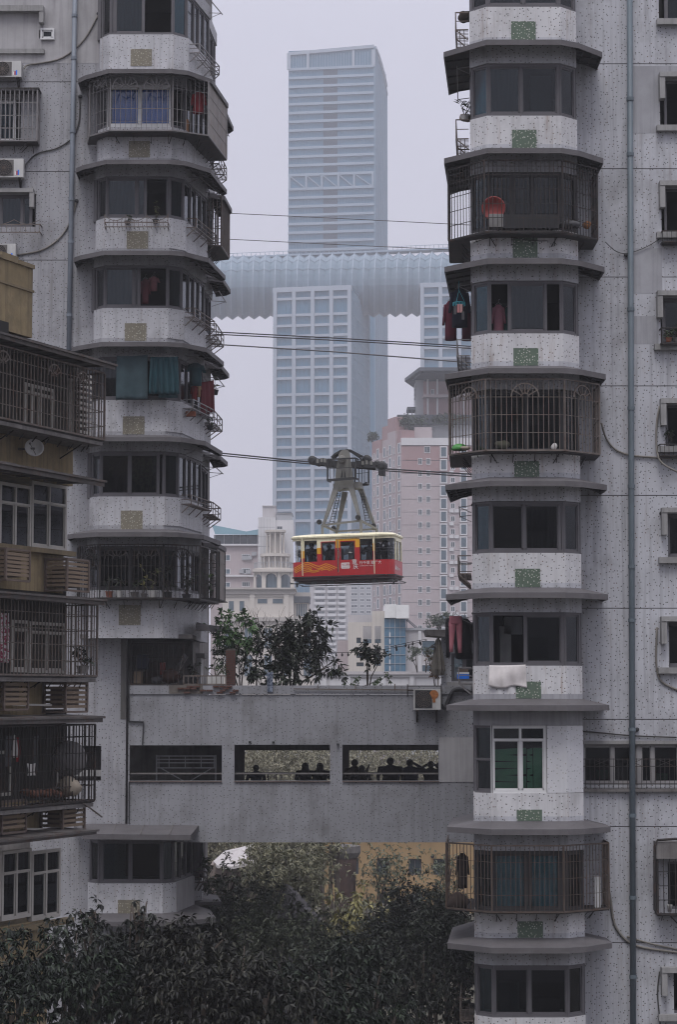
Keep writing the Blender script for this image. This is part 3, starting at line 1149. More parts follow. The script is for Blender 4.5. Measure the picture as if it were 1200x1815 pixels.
def off_strip(mb, pts, t, z0, z1):
    """wall of thickness t following a plan polyline (left to right seen from outside)"""
    for i in range(len(pts) - 1):
        a, b = Vector((*pts[i], 0)), Vector((*pts[i + 1], 0))
        u = (b - a).normalized()
        n = Vector((u.y, -u.x, 0))
        mb.obox(a + Zv * z0, b - a, -n * t, Zv * (z1 - z0))
    return mb

def prism_wall(pts, z0, z1):
    return MB().prism(pts, z0, z1)

def facet_window(parent, A, B, z0, z1, segs, fmat=None, rec=.05, fw=.07, cur_off=.16, transom=None, gmat=None):
    """window > pane, curtain: between plan points A and B (left to right from outside)"""
    fmat = fmat or M['frame']
    a, b = Vector((A[0], A[1], 0)), Vector((B[0], B[1], 0))
    u = (b - a).normalized()
    w = (b - a).length
    n = Vector((u.y, -u.x, 0))
    o = a - n * rec
    h = z1 - z0
    f = MB()
    D_ = .09
    f.obox(o + Zv * z0, u * w, -n * D_, Zv * fw)
    f.obox(o + Zv * (z1 - fw), u * w, -n * D_, Zv * fw)
    f.obox(o + Zv * (z0 + fw), u * fw, -n * D_, Zv * (h - 2 * fw))
    f.obox(o + u * (w - fw) + Zv * (z0 + fw), u * fw, -n * D_, Zv * (h - 2 * fw))
    edges = sorted({s[0] for s in segs} | {s[1] for s in segs})
    for e in edges:
        if 0.02 < e < .98:
            f.obox(o + n * .005 + u * (w * e - .035) + Zv * (z0 + fw), u * .07, -n * D_, Zv * (h - 2 * fw))
    zt = z1 - fw
    if transom:
        zt = z0 + h * transom
        f.obox(o + n * .008 + u * fw + Zv * (zt - .03), u * (w - 2 * fw), -n * D_, Zv * .06)
    for s in segs:
        if 'g' in s[2]:
            x0, x1 = max(w * s[0], fw * .5) + .02, min(w * s[1], w - fw * .5) - .02
            for (q0, q1, y0, y1) in ((x0, x1, z0 + fw, z0 + fw + .05), (x0, x1, zt - .05, zt), (x0, x0 + .05, z0 + fw, zt), (x1 - .05, x1, z0 + fw, zt)):
                f.obox(o - n * .03 + u * q0 + Zv * y0, u * (q1 - q0), -n * .045, Zv * (y1 - y0))
    win = f.build('window', fmat, parent)
    for s in segs:
        x0, x1 = w * s[0] + .03, w * s[1] - .03
        if 'g' in s[2]:
            MB().obox(o - n * .05 + u * x0 + Zv * (z0 + fw * .8), u * (x1 - x0), -n * .006, Zv * (zt - z0 - fw * .8)).build('pane', gmat or (M['glass_teal'] if 't' in s[2] else M['glass']), win)
        if transom:
            MB().obox(o - n * .05 + u * x0 + Zv * (zt + .03), u * (x1 - x0), -n * .006, Zv * (z1 - zt - .05)).build('pane', gmat or M['glass'], win)
        if len(s) > 3 and s[3]:
            ph = rnd.random() * 6
            lo = s[4] if len(s) > 4 else 0
            mb = MB()
            k = max(6, int((x1 - x0) * 26))
            mb.grid(lambda uu, vv: o + u * (x0 + (x1 - x0) * uu) - n * (cur_off + .035 * math.sin(uu * (x1 - x0) * 46 + ph) + .015 * math.sin(uu * 17 + vv * 3)) + Zv * (z0 + lo * h + .03 + (z1 - z0 - .06 - lo * h) * vv), k, 4)
            mb.build('curtain', M[s[3]], win, smooth=True)
    return win

def awning(parent, outer, inner, zf, rise=.17, th=.15, ribs=True, mat=None):
    """metal awning: outer and inner plan polylines of equal length, fascia top at zf"""
    mat = mat or M['awning']
    n = len(outer)
    mb = MB()
    for i in range(n - 1):
        o0, o1, i0, i1 = outer[i], outer[i + 1], inner[i], inner[i + 1]
        mb.poly([V2(o0, zf), V2(o1, zf), V2(i1, zf + rise), V2(i0, zf + rise)])
        mb.poly([V2(o0, zf - th), V2(o1, zf - th), V2(o1, zf), V2(o0, zf)])
        c0 = (Vector(i0) - Vector(o0)).normalized() * .03
        c1 = (Vector(i1) - Vector(o1)).normalized() * .03
        p0, p1 = (o0[0] + c0.x, o0[1] + c0.y), (o1[0] + c1.x, o1[1] + c1.y)
        mb.poly([V2(o0, zf - th), V2(p0, zf - th), V2(p1, zf - th), V2(o1, zf - th)])
        mb.poly([V2(p0, zf - th), V2(p0, zf - .035), V2(p1, zf - .035), V2(p1, zf - th)])
    # end caps
    for k in (0, n - 1):
        mb.poly([V2(outer[k], zf), V2(inner[k], zf + rise), V2(inner[k], zf + rise - .04), V2(outer[k], zf - th)])
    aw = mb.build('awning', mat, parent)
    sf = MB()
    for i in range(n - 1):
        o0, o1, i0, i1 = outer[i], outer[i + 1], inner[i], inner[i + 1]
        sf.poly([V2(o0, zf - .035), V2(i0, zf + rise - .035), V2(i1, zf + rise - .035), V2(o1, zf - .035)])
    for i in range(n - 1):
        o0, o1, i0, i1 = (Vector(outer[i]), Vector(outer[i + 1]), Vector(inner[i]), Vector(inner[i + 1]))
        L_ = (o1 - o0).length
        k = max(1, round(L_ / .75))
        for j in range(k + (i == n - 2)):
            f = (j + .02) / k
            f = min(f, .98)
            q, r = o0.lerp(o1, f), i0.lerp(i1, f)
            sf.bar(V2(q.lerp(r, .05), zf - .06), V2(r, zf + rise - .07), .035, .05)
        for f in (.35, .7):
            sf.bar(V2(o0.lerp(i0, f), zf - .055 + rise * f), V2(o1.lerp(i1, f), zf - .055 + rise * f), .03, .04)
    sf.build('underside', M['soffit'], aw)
    return aw

def cage(parent, pts, z0, z1, sp=.125, r=.008, hz=4, mat=None, arches=(), floor=None, post=True, solid=(), skip=(), name='security_cage'):
    mat = mat or M['cage']
    mb = MB()
    for i in range(len(pts) - 1):
        a, b = Vector((*pts[i], 0)), Vector((*pts[i + 1], 0))
        L_ = (b - a).length
        u = (b - a).normalized()
        n = Vector((u.y, -u.x, 0))
        if post:
            for q in ((a, b) if i == len(pts) - 2 else (a,)):
                mb.bar(q + Zv * z0, q + Zv * z1, .045, .045, up=n, caps=False)
        mb.bar(a + Zv * z0, b + Zv * z0, .035, .045)
        mb.bar(a + Zv * z1, b + Zv * z1, .035, .04)
        if i in solid or i in skip:
            continue
        k = max(2, round(L_ / sp))
        for j in range(1, k):
            q = a.lerp(b, j / k)
            mb.bar(q + Zv * z0, q + Zv * z1, r * 2, r * 2, up=n, caps=False)
        zz = [z0 + (z1 - z0) * f for f in (hz if isinstance(hz, (list, tuple)) else [(j + 1) / (hz + 1) for j in range(hz)])]
        for z in zz:
            mb.bar(a + Zv * z - n * .012, b + Zv * z - n * .012, r * 1.6, r * 1.8, caps=False)
    for (i, f, R_, zc) in arches:
        a, b = Vector((*pts[i], 0)), Vector((*pts[i + 1], 0))
        u = (b - a).normalized()
        n = Vector((u.y, -u.x, 0))
        c = a.lerp(b, f) + n * .015 + Zv * zc
        arc = lambda rr, k=12: [c + u * (rr * math.cos(math.pi * j / k)) + Zv * (rr * math.sin(math.pi * j / k)) for j in range(k + 1)]
        mb.path(arc(R_), .036, .036)
        mb.path(arc(R_ * .3, 8), .032, .032)
        for j in range(1, 6):
            an = math.pi * j / 6
            dv = u * math.cos(an) + Zv * math.sin(an)
            mb.bar(c + dv * R_ * .3, c + dv * R_, .028)
    o = mb.build(name, mat, parent)
    for i in solid:
        a, b = Vector((*pts[i], 0)), Vector((*pts[i + 1], 0))
        u = (b - a).normalized()
        n = Vector((u.y, -u.x, 0))
        sb_ = MB()
        L_ = (b - a).length
        nx, nz = 2, 4
        for ix in range(nx):
            for iz in range(nz):
                sb_.obox(a + u * (L_ * ix / nx + .012) + Zv * (z0 + (z1 - z0) * iz / nz + .012) + n * .004, u * (L_ / nx - .024), -n * .008, Zv * ((z1 - z0) / nz - .024))
        sb_.obox(a + u * .01 + Zv * (z0 + .01) - n * .01, u * (L_ - .02), -n * .006, Zv * (z1 - z0 - .02))
        sb_.build('sheet_panel', M['rustpanel'], o)
    if floor:
        MB().prism(floor, z0 - .05, z0 - .02).build('cage_floor', M['cage_dk'], o)
        br = MB()
        for i in range(len(pts) - 1):
            a, b = Vector((*pts[i], 0)), Vector((*pts[i + 1], 0))
            k = max(1, int((b - a).length / .6))
            u = (b - a).normalized()
            n = Vector((u.y, -u.x, 0))
            for j in range(k + 1):
                q = a.lerp(b, (j + .3) / (k + .6))
                br.bar(q - n * .36 + Zv * (z0 - .06), q - n * .58 + Zv * (z0 - .30), .02)
        br.build('cage_bracket', M['cage_dk'], o)
    return o

def rack(parent, A, B, ztop, out=.36, h=.32, mat=None, name='flower_rack'):
    """railed metal shelf outside a window; A to B along the wall (left to right from outside)"""
    mat = mat or M['cage']
    a, b = Vector((A[0], A[1], 0)), Vector((B[0], B[1], 0))
    u = (b - a).normalized()
    n = Vector((u.y, -u.x, 0))
    L_ = (b - a).length
    mb = MB()
    zb = ztop - h
    for z in (zb, zb + h * .5, ztop):
        for (p, q) in ((a, a + n * out), (a + n * out, b + n * out), (b + n * out, b)):
            mb.bar(p + Zv * z, q + Zv * z, .03 if z != zb + h * .5 else .02)
    k = max(2, int(L_ / .7))
    for j in range(k + 1):
        q = a.lerp(b, j / k)
        mb.bar(q + n * out + Zv * zb, q + n * out + Zv * ztop, .028, .028, up=n)
        mb.bar(q + n * out + Zv * zb, q + n * .01 + Zv * (zb - .3), .03)
        mb.bar(q + Zv * zb, q + n * out + Zv * zb, .02)
    for j in (1, 2):
        mb.bar(a + n * (out * j / 3) + Zv * zb, b + n * (out * j / 3) + Zv * zb, .02, .02)
    k2 = int(L_ / .13)
    for j in range(k2):
        q = a.lerp(b, (j + .5) / k2)
        mb.bar(q + Zv * zb, q + n * out + Zv * zb, .012, .012, caps=False)
    return mb.build(name, mat, parent)

def drying_rail(parent, A, B, z, out=.55):
    a, b = Vector((A[0], A[1], 0)), Vector((B[0], B[1], 0))
    u = (b - a).normalized()
    n = Vector((u.y, -u.x, 0))
    mb = MB()
    mb.bar(a + n * out + Zv * z, b + n * out + Zv * z, .025)
    for q in (a.lerp(b, .06), a.lerp(b, .94)):
        mb.bar(q + Zv * (z + .04), q + n * out + Zv * z, .02)
        mb.bar(q + Zv * (z - .16), q + n * out + Zv * z, .016)
    return mb.build('drying_rail', M['cage_lt'], parent)

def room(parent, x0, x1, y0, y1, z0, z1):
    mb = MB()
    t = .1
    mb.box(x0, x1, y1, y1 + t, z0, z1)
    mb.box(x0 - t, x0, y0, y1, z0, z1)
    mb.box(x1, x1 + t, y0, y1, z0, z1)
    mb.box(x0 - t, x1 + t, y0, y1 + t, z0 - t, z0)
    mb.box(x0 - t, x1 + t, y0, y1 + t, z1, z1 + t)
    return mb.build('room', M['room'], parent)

def drainpipe(parent, pts, r, mat, zs):
    o = MB().tube(pts, r, 10).build('drainpipe', mat, parent, smooth=True)
    for z in zs:
        # collar sits round the pipe at height z
        a, b = Vector(pts[0]), Vector(pts[-1])
        q = a.lerp(b, (z - a.z) / (b.z - a.z))
        MB().tube([q - Zv * .05, q + Zv * .05], r * 1.25, 10).build('pipe_collar', mat, o)
    return o

def hood_window(t, px0, px1, y0, y1, D, kind='g', hood=True, sill=True, cur=None, frame=None, sash=(.5,)):
    """side window of a tower: hood, sill, frame and panes in a hole of the facade"""
    a, b = P(px0, y1, D), P(px1, y0, D)
    segs = []
    e = [0] + list(sash) + [1]
    for s0, s1 in zip(e[:-1], e[1:]):
        segs.append((s0, s1, kind, cur))
    facet_window(t, (a.x, D), (b.x, D), a.z, b.z, segs, frame, rec=.12)
    w = b.x - a.x
    if hood:
        mb = MB()
        mb.box(a.x - .18, b.x + .18, D - .32, D, b.z + .002, b.z + .14)
        mb.box(a.x - .18, a.x - .03, D - .30, D, b.z - .62, b.z)
        mb.build('window_hood', M['concrete'], t)
    if sill:
        MB().box(a.x - .26, b.x + .26, D - .2, D, a.z - .17, a.z - .002).build('window_sill', M['concrete'], t)
    room(t, a.x - .05, b.x + .05, D + .28, D + 2.2, a.z - .1, b.z + .1)

def facade(t, px0, px1, ytop, ybot, joints, holes, D, mat, depth=.25, gap=.012, name='wall_panel'):
    """front wall in storey panels with recessed joints; holes in pixels"""
    ys = [ytop] + list(joints) + [ybot]
    for y0, y1 in zip(ys[:-1], ys[1:]):
        hs = [h for h in holes if h[3] > y0 and h[2] < y1]
        xs = sorted({px0, px1, *[min(max(h[0], px0), px1) for h in hs], *[min(max(h[1], px0), px1) for h in hs]})
        zs = sorted({y0, y1, *[min(max(h[2], y0), y1) for h in hs], *[min(max(h[3], y0), y1) for h in hs]})
        mb = MB()
        for i in range(len(xs) - 1):
            # merge cells vertically
            run = None
            for j in range(len(zs) - 1):
                xm, ym = (xs[i] + xs[i + 1]) / 2, (zs[j] + zs[j + 1]) / 2
                solid = not any(h[0] < xm < h[1] and h[2] < ym < h[3] for h in hs)
                if solid:
                    run = (zs[j] if run is None else run[0], zs[j + 1])
                if (not solid or j == len(zs) - 2) and run:
                    za, zb = PZ(run[1], D), PZ(run[0], D)
                    if run[1] == y1 and y1 != ybot:
                        za += gap
                    if run[0] == y0 and y0 != ytop:
                        zb -= gap
                    mb.box(PX(xs[i], D, 900), PX(xs[i + 1], D, 900), D, D + depth, za, zb)
                    run = None
        if mb.v:
            mb.build(name, mat, t)

def hose(t, pts, r=.022, mat=None, name='wall_cable'):
    """a slack cable through the given points"""
    q = []
    for a, b in zip(pts[:-1], pts[1:]):
        a, b = Vector(a), Vector(b)
        q += [a.lerp(b, k / 4) for k in range(4)]
    q.append(Vector(pts[-1]))
    for _ in range(3):
        q = [q[0]] + [(q[i - 1] + q[i] * 2 + q[i + 1]) / 4 for i in range(1, len(q) - 1)] + [q[-1]]
    return MB().tube(q, r, 5).build(name, mat or M['hose'], t, smooth=True)

# ------------------------------------------------------------------ right tower
DR = 58.0
WR = 59.6
rtw = thing('apartment_tower', 'white speckled apartment tower with green mosaic panels on the right', 'apartment tower', (6.5, 62, 0))
rx = lambda px, D: PX(px, D, 900)
RB = [(rx(837, WR) , WR), (rx(837, 58.45), 58.45), (rx(868, DR), DR), (rx(1002, DR), DR), (rx(1030, 58.45), 58.45), (rx(1030, 58.45), WR)]
ROUT = [(rx(799, 62.2), 62.2), (rx(790, 58.4), 58.4), (rx(868, 57.25), 57.25), (rx(1002, 57.25), 57.25), (rx(1034, 57.55), 57.55), (rx(1077, 58.4), 58.4), (rx(1077, 58.4), WR)]
RIN = [(3.96, 62.4), (RB[1][0] + .03, 58.6), (RB[2][0], DR), (RB[3][0], DR), (RB[4][0] - .05, 58.4), (RB[4][0], 58.5), (RB[4][0], WR - .01)]
# awning fascia y, lintel bottom / window top y, window bottom y
RF = [(-128, -90, 12), (70, 112, 205), (262, 305, 408), (458, 497, 591), (652, 690, 803), (852, 888, 980), (1050, 1085, 1180), (1250, 1286, 1406), (1470, 1508, 1616), (1680, 1711, 1804), (1888, 1920, 2010)]
gx0, gx1 = rx(912.5, DR), rx(957, DR)
STD = [(0, .5, 'gt', 'curtain_teal'), (.5, 1, 'g', 'curtain_grey')]
RLAY = {
    0: [(0, .5, 'gt', 'curtain_dark'), (.5, 1, 'gt', None)],
    1: [(0, .46, 'gt', 'curtain_grey'), (.46, .96, 'g', None)],
    2: [(0, .33, 'g', 'curtain_brown'), (.33, .6, 'g', 'curtain_dark'), (.6, 1, 'g', 'curtain_brown')],
    3: [(0, .28, 'o', None), (.28, .77, 'gt', 'curtain_dark'), (.77, 1, 'o', None)],
    4: [(0, .5, 'g', 'curtain_dark'), (.5, 1, 'g', 'curtain_dark')],
    5: [(0, .46, 'g', None), (.46, .93, 'g', 'curtain_dark')],
    6: [(0, .46, 'o', None), (.46, .95, 'gt', None)],
    8: [(0, .46, 'g', 'curtain_aqua'), (.5, .9, 'g', 'curtain_aqua'), (.9, 1, 'g', None)],
    9: [(0, .48, 'g', None), (.48, 1, 'g', None)],
    10: [(0, .48, 'g', None), (.48, 1, 'g', None)],
}
for i, (ya, yt, yb) in enumerate(RF):
    zf = PZ(ya, 57.25)
    if i:
        awning(rtw, ROUT, RIN, zf)
    zt, zb = PZ(yt, DR), PZ(yb, DR)
    zat = zf + .3
    # lintel band under the awning, parapet below the window
    mb = off_strip(MB(), RB, .16, zt, zat)
    mb.build('lintel', M['tile_grey'] if i not in (7,) else M['plaster'], rtw)
    znext = PZ(RF[i + 1][0], 57.25) + .3 if i + 1 < len(RF) else 0
    mb = MB()
    mb.prism([(p[0], p[1]) for p in RB], znext - .0, zb)
    mb.build('parapet', M['tile_white'], rtw)
    zm0 = znext - .12
    zm1 = PZ({0: 38, 1: 230, 2: 421, 3: 617, 4: 817, 5: 1008, 6: 1208, 7: 1435, 8: 1633}.get(i, yb + 28), DR)
    MB().box(gx0, gx1, DR - .014, DR + .02, zm0, zm1).build('mosaic_panel', M['green'], rtw)
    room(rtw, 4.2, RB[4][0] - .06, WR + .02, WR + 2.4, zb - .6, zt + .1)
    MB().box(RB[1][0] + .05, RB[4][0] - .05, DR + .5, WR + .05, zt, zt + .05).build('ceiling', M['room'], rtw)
    # corner piers of the bay at the window level
    MB().box(RB[0][0], RB[0][0] + .14, 58.62, WR, zb, zt).build('bay_side', M['frame'], rtw)
    MB().box(RB[4][0] - .14, RB[4][0], 58.55, WR, zb, zt).build('bay_side', M['frame'], rtw)
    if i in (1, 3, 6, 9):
        for (p0, p1, y0, y1, m) in {1: [(947, 985, 128, 205, 'white'), (880, 925, 168, 205, 'curtain_teal')], 3: [(1008, 1026, 560, 591, 'concrete')], 6: [(885, 905, 1110, 1180, 'concrete'), (893, 925, 1093, 1105, 'plaster')], 9: [(880, 915, 1740, 1775, 'plaster'), (940, 985, 1770, 1804, 'concrete_dk')]}[i]:  # the white box imitates a pale reflection in the pane; others are furniture
            MB().box(rx(p0, 59.2), rx(p1, 59.2), 59.2, 59.5, PZ(y1, 59.2) - .3, PZ(y0, 59.2)).build('cupboard_and_reflection_box', M[m], rtw)
    if i == 7:
        continue
    sg = [(0, 1, 'gt' if i % 2 else 'g', 'curtain_dark' if i in (5, 8) else None)]
    fm = M['frame_dk'] if i in (2, 4, 8) else M['frame']
    facet_window(rtw, RB[1], RB[2], zb, zt, sg, fm)
    facet_window(rtw, RB[2], RB[3], zb, zt, RLAY[i], fm, fw=.09, gmat=M['glass_clear'] if i == 8 else None)
    facet_window(rtw, RB[3], RB[4], zb, zt, [(0, 1, 'g', {1: 'curtain_brown', 2: 'curtain_dark', 6: 'curtain_teal', 3: None}.get(i, 'curtain_dark'))], fm)
# the storey with green boards
zt, zb = PZ(1286, DR), PZ(1406, DR)
xm = rx(966, DR)
facet_window(rtw, RB[1], RB[2], zb, zt, [(0, 1, 'g', 'curtain_dark')], M['frame'], transom=.5)
win7 = facet_window(rtw, RB[2], (xm, DR), zb, zt, [(0, .53, 'g'), (.53, 1, 'g')], M['frame_wh'], transom=.79, gmat=M['glass_clear'], fw=.08)
bx0, bx1 = rx(876, DR), rx(962, DR)
bz0, bz1 = PZ(1398, DR), PZ(1326, DR)
for k in range(6):
    za = bz0 + (bz1 - bz0) * k / 6
    tl = .025 * math.sin(k * 2.1)
    for (xa, xb_) in ((bx0, bx0 + .85), (bx0 + .87, bx1 - .3)):
        MB().add([(xa, DR + .22, za + tl), (xb_, DR + .22, za - tl), (xb_, DR + .24, za - tl), (xa, DR + .24, za + tl), (xa, DR + .22, za + .165 + tl), (xb_, DR + .22, za + .165 - tl), (xb_, DR + .24, za + .165 - tl), (xa, DR + .24, za + .165 + tl)],
                 [(0, 1, 5, 4), (1, 2, 6, 5), (2, 3, 7, 6), (3, 0, 4, 7), (4, 5, 6, 7), (0, 3, 2, 1)]).build('board', M['shutter_green'], win7)
MB().box(bx1 - .28, bx1, DR + .21, DR + .24, bz0, bz1).build('board', M['shutter_green'], win7)
mb = off_strip(MB(), [(xm + .01, DR), RB[3], RB[4], RB[5]], .14, zb + .01, zt - .005)
mb.build('bay_wall', mosaic('new_white_mosaic', (.62, .62, .64), [(.3, .3, .33), (.35, .33, .3), (.25, .27, .25)], share=.7, grime=.08, streak=.08), rtw)

# facade
RJ = [-85, 113, 299, 491, 684, 878, 1078, 1275, 1465, 1671, 1860]
RH = [(1180, 1260, -60, 36), (1180, 1260, 141, 224), (1180, 1260, 333, 413), (1176, 1260, 527, 611), (1182, 1260, 717, 792), (1184, 1260, 910, 988), (1183, 1260, 1102, 1183),
      (1032, 1330, 1318, 1391), (1176, 1260, 1527, 1612), (1184, 1260, 1722, 1797)]
facade(rtw, 1028, 1340, -300, 1930, RJ, RH, WR, M['tile_grey'])
MB().box(rx(1028, WR), rx(1340, WR), WR + 2.45, WR + 9, 0, PZ(-300, WR)).build('core', M['concrete_dk'], rtw)
mb = MB()
mb.prism([(rx(836, WR) + .02, WR + .01), (rx(1028, WR), WR + .01), (rx(1028, WR), WR + .02), (rx(836, WR) + .02, WR + .02)], 0, 1)
MB().add([(rx(838, WR), WR, 0), (4.55, 67, 0), (4.75, 67, 0), (rx(838, WR) + .2, WR, 0), (rx(838, WR), WR, PZ(-300, WR)), (4.55, 67, PZ(-300, WR)), (4.75, 67, PZ(-300, WR)), (rx(838, WR) + .2, WR, PZ(-300, WR))],
         [(0, 4, 5, 1), (1, 5, 6, 2), (2, 6, 7, 3), (3, 7, 4, 0)]).build('side_wall', M['tile_grey'], rtw)
MB().box(rx(1028, WR), rx(1340, WR), WR + .24, WR + .3, 0, PZ(1930, WR)).build('lower_wall', M['tile_grey'], rtw)
# dark strip behind the joints
jb = MB()
for y in RJ:
    jb.box(rx(1028, WR), rx(1340, WR), WR + .035, WR + .24, PZ(y, WR) - .05, PZ(y, WR) + .05)
jb.build('joint_backing', M['concrete_dk'], rtw)
# smooth patches of render on the facade
for (p0, p1, y0, y1) in ((1125, 1200, 117, 236), (1125, 1180, 440, 520), (1125, 1172, 560, 610)):
    MB().box(rx(p0, WR), rx(p1, WR) if p1 < 1190 else rx(1179, WR), WR - .004, WR + .05, PZ(y1, WR), PZ(y0, WR)).build('render_patch', M['plaster'], rtw)
mb = MB().box(rx(1179, WR), rx(1340, WR), WR - .004, WR + .05, PZ(141, WR) + .003, PZ(117, WR))
mb.build('render_patch', M['plaster'], rtw)
for i, h in enumerate(RH):
    if i in (7,):
        continue
    cur = {0: 'curtain_teal', 5: 'curtain_teal', 3: None}.get(i)
    hood_window(rtw, h[0], h[1], h[2], h[3], WR, 'g' if i in (0, 3, 5, 6) else 'o', hood=i not in (8, 0), sill=i not in (8,), cur=cur)
# band window
a, b = P(1034, 1390, WR), P(1330, 1319, WR)
win = facet_window(rtw, (a.x, WR), (b.x, WR), a.z, b.z, [(0, .18, 'g'), (.18, .33, 'g'), (.345, .42, 'g'), (.42, .58, 'g'), (.58, .8, 'g'), (.8, 1, 'g')], M['frame_mid'], rec=.08, fw=.045)
room(rtw, a.x, b.x, WR + .28, WR + 2.3, a.z - .2, b.z + .1)
mb = MB()
for k in range(int((b.x - a.x) / .13)):
    x = a.x + .06 + .13 * k
    mb.bar((x, WR - .12, a.z - .12), (x, WR - .12, a.z + .72), .014, .014, up=(0, 1, 0), caps=False)
for dz in (-.1, .03, .5, .7):
    mb.bar((a.x, WR - .12, a.z + dz), (b.x, WR - .12, a.z + dz), .018)
for k in range(5):
    x = a.x + .5 + k * .9
    for s in (-1, 1):
        mb.bar((x - .2, WR - .125, a.z + .6 + s * .08), (x + .2, WR - .125, a.z + .6 - s * .08), .014)
mb.build('window_grille', M['cage_dk'], rtw)
MB().box(a.x - .05, b.x, WR - .16, WR, a.z - .2, a.z - .12).build('window_sill', M['concrete_dk'], rtw)
MB().box(a.x - .05, b.x, WR - .05, WR, b.z + .002, b.z + .1).build('window_head', M['concrete'], rtw)
mb = MB().box(rx(1062, WR), rx(1085, WR), WR + .9, WR + 1.2, a.z + .1, a.z + .36)
mb.build('green_sack', M['shutter_green'], rtw)
mb = MB().box(rx(1161, WR), rx(1183, WR), WR + .5, WR + .8, a.z + .1, a.z + .28)
mb.build('green_crate', M['shutter_green'], rtw)
# caged windows at the right edge
a, b = P(1167, 1620, WR - .45), P(1260, 1520, WR - .45)
cage(rtw, [(a.x, WR - .02), (a.x, WR - .5), (b.x, WR - .5)], a.z, b.z, .17, .012, 3, M['cage_dk'], floor=[(a.x, WR), (a.x, WR - .5), (b.x, WR - .5), (b.x, WR)])
a, b = P(1164, 1522, WR - .5), P(1260, 1492, WR - .5)
MB().box(a.x, b.x, WR - .56, WR - .02, a.z, b.z).build('cage_roof', M['concrete_dk'], rtw)
mb = MB().tube([P(1200, 1622, WR - .58), P(1166, 1621, WR - .58), P(1161, 1612, WR - .58), P(1161, 1500, WR - .58), P(1166, 1489, WR - .58), P(1240, 1484, WR - .58)], .035, 7)
mb.build('bent_pipe', M['cage_dk'], rtw, smooth=True)
def bars_rack(px0, px1, y0, y1, D):
    a, b = P(px0, y1, D), P(px1, y0, D)
    mb = MB()
    yo = D - .35
    for z in (a.z, b.z):
        mb.bar((a.x, D, z), (a.x, yo, z), .03)
        mb.bar((a.x, yo, z), (b.x, yo, z), .03)
    k = int((b.x - a.x) / .12)
    for j in range(k + 1):
        x = a.x + (b.x - a.x) * j / k
        mb.bar((x, yo, a.z), (x, yo, b.z), .014, .014, up=(0, 1, 0), caps=False)
    mb.box(a.x, b.x, yo, D, a.z - .04, a.z - .015)
    mb.build('flower_rack', M['cage_dk'], rtw)
bars_rack(1170, 1260, 585, 612, WR)
bars_rack(1168, 1260, 790, 810, WR)
bars_rack(1172, 1260, 414, 433, WR)
# drainpipe and cables
px_t, px_b = P(1117, 0, WR - .14), P(1123, 1800, WR - .14)
top = px_t + (px_t - px_b).normalized() * 5
bot = px_b + (px_b - px_t).normalized() * 4
drainpipe(rtw, [bot, top], .085, M['pipe'], [PZ(y, WR) for y in (178, 276, 550, 725, 863, 1005, 1100, 1293, 1445, 1590, 1730)])
wd = WR - .05
hose(rtw, [P(1067, 750, WR - .3), P(1073, 775, wd), P(1090, 798, wd), P(1118, 808, wd), P(1165, 811, wd), P(1200, 812, wd)], .03)
hose(rtw, [P(1170, 720, wd), P(1164, 750, wd), P(1164, 800, wd - .05), P(1172, 822, wd - .3), P(1205, 838, wd - .4)], .03)
hose(rtw, [P(1074, 1550, WR - .5), P(1083, 1590, wd), P(1088, 1640, wd), P(1110, 1668, wd), P(1135, 1680, wd), P(1220, 1690, wd)], .035)
hose(rtw, [P(1112, 1660, wd), P(1150, 1672, wd), P(1210, 1684, wd)], .025)
hose(rtw, [P(1165, 1112, wd), P(1163, 1180, wd), P(1170, 1210, wd), P(1210, 1226, wd)], .03)
hose(rtw, [P(1170, 1722, wd), P(1165, 1760, wd), P(1170, 1800, wd), P(1172, 1830, wd)], .02, M['cable_blk'])
hose(rtw, [P(1030, 1296, wd), P(1070, 1299, wd), P(1115, 1304, wd), P(1200, 1307, wd)], .02, M['cable_blk'])
hose(rtw, [P(840, 430, 57.95), P(880, 416, 57.95), P(960, 430, 57.95), P(1028, 420, 58.2)], .012, M['cable_blk'])
hose(rtw, [P(1075, 430, 58.6), P(1090, 445, wd), P(1110, 452, wd), P(1150, 437, wd), P(1175, 420, wd)], .012, M['cable_blk'])
for (px, y) in ((1110, 452), (1173, 910), (1130, 1293)):
    MB().ell(P(px, y, wd), .06, .05, .06, 8, 6).build('cable_socket', M['black'], rtw)

# cages of the right tower
RC = [(rx(800, 61.5), 61.5), (rx(798, 58.6), 58.6), (rx(862, 57.45), 57.45), (rx(1003, 57.45), 57.45), (rx(1065, 58.45), 58.45), (rx(1065, 58.45), WR - .02)]
RFL = RC + [(RB[5][0], WR - .03), (RB[4][0], 58.4), (RB[3][0], DR - .01), (RB[2][0], DR - .01), (RB[1][0] - .02, 58.4), (3.95, 61.4)]
cage(rtw, RC, PZ(411, 57.45), PZ(284, 57.45), .12, .009, [.2, .4, .6, .8, .92], M['cage_dk'], floor=RFL)
cage(rtw, RC, PZ(798, 57.45), PZ(672, 57.45), .14, .009, [.25, .5, .75], M['cage'], arches=[(1, .55, .34, PZ(705, 57.6)), (2, .5, .38, PZ(704, 57.45)), (3, .5, .36, PZ(706, 57.9))], floor=RFL)
RC2 = [(rx(792, 61.5), 61.5), (rx(789, 58.6), 58.6), (rx(868, 57.4), 57.4), (rx(994, 57.4), 57.4), (rx(1073, 58.45), 58.45), (rx(1073, 58.45), WR - .02)]
cage(rtw, RC2, PZ(1617, 57.4), PZ(1499, 57.4), .125, .0075, [.25, .5, .75], M['cage_br'], floor=RC2 + RFL[6:])
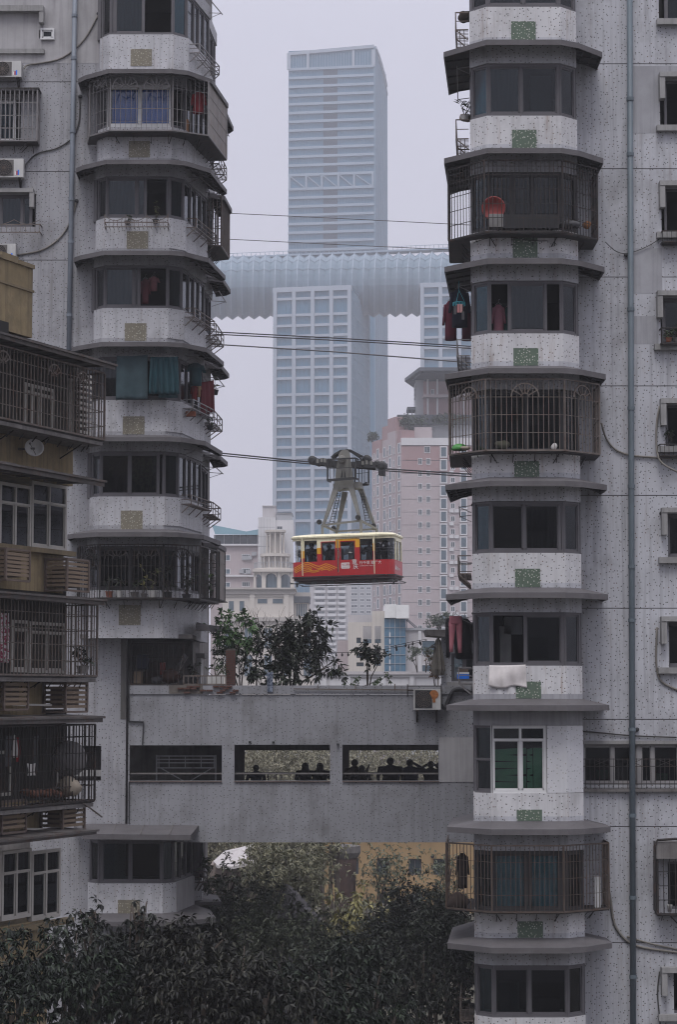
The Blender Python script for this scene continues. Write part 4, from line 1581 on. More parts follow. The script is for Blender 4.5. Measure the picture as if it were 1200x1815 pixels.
# racks and drying rails on the bay's left side
sdA, sdB = (3.92, 62.3), (RB[1][0], 58.7)
for (y, hh) in ((22, .5), (212, .55), (602, .45), (985, .5), (1183, .45), (1770, .6)):
    rack(rtw, sdA, (RB[1][0], 59.0), PZ(y, 59), .36, hh, M['cage_lt'] if y in (602, 1183) else M['cage'])
for i in (1, 3, 5, 6):
    drying_rail(rtw, sdA, sdB, PZ(RF[i][0] + 45, 58.6), .34)
# ------------------------------------------------------------------ left tower
DL = 70.0
WL = 71.1
ltw = thing('apartment_tower', 'worn speckled apartment tower with olive mosaic panels left of the cable car', 'apartment tower', (-7, 74, 0))
lx = lambda px, D: PX(px, D, 600)
LB = [(lx(163, WL), WL), (lx(165, 70.45), 70.45), (lx(181, DL), DL), (lx(297, DL), DL), (lx(324, 70.45), 70.45), (-4.64, 73.3), (-4.95, 73.35)]
LOUT = [(lx(127, 70.2), WL), (lx(128, 70.15), 70.15), (lx(140, 69.75), 69.75), (lx(182, 69.0), 69.0), (lx(296, 69.0), 69.0), (lx(325, 69.2), 69.2), (-4.36, 70.2), (-3.96, 73.2), (-4.12, 73.5)]
LIN = [(lx(163, WL), WL - .02), (lx(163, 70.6), 70.6), (LB[1][0], 70.5), (LB[2][0], DL), (LB[3][0], DL), (LB[4][0], 70.42), (LB[4][0] + .02, 70.5), (-4.65, 73.25), (-4.66, 73.3)]
FOUT = [(-4.6, 73.75), (-4.08, 74.1), (-3.93, 76.2), (-4.1, 76.6), (-4.5, 76.85)]
FIN = [(-4.85, 73.8), (-4.78, 74.2), (-4.62, 76.2), (-4.6, 76.3), (-4.6, 76.4)]
LFB = [(-4.9, 73.6), (-4.76, 73.8), (-4.6, 76.35), (-4.9, 76.6)]
LF = [(-45, -20, 61), (122, 150, 225), (283, 312, 386), (444, 470, 546), (606, 632, 709), (774, 800, 880), (943, 968, 1046)]
mz = {0: (87, 117), 1: (250, 279), 2: (410, 441), 3: (573, 604), 4: (738, 770), 5: (905, 940), 6: (1072, 1108)}
LLAY = {
    0: [(0, .08, 'g', None), (.08, .53, 'gt', 'curtain_teal'), (.53, 1, 'o', None)],
    1: [(0, .5, 'g', 'curtain_blue'), (.5, 1, 'g', 'curtain_blue')],
    2: [(0, .48, 'gt', 'curtain_teal'), (.48, .62, 'gt', 'curtain_dark'), (.62, 1, 'o', None)],
    3: [(0, .47, 'gt', 'curtain_teal'), (.47, .55, 'g', None), (.55, 1, 'o', None)],
    4: [(0, .5, 'g', 'curtain_dark'), (.5, 1, 'g', None)],
    5: [(0, .46, 'g', None), (.46, .9, 'g', 'curtain_check'), (.9, 1, 'o', None)],
    6: [(0, .5, 'g', None), (.5, 1, 'g', None)],
}
# the tower leans a little: every storey sits a few centimetres left of the one above
def lean(i): return .039 * (3.3 - i)
def shifted(poly, i): return [(p[0] + lean(i), p[1]) for p in poly]
LB_, LOUT_, LIN_, FOUT_, FIN_, LFB_ = LB, LOUT, LIN, FOUT, FIN, LFB
for i, (ya, yt, yb) in enumerate(LF):
    LB, LOUT, LIN, FOUT, FIN, LFB = [shifted(q, i) for q in (LB_, LOUT_, LIN_, FOUT_, FIN_, LFB_)]
    zf = PZ(ya, 69.0)
    if i:
        awning(ltw, LOUT, LIN, zf, th=.15)
        awning(ltw, FOUT, FIN, zf + rnd.uniform(-.08, .08), th=.15)
    zt, zb = PZ(yt, DL), PZ(yb, DL)
    zat = zf + .3
    off_strip(MB(), LB, .16, zt, zat).build('lintel', M['tile_leftwall'], ltw)
    znext = (PZ(LF[i + 1][0], 69) + .3) if i < 6 else PZ(1131, DL)
    poly = LB[:5] + [(-4.64, 73.3), (-8.6, 73.3), (-8.6, WL), (LB[0][0], WL)]
    MB().prism(LB[:-1] + [(LB[0][0], 73.3)], znext, zb).build('parapet', M['tile_left'], ltw)
    m0, m1 = mz[i]
    cxm = (LB[2][0] + LB[3][0]) / 2
    MB().box(cxm - .36 - .0, cxm + .36, DL - .014, DL + .02, PZ(m1, DL), PZ(m0, DL)).build('mosaic_panel', M['olive'], ltw)
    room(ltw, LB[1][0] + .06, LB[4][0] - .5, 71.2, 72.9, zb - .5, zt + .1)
    mb = MB()
    mb.box(LB[0][0], LB[0][0] + .12, 70.6, WL, zb, zt)
    mb.build('bay_side', M['frame'], ltw)
    fmat = M['frame_wh'] if i in (1,) else M['frame_dk'] if i == 6 else M['frame']
    facet_window(ltw, LB[1], LB[2], zb, zt, [(0, 1, 'g', 'curtain_dark' if i % 2 else None)], M['frame'])
    facet_window(ltw, LB[2], LB[3], zb, zt, LLAY[i], fmat, fw=.09, gmat=M['glass_clear'] if i == 1 else None)
    facet_window(ltw, LB[3], LB[4], zb, zt, [(0, 1, 'gt', {2: 'curtain_grey', 5: 'curtain_dark'}.get(i))], M['frame'])
    facet_window(ltw, LB[4], LB[5], zb, zt, [(0, .3, 'g'), (.3, .52, 'g'), (.52, .75, 'g'), (.75, 1, 'g')], M['frame'])
    # the second bay farther along the side
    MB().prism([(p[0], p[1]) for p in LFB] + [(-8, 76.6), (-8, 73.6)], znext, zb).build('side_parapet', M['tile_leftwall'], ltw)
    off_strip(MB(), LFB, .14, zt, zat).build('side_lintel', M['tile_leftwall'], ltw)
    facet_window(ltw, LFB[0], LFB[1], zb, zt, [(0, 1, 'g')], M['frame'])
    facet_window(ltw, LFB[1], LFB[2], zb, zt, [(0, .35, 'g'), (.35, .7, 'g'), (.7, 1, 'g')], M['frame'])
    if i in (2, 3, 4, 5, 0, 1):
        if i != 1:
            rack(ltw, (LB[4][0] + .03, 70.6), (-4.66 + lean(i), 73.2), zb + .1 if i != 0 else PZ(69, DL), .34, .3, M['cage_lt'] if i in (0, 4) else M['cage'])
    if i in (3, 4, 5, 1):
        rack(ltw, (-4.74 + lean(i), 73.9), (-4.6 + lean(i), 76.3), zb + .15, .42, .42, M['cage'])
    if i not in (1, 6):
        drying_rail(ltw, (LB[4][0] + .02, 70.7), (-4.66 + lean(i), 73.2), zt + .12, .45)
    if i in (1, 2, 3, 4, 5):
        drying_rail(ltw, (-4.74 + lean(i), 74.0), (-4.6 + lean(i), 76.3), zt - .1, .5)
LB, LOUT, LIN, FOUT, FIN, LFB = LB_, LOUT_, LIN_, FOUT_, FIN_, LFB_
# inner body that closes the side of the tower
MB().box(-12.8, -5.0, 73.0, 82, 0, PZ(-300, WL)).build('core', M['concrete_dk'], ltw)
MB().box(-5.0, -4.98, 73.4, 73.6, PZ(1131, DL), PZ(-100, WL)).build('side_recess', M['concrete'], ltw)

# plain front wall to the left of the bays, and the wall under them
LJ = [-15, 145, 304, 461, 620]
LH = [(66, 96, 51, 71), (-200, 27, 176, 250), (-200, 56, 344, 402)]
facade(ltw, -130, 176, -300, 800, LJ, LH, WL, M['tile_leftwall'])
jb = MB()
for y in LJ:
    jb.box(PX(-130, WL, 900), PX(163, WL, 900), WL + .035, WL + .24, PZ(y, WL) - .05, PZ(y, WL) + .05)
jb.build('joint_backing', M['concrete_dk'], ltw)
LH2 = [(130, 183, 1322, 1384)]
facade(ltw, 60, 163.2, 800, 1960, [], [(60, 183, 1322, 1384)], WL, M['tile_leftwall'], name='wall_panel')
facade(ltw, 163.2, 226, 1131, 1960, [], [(163, 183, 1322, 1384)], WL, M['tile_leftwall'], name='wall_panel')
room(ltw, PX(60, WL, 900), PX(184, WL, 900), WL + .26, WL + 2, PZ(1400, WL), PZ(1310, WL))
MB().box(PX(60, WL, 900), PX(183, WL, 900), WL + .06, WL + .16, PZ(1376, WL), PZ(1365, WL)).build('parapet_ledge', M['concrete'], ltw)
MB().box(PX(216, WL, 900), PX(226, WL, 900), WL - .012, WL + .02, PZ(1275, WL), PZ(1131, WL)).build('render_patch', pbr('stained_render', (.12, .115, .11), .9, var=.25, streak=.45, grime=.5), ltw)
# smooth rendered zone at the top left and its framed recess
MB().box(PX(-130, WL, 900), PX(187, WL, 900), WL - .006, WL + .02, PZ(112, WL), PZ(-300, WL)).build('render_patch', M['plaster_lt'], ltw)
mb = MB()
mb.box(PX(-130, WL), PX(70, WL), WL - .3, WL, PZ(24, WL), PZ(14, WL))
mb.box(PX(62, WL), PX(70, WL), WL - .28, WL, PZ(44, WL), PZ(24, WL))
mb.box(PX(-130, WL), PX(71, WL), WL - .12, WL, PZ(96, WL), PZ(88, WL))
mb.build('window_surround', M['concrete'], ltw)
MB().box(PX(-130, WL), PX(66, WL), WL - .03, WL - .007, PZ(88, WL), PZ(24, WL)).build('blocked_window', M['plaster_lt'], ltw)
a, b = P(66, 71, WL - .02), P(96, 51, WL - .02)
facet_window(ltw, (a.x + .1, WL - .10), (b.x, WL - .10), a.z, b.z, [(0, 1, 'g')], M['frame_wh'], rec=.0, fw=.06)
MB().box(a.x + .05, b.x - .05, WL - .030, WL - .008, a.z + .05, b.z - .05).build('vent_grille', M['black'], ltw)
# caged window, lower hooded window
a, b = P(-200, 402, WL), P(56, 344, WL)
facet_window(ltw, (a.x, WL), (b.x, WL), a.z, b.z, [(0, .78, 'gt', None), (.78, .93, 'gt', 'curtain_teal'), (.93, 1, 'gt')], M['frame'], rec=.12)
room(ltw, a.x, b.x, WL + .28, WL + 2, a.z - .1, b.z + .1)
mb = MB()
mb.box(a.x, b.x + .08, WL - .3, WL, b.z + .002, b.z + .14)
mb.box(b.x - .05, b.x + .1, WL - .28, WL, b.z - .5, b.z)
mb.build('window_hood', M['concrete'], ltw)
bars = MB()
x1 = PX(67, WL - .4)
x0 = PX(-120, WL - .4)
z0_, z1_ = PZ(412, WL - .4), PZ(398, WL - .4)
for z in (z0_, z1_):
    bars.bar((x0, WL - .42, z), (x1, WL - .42, z), .03)
    bars.bar((x1, WL - .42, z), (x1, WL, z), .03)
k = 0
while x0 + k * .16 < x1:
    bars.bar((x0 + k * .16, WL - .42, z0_), (x0 + k * .16, WL - .42, z1_), .014, caps=False)
    k += 1
for k in range(4):
    xa = x0 + (x1 - x0) * k / 4
    w_ = (x1 - x0) / 4
    bars.path([Vector((xa + w_ * j / 6, WL - .43, z1_ + .16 * abs(1 - j / 3) ** 1.5)) for j in range(7)], .018)
bars.build('flower_rack', M['cage'], ltw)
a, b = P(-120, 250, WL - .5), P(66, 160, WL - .5)
cage(ltw, [(a.x, WL - .55), (b.x, WL - .55), (b.x, WL)], a.z, b.z, .155, .015, [.04, .25, .5, .75], M['cage_lt'], floor=[(a.x, WL), (a.x, WL - .55), (b.x, WL - .55), (b.x, WL)])
MB().box(a.x, b.x + .06, WL - .6, WL, b.z + .02, b.z + .07).build('cage_roof', M['cage_dk'], ltw)
a, b = P(-200, 250, WL), P(27, 176, WL)
facet_window(ltw, (a.x, WL), (b.x, WL), a.z, b.z, [(0, .84, 'o'), (.84, 1, 'gt', 'curtain_white')], M['frame_wh'], rec=.1)
room(ltw, a.x, b.x, WL + .28, WL + 2, a.z - .1, b.z + .1)
# drainpipe and hoses
d0, d1 = P(132, 0, WL - .12), P(121, 640, WL - .12)
drainpipe(ltw, [d1 + (d1 - d0) * .3, d0 + (d0 - d1) * .3], .085, M['pipe_lt'], [PZ(y, WL) for y in (30, 105, 235, 355, 430, 560)])
wd = WL - .04
hose(ltw, [P(174, 25, wd), P(150, 72, wd), P(110, 105, wd), P(70, 112, wd), P(45, 115, wd), P(42, 122, wd - .3)], .03)
hose(ltw, [P(141, 170, wd), P(141, 215, wd), P(130, 245, wd), P(100, 265, wd), P(65, 270, wd), P(45, 290, wd), P(40, 305, wd - .3)], .025, M['cable_blk'])
hose(ltw, [P(135, 355, wd), P(130, 380, wd), P(110, 420, wd), P(75, 445, wd), P(30, 452, wd)], .03)
for (px, y) in ((174, 24), (141, 171), (135, 356)):
    MB().ell(P(px, y, wd), .07, .06, .07, 8, 6).build('cable_socket', M['black'], ltw)

# cages of the left tower
LC = [(lx(147, WL), WL - .05), (lx(150, 70.1), 70.1), (lx(186, 69.35), 69.35), (lx(298, 69.35), 69.35), (lx(362, 70.0), 70.0), (-4.02, 73.2)]
LFLo = [(-4.66, 73.25), (LB[4][0] + .02, 70.45), (LB[3][0], DL - .01), (LB[2][0], DL - .01), (LB[1][0] - .01, 70.45), (LB[0][0] - .01, WL - .04)]
cage(ltw, shifted(LC, 1), PZ(231, 69.35), PZ(134, 69.35), .17, .007, [.17, .4, .78], M['cage_lt'],
     arches=[(1, .5, .36, PZ(158, 69.8)), (2, .24, .42, PZ(156, 69.35)), (2, .74, .42, PZ(156, 69.35))], floor=shifted(LC + LFLo, 1), solid=(4,))
cage(ltw, shifted(LC[:5] + [(-4.0, 73.0)], 6), PZ(1060, 69.35), PZ(965, 69.35), .14, .009, [.3, .6, .8], M['cage_dk'],
     arches=[(1, .5, .34, PZ(990, 69.8)), (2, .26, .38, PZ(990, 69.35)), (2, .76, .38, PZ(990, 69.35)), (3, .5, .36, PZ(992, 69.7))], floor=shifted(LC + LFLo, 6))
FC = [(-4.72, 73.85), (-4.15, 74.0), (-3.98, 76.1), (-4.5, 76.5)]
zt, zb = PZ(312, DL), PZ(386, DL)
cage(ltw, FC, zb - .1, zt + .25, .14, .014, [.35, .7], M['cage'], floor=[(-4.76, 73.8), (-4.15, 73.95), (-3.98, 76.15), (-4.58, 76.5)])
zt, zb = PZ(968, DL), PZ(1046, DL)
FC = shifted(FC, 6)
cage(ltw, FC, zb - .1, zt + .2, .14, .014, [.35, .7], M['cage_dk'], floor=[(-4.76, 73.8), (-4.15, 73.95), (-3.98, 76.15), (-4.58, 76.5)], solid=(1,))
a, b = P(185, 402, 69.6), P(297, 384, 69.6)
mb = MB()
for z in (P(0, 402, 69.6).z, P(0, 394, 69.6).z):
    mb.bar((a.x, 69.6, z), (b.x, 69.6, z), .03); mb.bar((a.x, 69.6, z), (a.x, 70, z), .03); mb.bar((b.x, 69.6, z), (b.x, 70, z), .03)
n_ = 15
zlo, zhi = PZ(402, 69.6), PZ(380, 69.6)
for k in range(n_ + 1):
    x = a.x + (b.x - a.x) * k / n_
    mb.bar((x, 69.6, zlo), (x, 69.6, zlo + .22), .016, up=(0, 1, 0), caps=False)
    mb.bar((x, 69.6, zlo), (x, 70, zlo), .014)
for k in range(3):
    xa = a.x + (b.x - a.x) * k / 3
    w_ = (b.x - a.x) / 3
    mb.path([Vector((xa + w_ * j / 8, 69.59, zlo + .2 + .16 * abs(1 - j / 4) ** 1.6)) for j in range(9)], .02)
    mb.bar((xa, 69.6, zlo), (xa, 69.6, zhi), .025, up=(0, 1, 0))
mb.bar((b.x, 69.6, zlo), (b.x, 69.6, zhi), .025, up=(0, 1, 0))
mb.build('flower_rack', M['cage'], ltw)

# small awning and slab ends near the bridge roof, bay below the bridge
zz = PZ(1109, 71.5)
awning(ltw, [(-4.75, 71.0), (-4.35, 71.0), (-3.75, 73.6), (-4.0, 73.9)], [(-4.78, 71.4), (-4.76, 71.5), (-4.66, 73.4), (-4.66, 73.6)], zz, .12, .2)
zz = PZ(1152, 75)
MB().prism([(-4.4, 74.2), (-3.35, 75.0), (-3.45, 77.5), (-4.6, 77.5)], zz - .14, zz).build('concrete_canopy', M['concrete'], ltw)
zz = PZ(1140, 73.5)
LBz0, LBz1 = PZ(1566, DL), PZ(1488, DL)
LB2 = [(PX(163, WL, 1560), WL), (PX(155, 70.4, 1560), 70.4), (PX(172, DL, 1560), DL), (PX(288, DL, 1560), DL), (PX(311, 70.4, 1560), 70.4), (PX(343, 73, 1560), 73.0)]
MB().prism(LB2[:-1] + [LB2[5], (LB2[0][0], 73.0)], PZ(1625, DL), LBz0).build('parapet', M['tile_left'], ltw)
MB().obox(Vector((LB2[4][0], LB2[4][1], PZ(1622, DL))) + Vector((.01, 0, 0)), Vector((LB2[5][0] - LB2[4][0], 2.6, 0)), (.02, -.005, 0), (0, 0, LBz0 - PZ(1622, DL) - .01)).build('render_patch', M['plaster_lt'], ltw)
cxm = (PX(209, DL, 1600) + PX(247, DL, 1600)) / 2
MB().box(cxm - .36, cxm + .36, DL - .014, DL + .02, PZ(1622, DL), PZ(1595, DL)).build('mosaic_panel', M['olive'], ltw)
facet_window(ltw, LB2[1], LB2[2], LBz0, LBz1, [(0, 1, 'g', None)])
facet_window(ltw, LB2[2], LB2[3], LBz0, LBz1, [(0, .06, 'g'), (.06, .5, 'g'), (.5, 1, 'g')], fw=.09)
facet_window(ltw, LB2[3], LB2[4], LBz0, LBz1, [(0, 1, 'g', 'curtain_dark')])
facet_window(ltw, LB2[4], LB2[5], LBz0, LBz1, [(0, .35, 'g'), (.35, .65, 'g'), (.65, 1, 'g')])
room(ltw, LB2[1][0] + .06, LB2[4][0] - .06, WL, 72.8, LBz0 - .4, LBz1 + .1)
za = PZ(1478, 68.9)
mb = MB()
q = [P(147, 1478, 68.9), P(338, 1480, 68.9), P(354, 1460, 70.9), P(130, 1460, 70.9)]
mb.add(q + [p - Zv * .17 for p in q], [(0, 1, 2, 3), (7, 6, 5, 4), (4, 5, 1, 0), (5, 6, 2, 1), (6, 7, 3, 2), (7, 4, 0, 3)])
aw = mb.build('awning', M['awning'], ltw)
sm = MB()
for px in (198, 248, 300):
    sm.bar(P(px, 1479, 68.9) + Zv * .012, P(px + 8, 1460.5, 70.85) + Zv * .012, .03, .02)
sm.build('roof_seam', M['concrete_dk'], aw)
awning(ltw, [(PX(170, 69.2, 1630), 69.1), (PX(310, 69.0, 1630), 69.0), (PX(382, 70.3, 1630), 70.3), (PX(372, 73, 1630), 73)], [(LB2[2][0] - .2, DL), (LB2[3][0], DL), (LB2[4][0], 70.4), (LB2[5][0], 72.9)], PZ(1634, 69.0), .17, .15)
awning(ltw, [(PX(340, 73, 1600), 73.0), (PX(392, 73.2, 1600), 73.2), (PX(385, 75.5, 1600), 75.5)], [(PX(340, 74, 1600), 73.6), (PX(345, 74, 1600), 73.7), (PX(345, 76, 1600), 75.5)], PZ(1598, 73.2), .12, .12)
facade(ltw, 100, 330, 1628, 1990, [], [], 70.9, M['tile_leftwall'])
cage(ltw, [(PX(180, 70.5, 1650), 70.6), (PX(300, 70.5, 1650), 70.6)], PZ(1800, 70), PZ(1645, 70), .16, .012, 3, M['cage_dk'])
MB().prism([(PX(345, 73.2, 1560), 73.2), (PX(358, 73.2, 1560), 73.3), (PX(360, 76, 1560), 76), (PX(345, 76, 1560), 76)], PZ(1600, 73), PZ(1562, 73)).build('side_parapet', M['tile_left'], ltw)
facet_window(ltw, (PX(343, 73.2, 1530), 73.2), (PX(358, 73.2, 1530), 73.3), PZ(1562, 73), PZ(1493, 73), [(0, .5, 'g'), (.5, 1, 'g')])
rack(ltw, (PX(344, 73.1, 1530), 73.1), (PX(358, 73.1, 1530), 73.25), PZ(1545, 73), .4, .35, M['cage'])
MB().box(PX(343, 74, 1530), PX(357, 74, 1530), 74.5, 76, PZ(1562, 74), PZ(1493, 74)).build('room', M['room'], ltw)

# ------------------------------------------------------------------ the bridge between the towers
DB = 70.6
brg = thing('connecting_bridge', 'speckled concrete bridge with three long openings and people, joining the two towers', 'bridge', (-.5, 72, 0))
OPN = [(229, 393, 1321, 1384), (415, 585, 1320, 1384), (607, 778, 1320, 1384)]
mb = MB()
def cut2(mb, px0, px1, py0, py1, holes, D, dep):
    xs = sorted({px0, px1, *[h for q in holes for h in q[:2]]})
    ys = sorted({py0, py1, *[h for q in holes for h in q[2:]]})
    for j in range(len(ys) - 1):
        run = None
        for i in range(len(xs) - 1):
            xm, ym = (xs[i] + xs[i + 1]) / 2, (ys[j] + ys[j + 1]) / 2
            solid = not any(q[0] < xm < q[1] and q[2] < ym < q[3] for q in holes)
            if solid:
                run = (xs[i] if run is None else run[0], xs[i + 1])
            if (not solid or i == len(xs) - 2) and run:
                mb.box(PX(run[0], D, 1350), PX(run[1], D, 1350), D, D + dep, PZ(ys[j + 1], D), PZ(ys[j], D))
                run = None
    return mb
X0 = 226.5
cut2(mb, X0, 850, 1231, 1493, OPN, DB, .22)
mb.build('front_wall', M['tile_bridge'], brg)
cut2(MB(), X0, 836, 1215, 1230.5, [], DB - .05, .35).build('coping', M['tile_bridge'], brg)
mb = MB()
for (p0, p1, y0, y1) in OPN:
    mb.box(PX(p0, DB, 1350), PX(p1, DB, 1350), DB - .06, DB + .2, PZ(y1 + 2, DB), PZ(y1, DB) - .003)
mb.build('window_sill', pbr('brown_sill', (.13, .10, .09), .85, var=.2), brg)
mb = MB()
mb.box(PX(778, DB, 1350) + .01, PX(845, DB, 1350), DB - .02, DB + .02, PZ(1386, DB), PZ(1307, DB))
mb.build('render_patch', M['plaster_lt'], brg)
# joint between bridge and left tower
mb = MB()
q = [P(228, 1205, DB - .05), P(228, 1279, DB - .05), P(254, 1280, DB - .05), P(252, 1320, DB - .05)]
mb.path(q, .035, .06)
mb.build('movement_joint', M['black'], brg)
mb = MB()
mb.path([P(228.5, 1386, DB - .03), P(228, 1460, DB - .03)], .035, .06)
mb.build('movement_joint', M['black'], brg)
# deck, ceiling, back wall with wide openings, cross wall of the dark bay
xa, xb = PX(229, DB, 1350), PX(850, DB, 1350)
YB = 74.0
MB().box(xa, xb, DB + .22, YB, PZ(1493, DB) + .001, PZ(1440, DB)).build('floor_slab', M['concrete_dk'], brg)
MB().box(xa, xb, DB + .22, YB, PZ(1318, DB), PZ(1235, DB)).build('roof_slab', M['concrete_dk'], brg)
mb = MB()
def bk(p0, p1, y0, y1):
    mb.box(PX(p0, YB, 1350), PX(p1, YB, 1350), YB, YB + .2, PZ(y1, YB), PZ(y0, YB))
bk(200, 433, 1300, 1482)
bk(433, 845, 1300, 1330)
bk(433, 845, 1390, 1482)
bk(600, 619, 1330, 1390)
bk(800, 845, 1330, 1390)
mb.build('back_wall', M['concrete_dk'], brg)
MB().box(PX(400, 72, 1350), PX(408, 72, 1350), DB + .23, YB, PZ(1440, 72), PZ(1300, 72)).build('cross_wall', M['concrete_dk'], brg)
mb = MB()
for p0, p1 in ((229, 393), (415, 585), (607, 778)):
    mb.bar(P(p0, 1371, DB + .12), P(p1, 1371, DB + .12), .05)
mb.build('handrail', M['concrete_dk'], brg)
mb = MB()
mb.bar(P(433, 1370, YB - .1), P(800, 1370, YB - .1), .05)
for px in (475, 490, 529, 560, 640, 660, 690, 705, 740):
    mb.bar(P(px, 1395, YB - .1), P(px, 1370, YB - .1), .035, up=(0, 1, 0))
mb.build('back_railing', M['cage_dk'], brg)
for (px, y) in ((445, 1315), (486, 1315.5), (599, 1319)):
    MB().box(PX(px - 2, DB), PX(px + 2, DB), DB - .12, DB, PZ(y + 2, DB), PZ(y - 1.5, DB)).build('wall_lamp', M['black'], brg)
# pipe along the coping
mb = MB()
mb.bar(P(520, 1221, DB - .12), P(732, 1223, DB - .12), .035)
for px in (563, 630, 700):
    mb.bar(P(px, 1222, DB - .12), P(px, 1212, DB - .12), .03)
mb.build('water_pipe', M['cage'], brg)
# bare brick where the coping has crumbled
br_me = MB().box(0, .2, -.1, 0, 0, .055).mesh('brick', M['brick'])
for r in range(4):
    for k in range(9):
        if rnd.random() < .3:
            inst('brick', br_me, brg, Matrix.Translation(Vector((PX(318, DB) + k * .215 + (r % 2) * .1, DB - .052 + rnd.uniform(0, .02), PZ(1229, DB) + r * .066))))
br2 = MB().box(PX(303, DB), PX(362, DB), DB - .06, DB + .2, PZ(1229.5, DB), PZ(1214.5, DB)).build('render_patch', pbr('crumbled_mortar', (.13, .115, .10), .95, var=.35, scale=4), brg)

# folded bed frame seen in the dark bay
fb = thing('folded_bed_frame', 'folded metal bed frame standing in the dark left opening of the bridge', 'bed frame', P(335, 1440, 72.2))
mb = MB()
f0 = lambda px, y: P(px, y, 72.2)
for y in (1340, 1346, 1352, 1361):
    mb.bar(f0(277, y), f0(382, y), .04)
for px in (277, 382):
    mb.bar(f0(px, 1438), f0(px, 1338), .045, up=(0, 1, 0))
for px in (281, 299, 328, 356, 379):
    mb.bar(f0(px, 1362), f0(px, 1340), .028, up=(0, 1, 0))
mb.bar(f0(284, 1361), f0(326, 1385), .035); mb.bar(f0(376, 1361), f0(330, 1388), .035)
mb.build('steel_frame', pbr('worn_steel', (.42, .42, .43), .4, .6, var=.3, rust=.2), fb)
# ------------------------------------------------------------------ old ochre building at the left edge
q0, q1 = P(0, 900, 50.0), P(187, 900, 54.5)
yo = Vector((q0.x, q0.y, 0))
yd = (Vector((q1.x, q1.y, 0)) - yo).normalized()
yn = Vector((yd.y, -yd.x, 0))
if yn.y > 0:
    yn = -yn
ob = thing('apartment_building', 'old ochre apartment building with tin roofs and caged balconies at the left edge', 'apartment building', tuple(yo + yd * 2 - yn * 3))
def yh(px, py, off):
    """s (along the wall) and z of a pixel on the plane `off` metres in front of the cage line"""
    p = hit(px, py, yo + yn * off, yn)
    return (p - yo).dot(yd), p.z
def yp(s, off, z):
    return yo + yd * s + yn * off + Zv * z
OW = -.95          # main wall plane; cages stand .95 m in front of it
def ybox(mb, s0, s1, o0, o1, z0, z1):
    return mb.obox(yp(s0, o1, z0), yd * (s1 - s0), yn * (o0 - o1), Zv * (z1 - z0))
S0 = -3.2
sW = yh(127, 820, OW)[0]         # right end of the wall
# main wall storeys
def zed(py, px=60, off=OW):
    return yh(px, py, off)[1]
zA = zed(745); zB = zed(845)
zR0 = zed(470, 40)
sT = yh(57, 520, OW)[0]
mb = MB()
ybox(mb, S0, sT, OW, OW - 3, zed(600), zR0)
mb.build('wall', M['yellow'], ob)
mb = MB()
for k in range(8):
    s_ = S0 + (sT - S0) * k / 8
    ybox(mb, s_, S0 + (sT - S0) * (k + 1) / 8 + .005 * (k % 2), OW + .05 + .01 * (k % 3), OW - .25, zR0 - .02, zR0 + .10 + .05 * math.sin(k * 2.3))
ybox(mb, S0, sT + .04, OW + .03, OW, zR0 - .62, zR0 - .56)
mb.build('cracked_parapet', M['yellow_trim'], ob)
mb = MB()
ybox(mb, S0, yh(14, 575, OW)[0], OW + .01, OW - .05, zed(590, 8), zed(570, 8))
mb.build('window', M['room'], ob)
def storey_wall(y0, y1, px, mat='yellow'):
    s1, z1 = yh(px, y0, OW)
    z0 = yh(px, y1, OW)[1]
    mb = MB()
    ybox(mb, S0, s1, OW, OW - 3, z0, z1)
    return mb.build('wall', M[mat], ob)
storey_wall(784, 862, 129)
storey_wall(980, 1052, 112)
storey_wall(1196, 1270, 81)
storey_wall(1418, 1484, 72)
storey_wall(1628, 1990, 84)
# dark floors behind the glazed and caged storeys
mb = MB()
ybox(mb, S0, yh(118, 900, OW)[0] - .1, OW - 2.0, OW - 3.0, 0, zed(600))
mb.build('core', M['room'], ob)

def tin_roof(py_l, py_r, px_r, th, off_front=.25, rear=OW, sheets=9, rise=.04, y_ref=0, label='awning'):
    s1, z1 = yh(px_r, py_r, off_front)
    s0, z0 = yh(0, py_l, off_front)
    zm = (z0 + z1) / 2
    mb = MB()
    n = sheets
    for k in range(n):
        sa = S0 + (s1 - S0) * k / n
        sb = S0 + (s1 - S0) * (k + 1) / n + .04
        dz = .012 * (k % 2) + rnd.uniform(-.012, .012)
        zf = zm + dz
        a, b, c, d = yp(sa, off_front, zf), yp(sb, off_front, zf), yp(sb, rear, zf + rise), yp(sa, rear, zf + rise)
        dn = Zv * -.03
        mb.add([a, b, c, d, a + dn, b + dn, c + dn, d + dn], [(0, 1, 2, 3), (7, 6, 5, 4), (4, 5, 1, 0), (5, 6, 2, 1), (6, 7, 3, 2), (7, 4, 0, 3)])
    aw = mb.build('awning', M['tin'], ob)
    e = MB()
    e.obox(yp(S0, off_front - .02, zm - th), yd * (s1 - S0), yn * -.05, Zv * (th - .035))
    e.obox(yp(S0, off_front + .04, zm - .05), yd * (s1 - S0 + .03), yn * -.12, Zv * .05)
    for k in range(12):
        sa = S0 + (s1 - S0) * (k + .5) / 12
        e.bar(yp(sa, off_front - .05, zm - .08), yp(sa, rear, zm - .08 + rise), .05)
    e.build('gutter', M['tin'], aw)
    return zm
tin_roof(586, 648, 205, .14, .28)
tin_roof(818, 852, 186, .16, .28)
tin_roof(1037, 1072, 186, .15, .28)
tin_roof(1266, 1276, 183, .15, .28)
tin_roof(1483, 1476, 172, .12, .28)
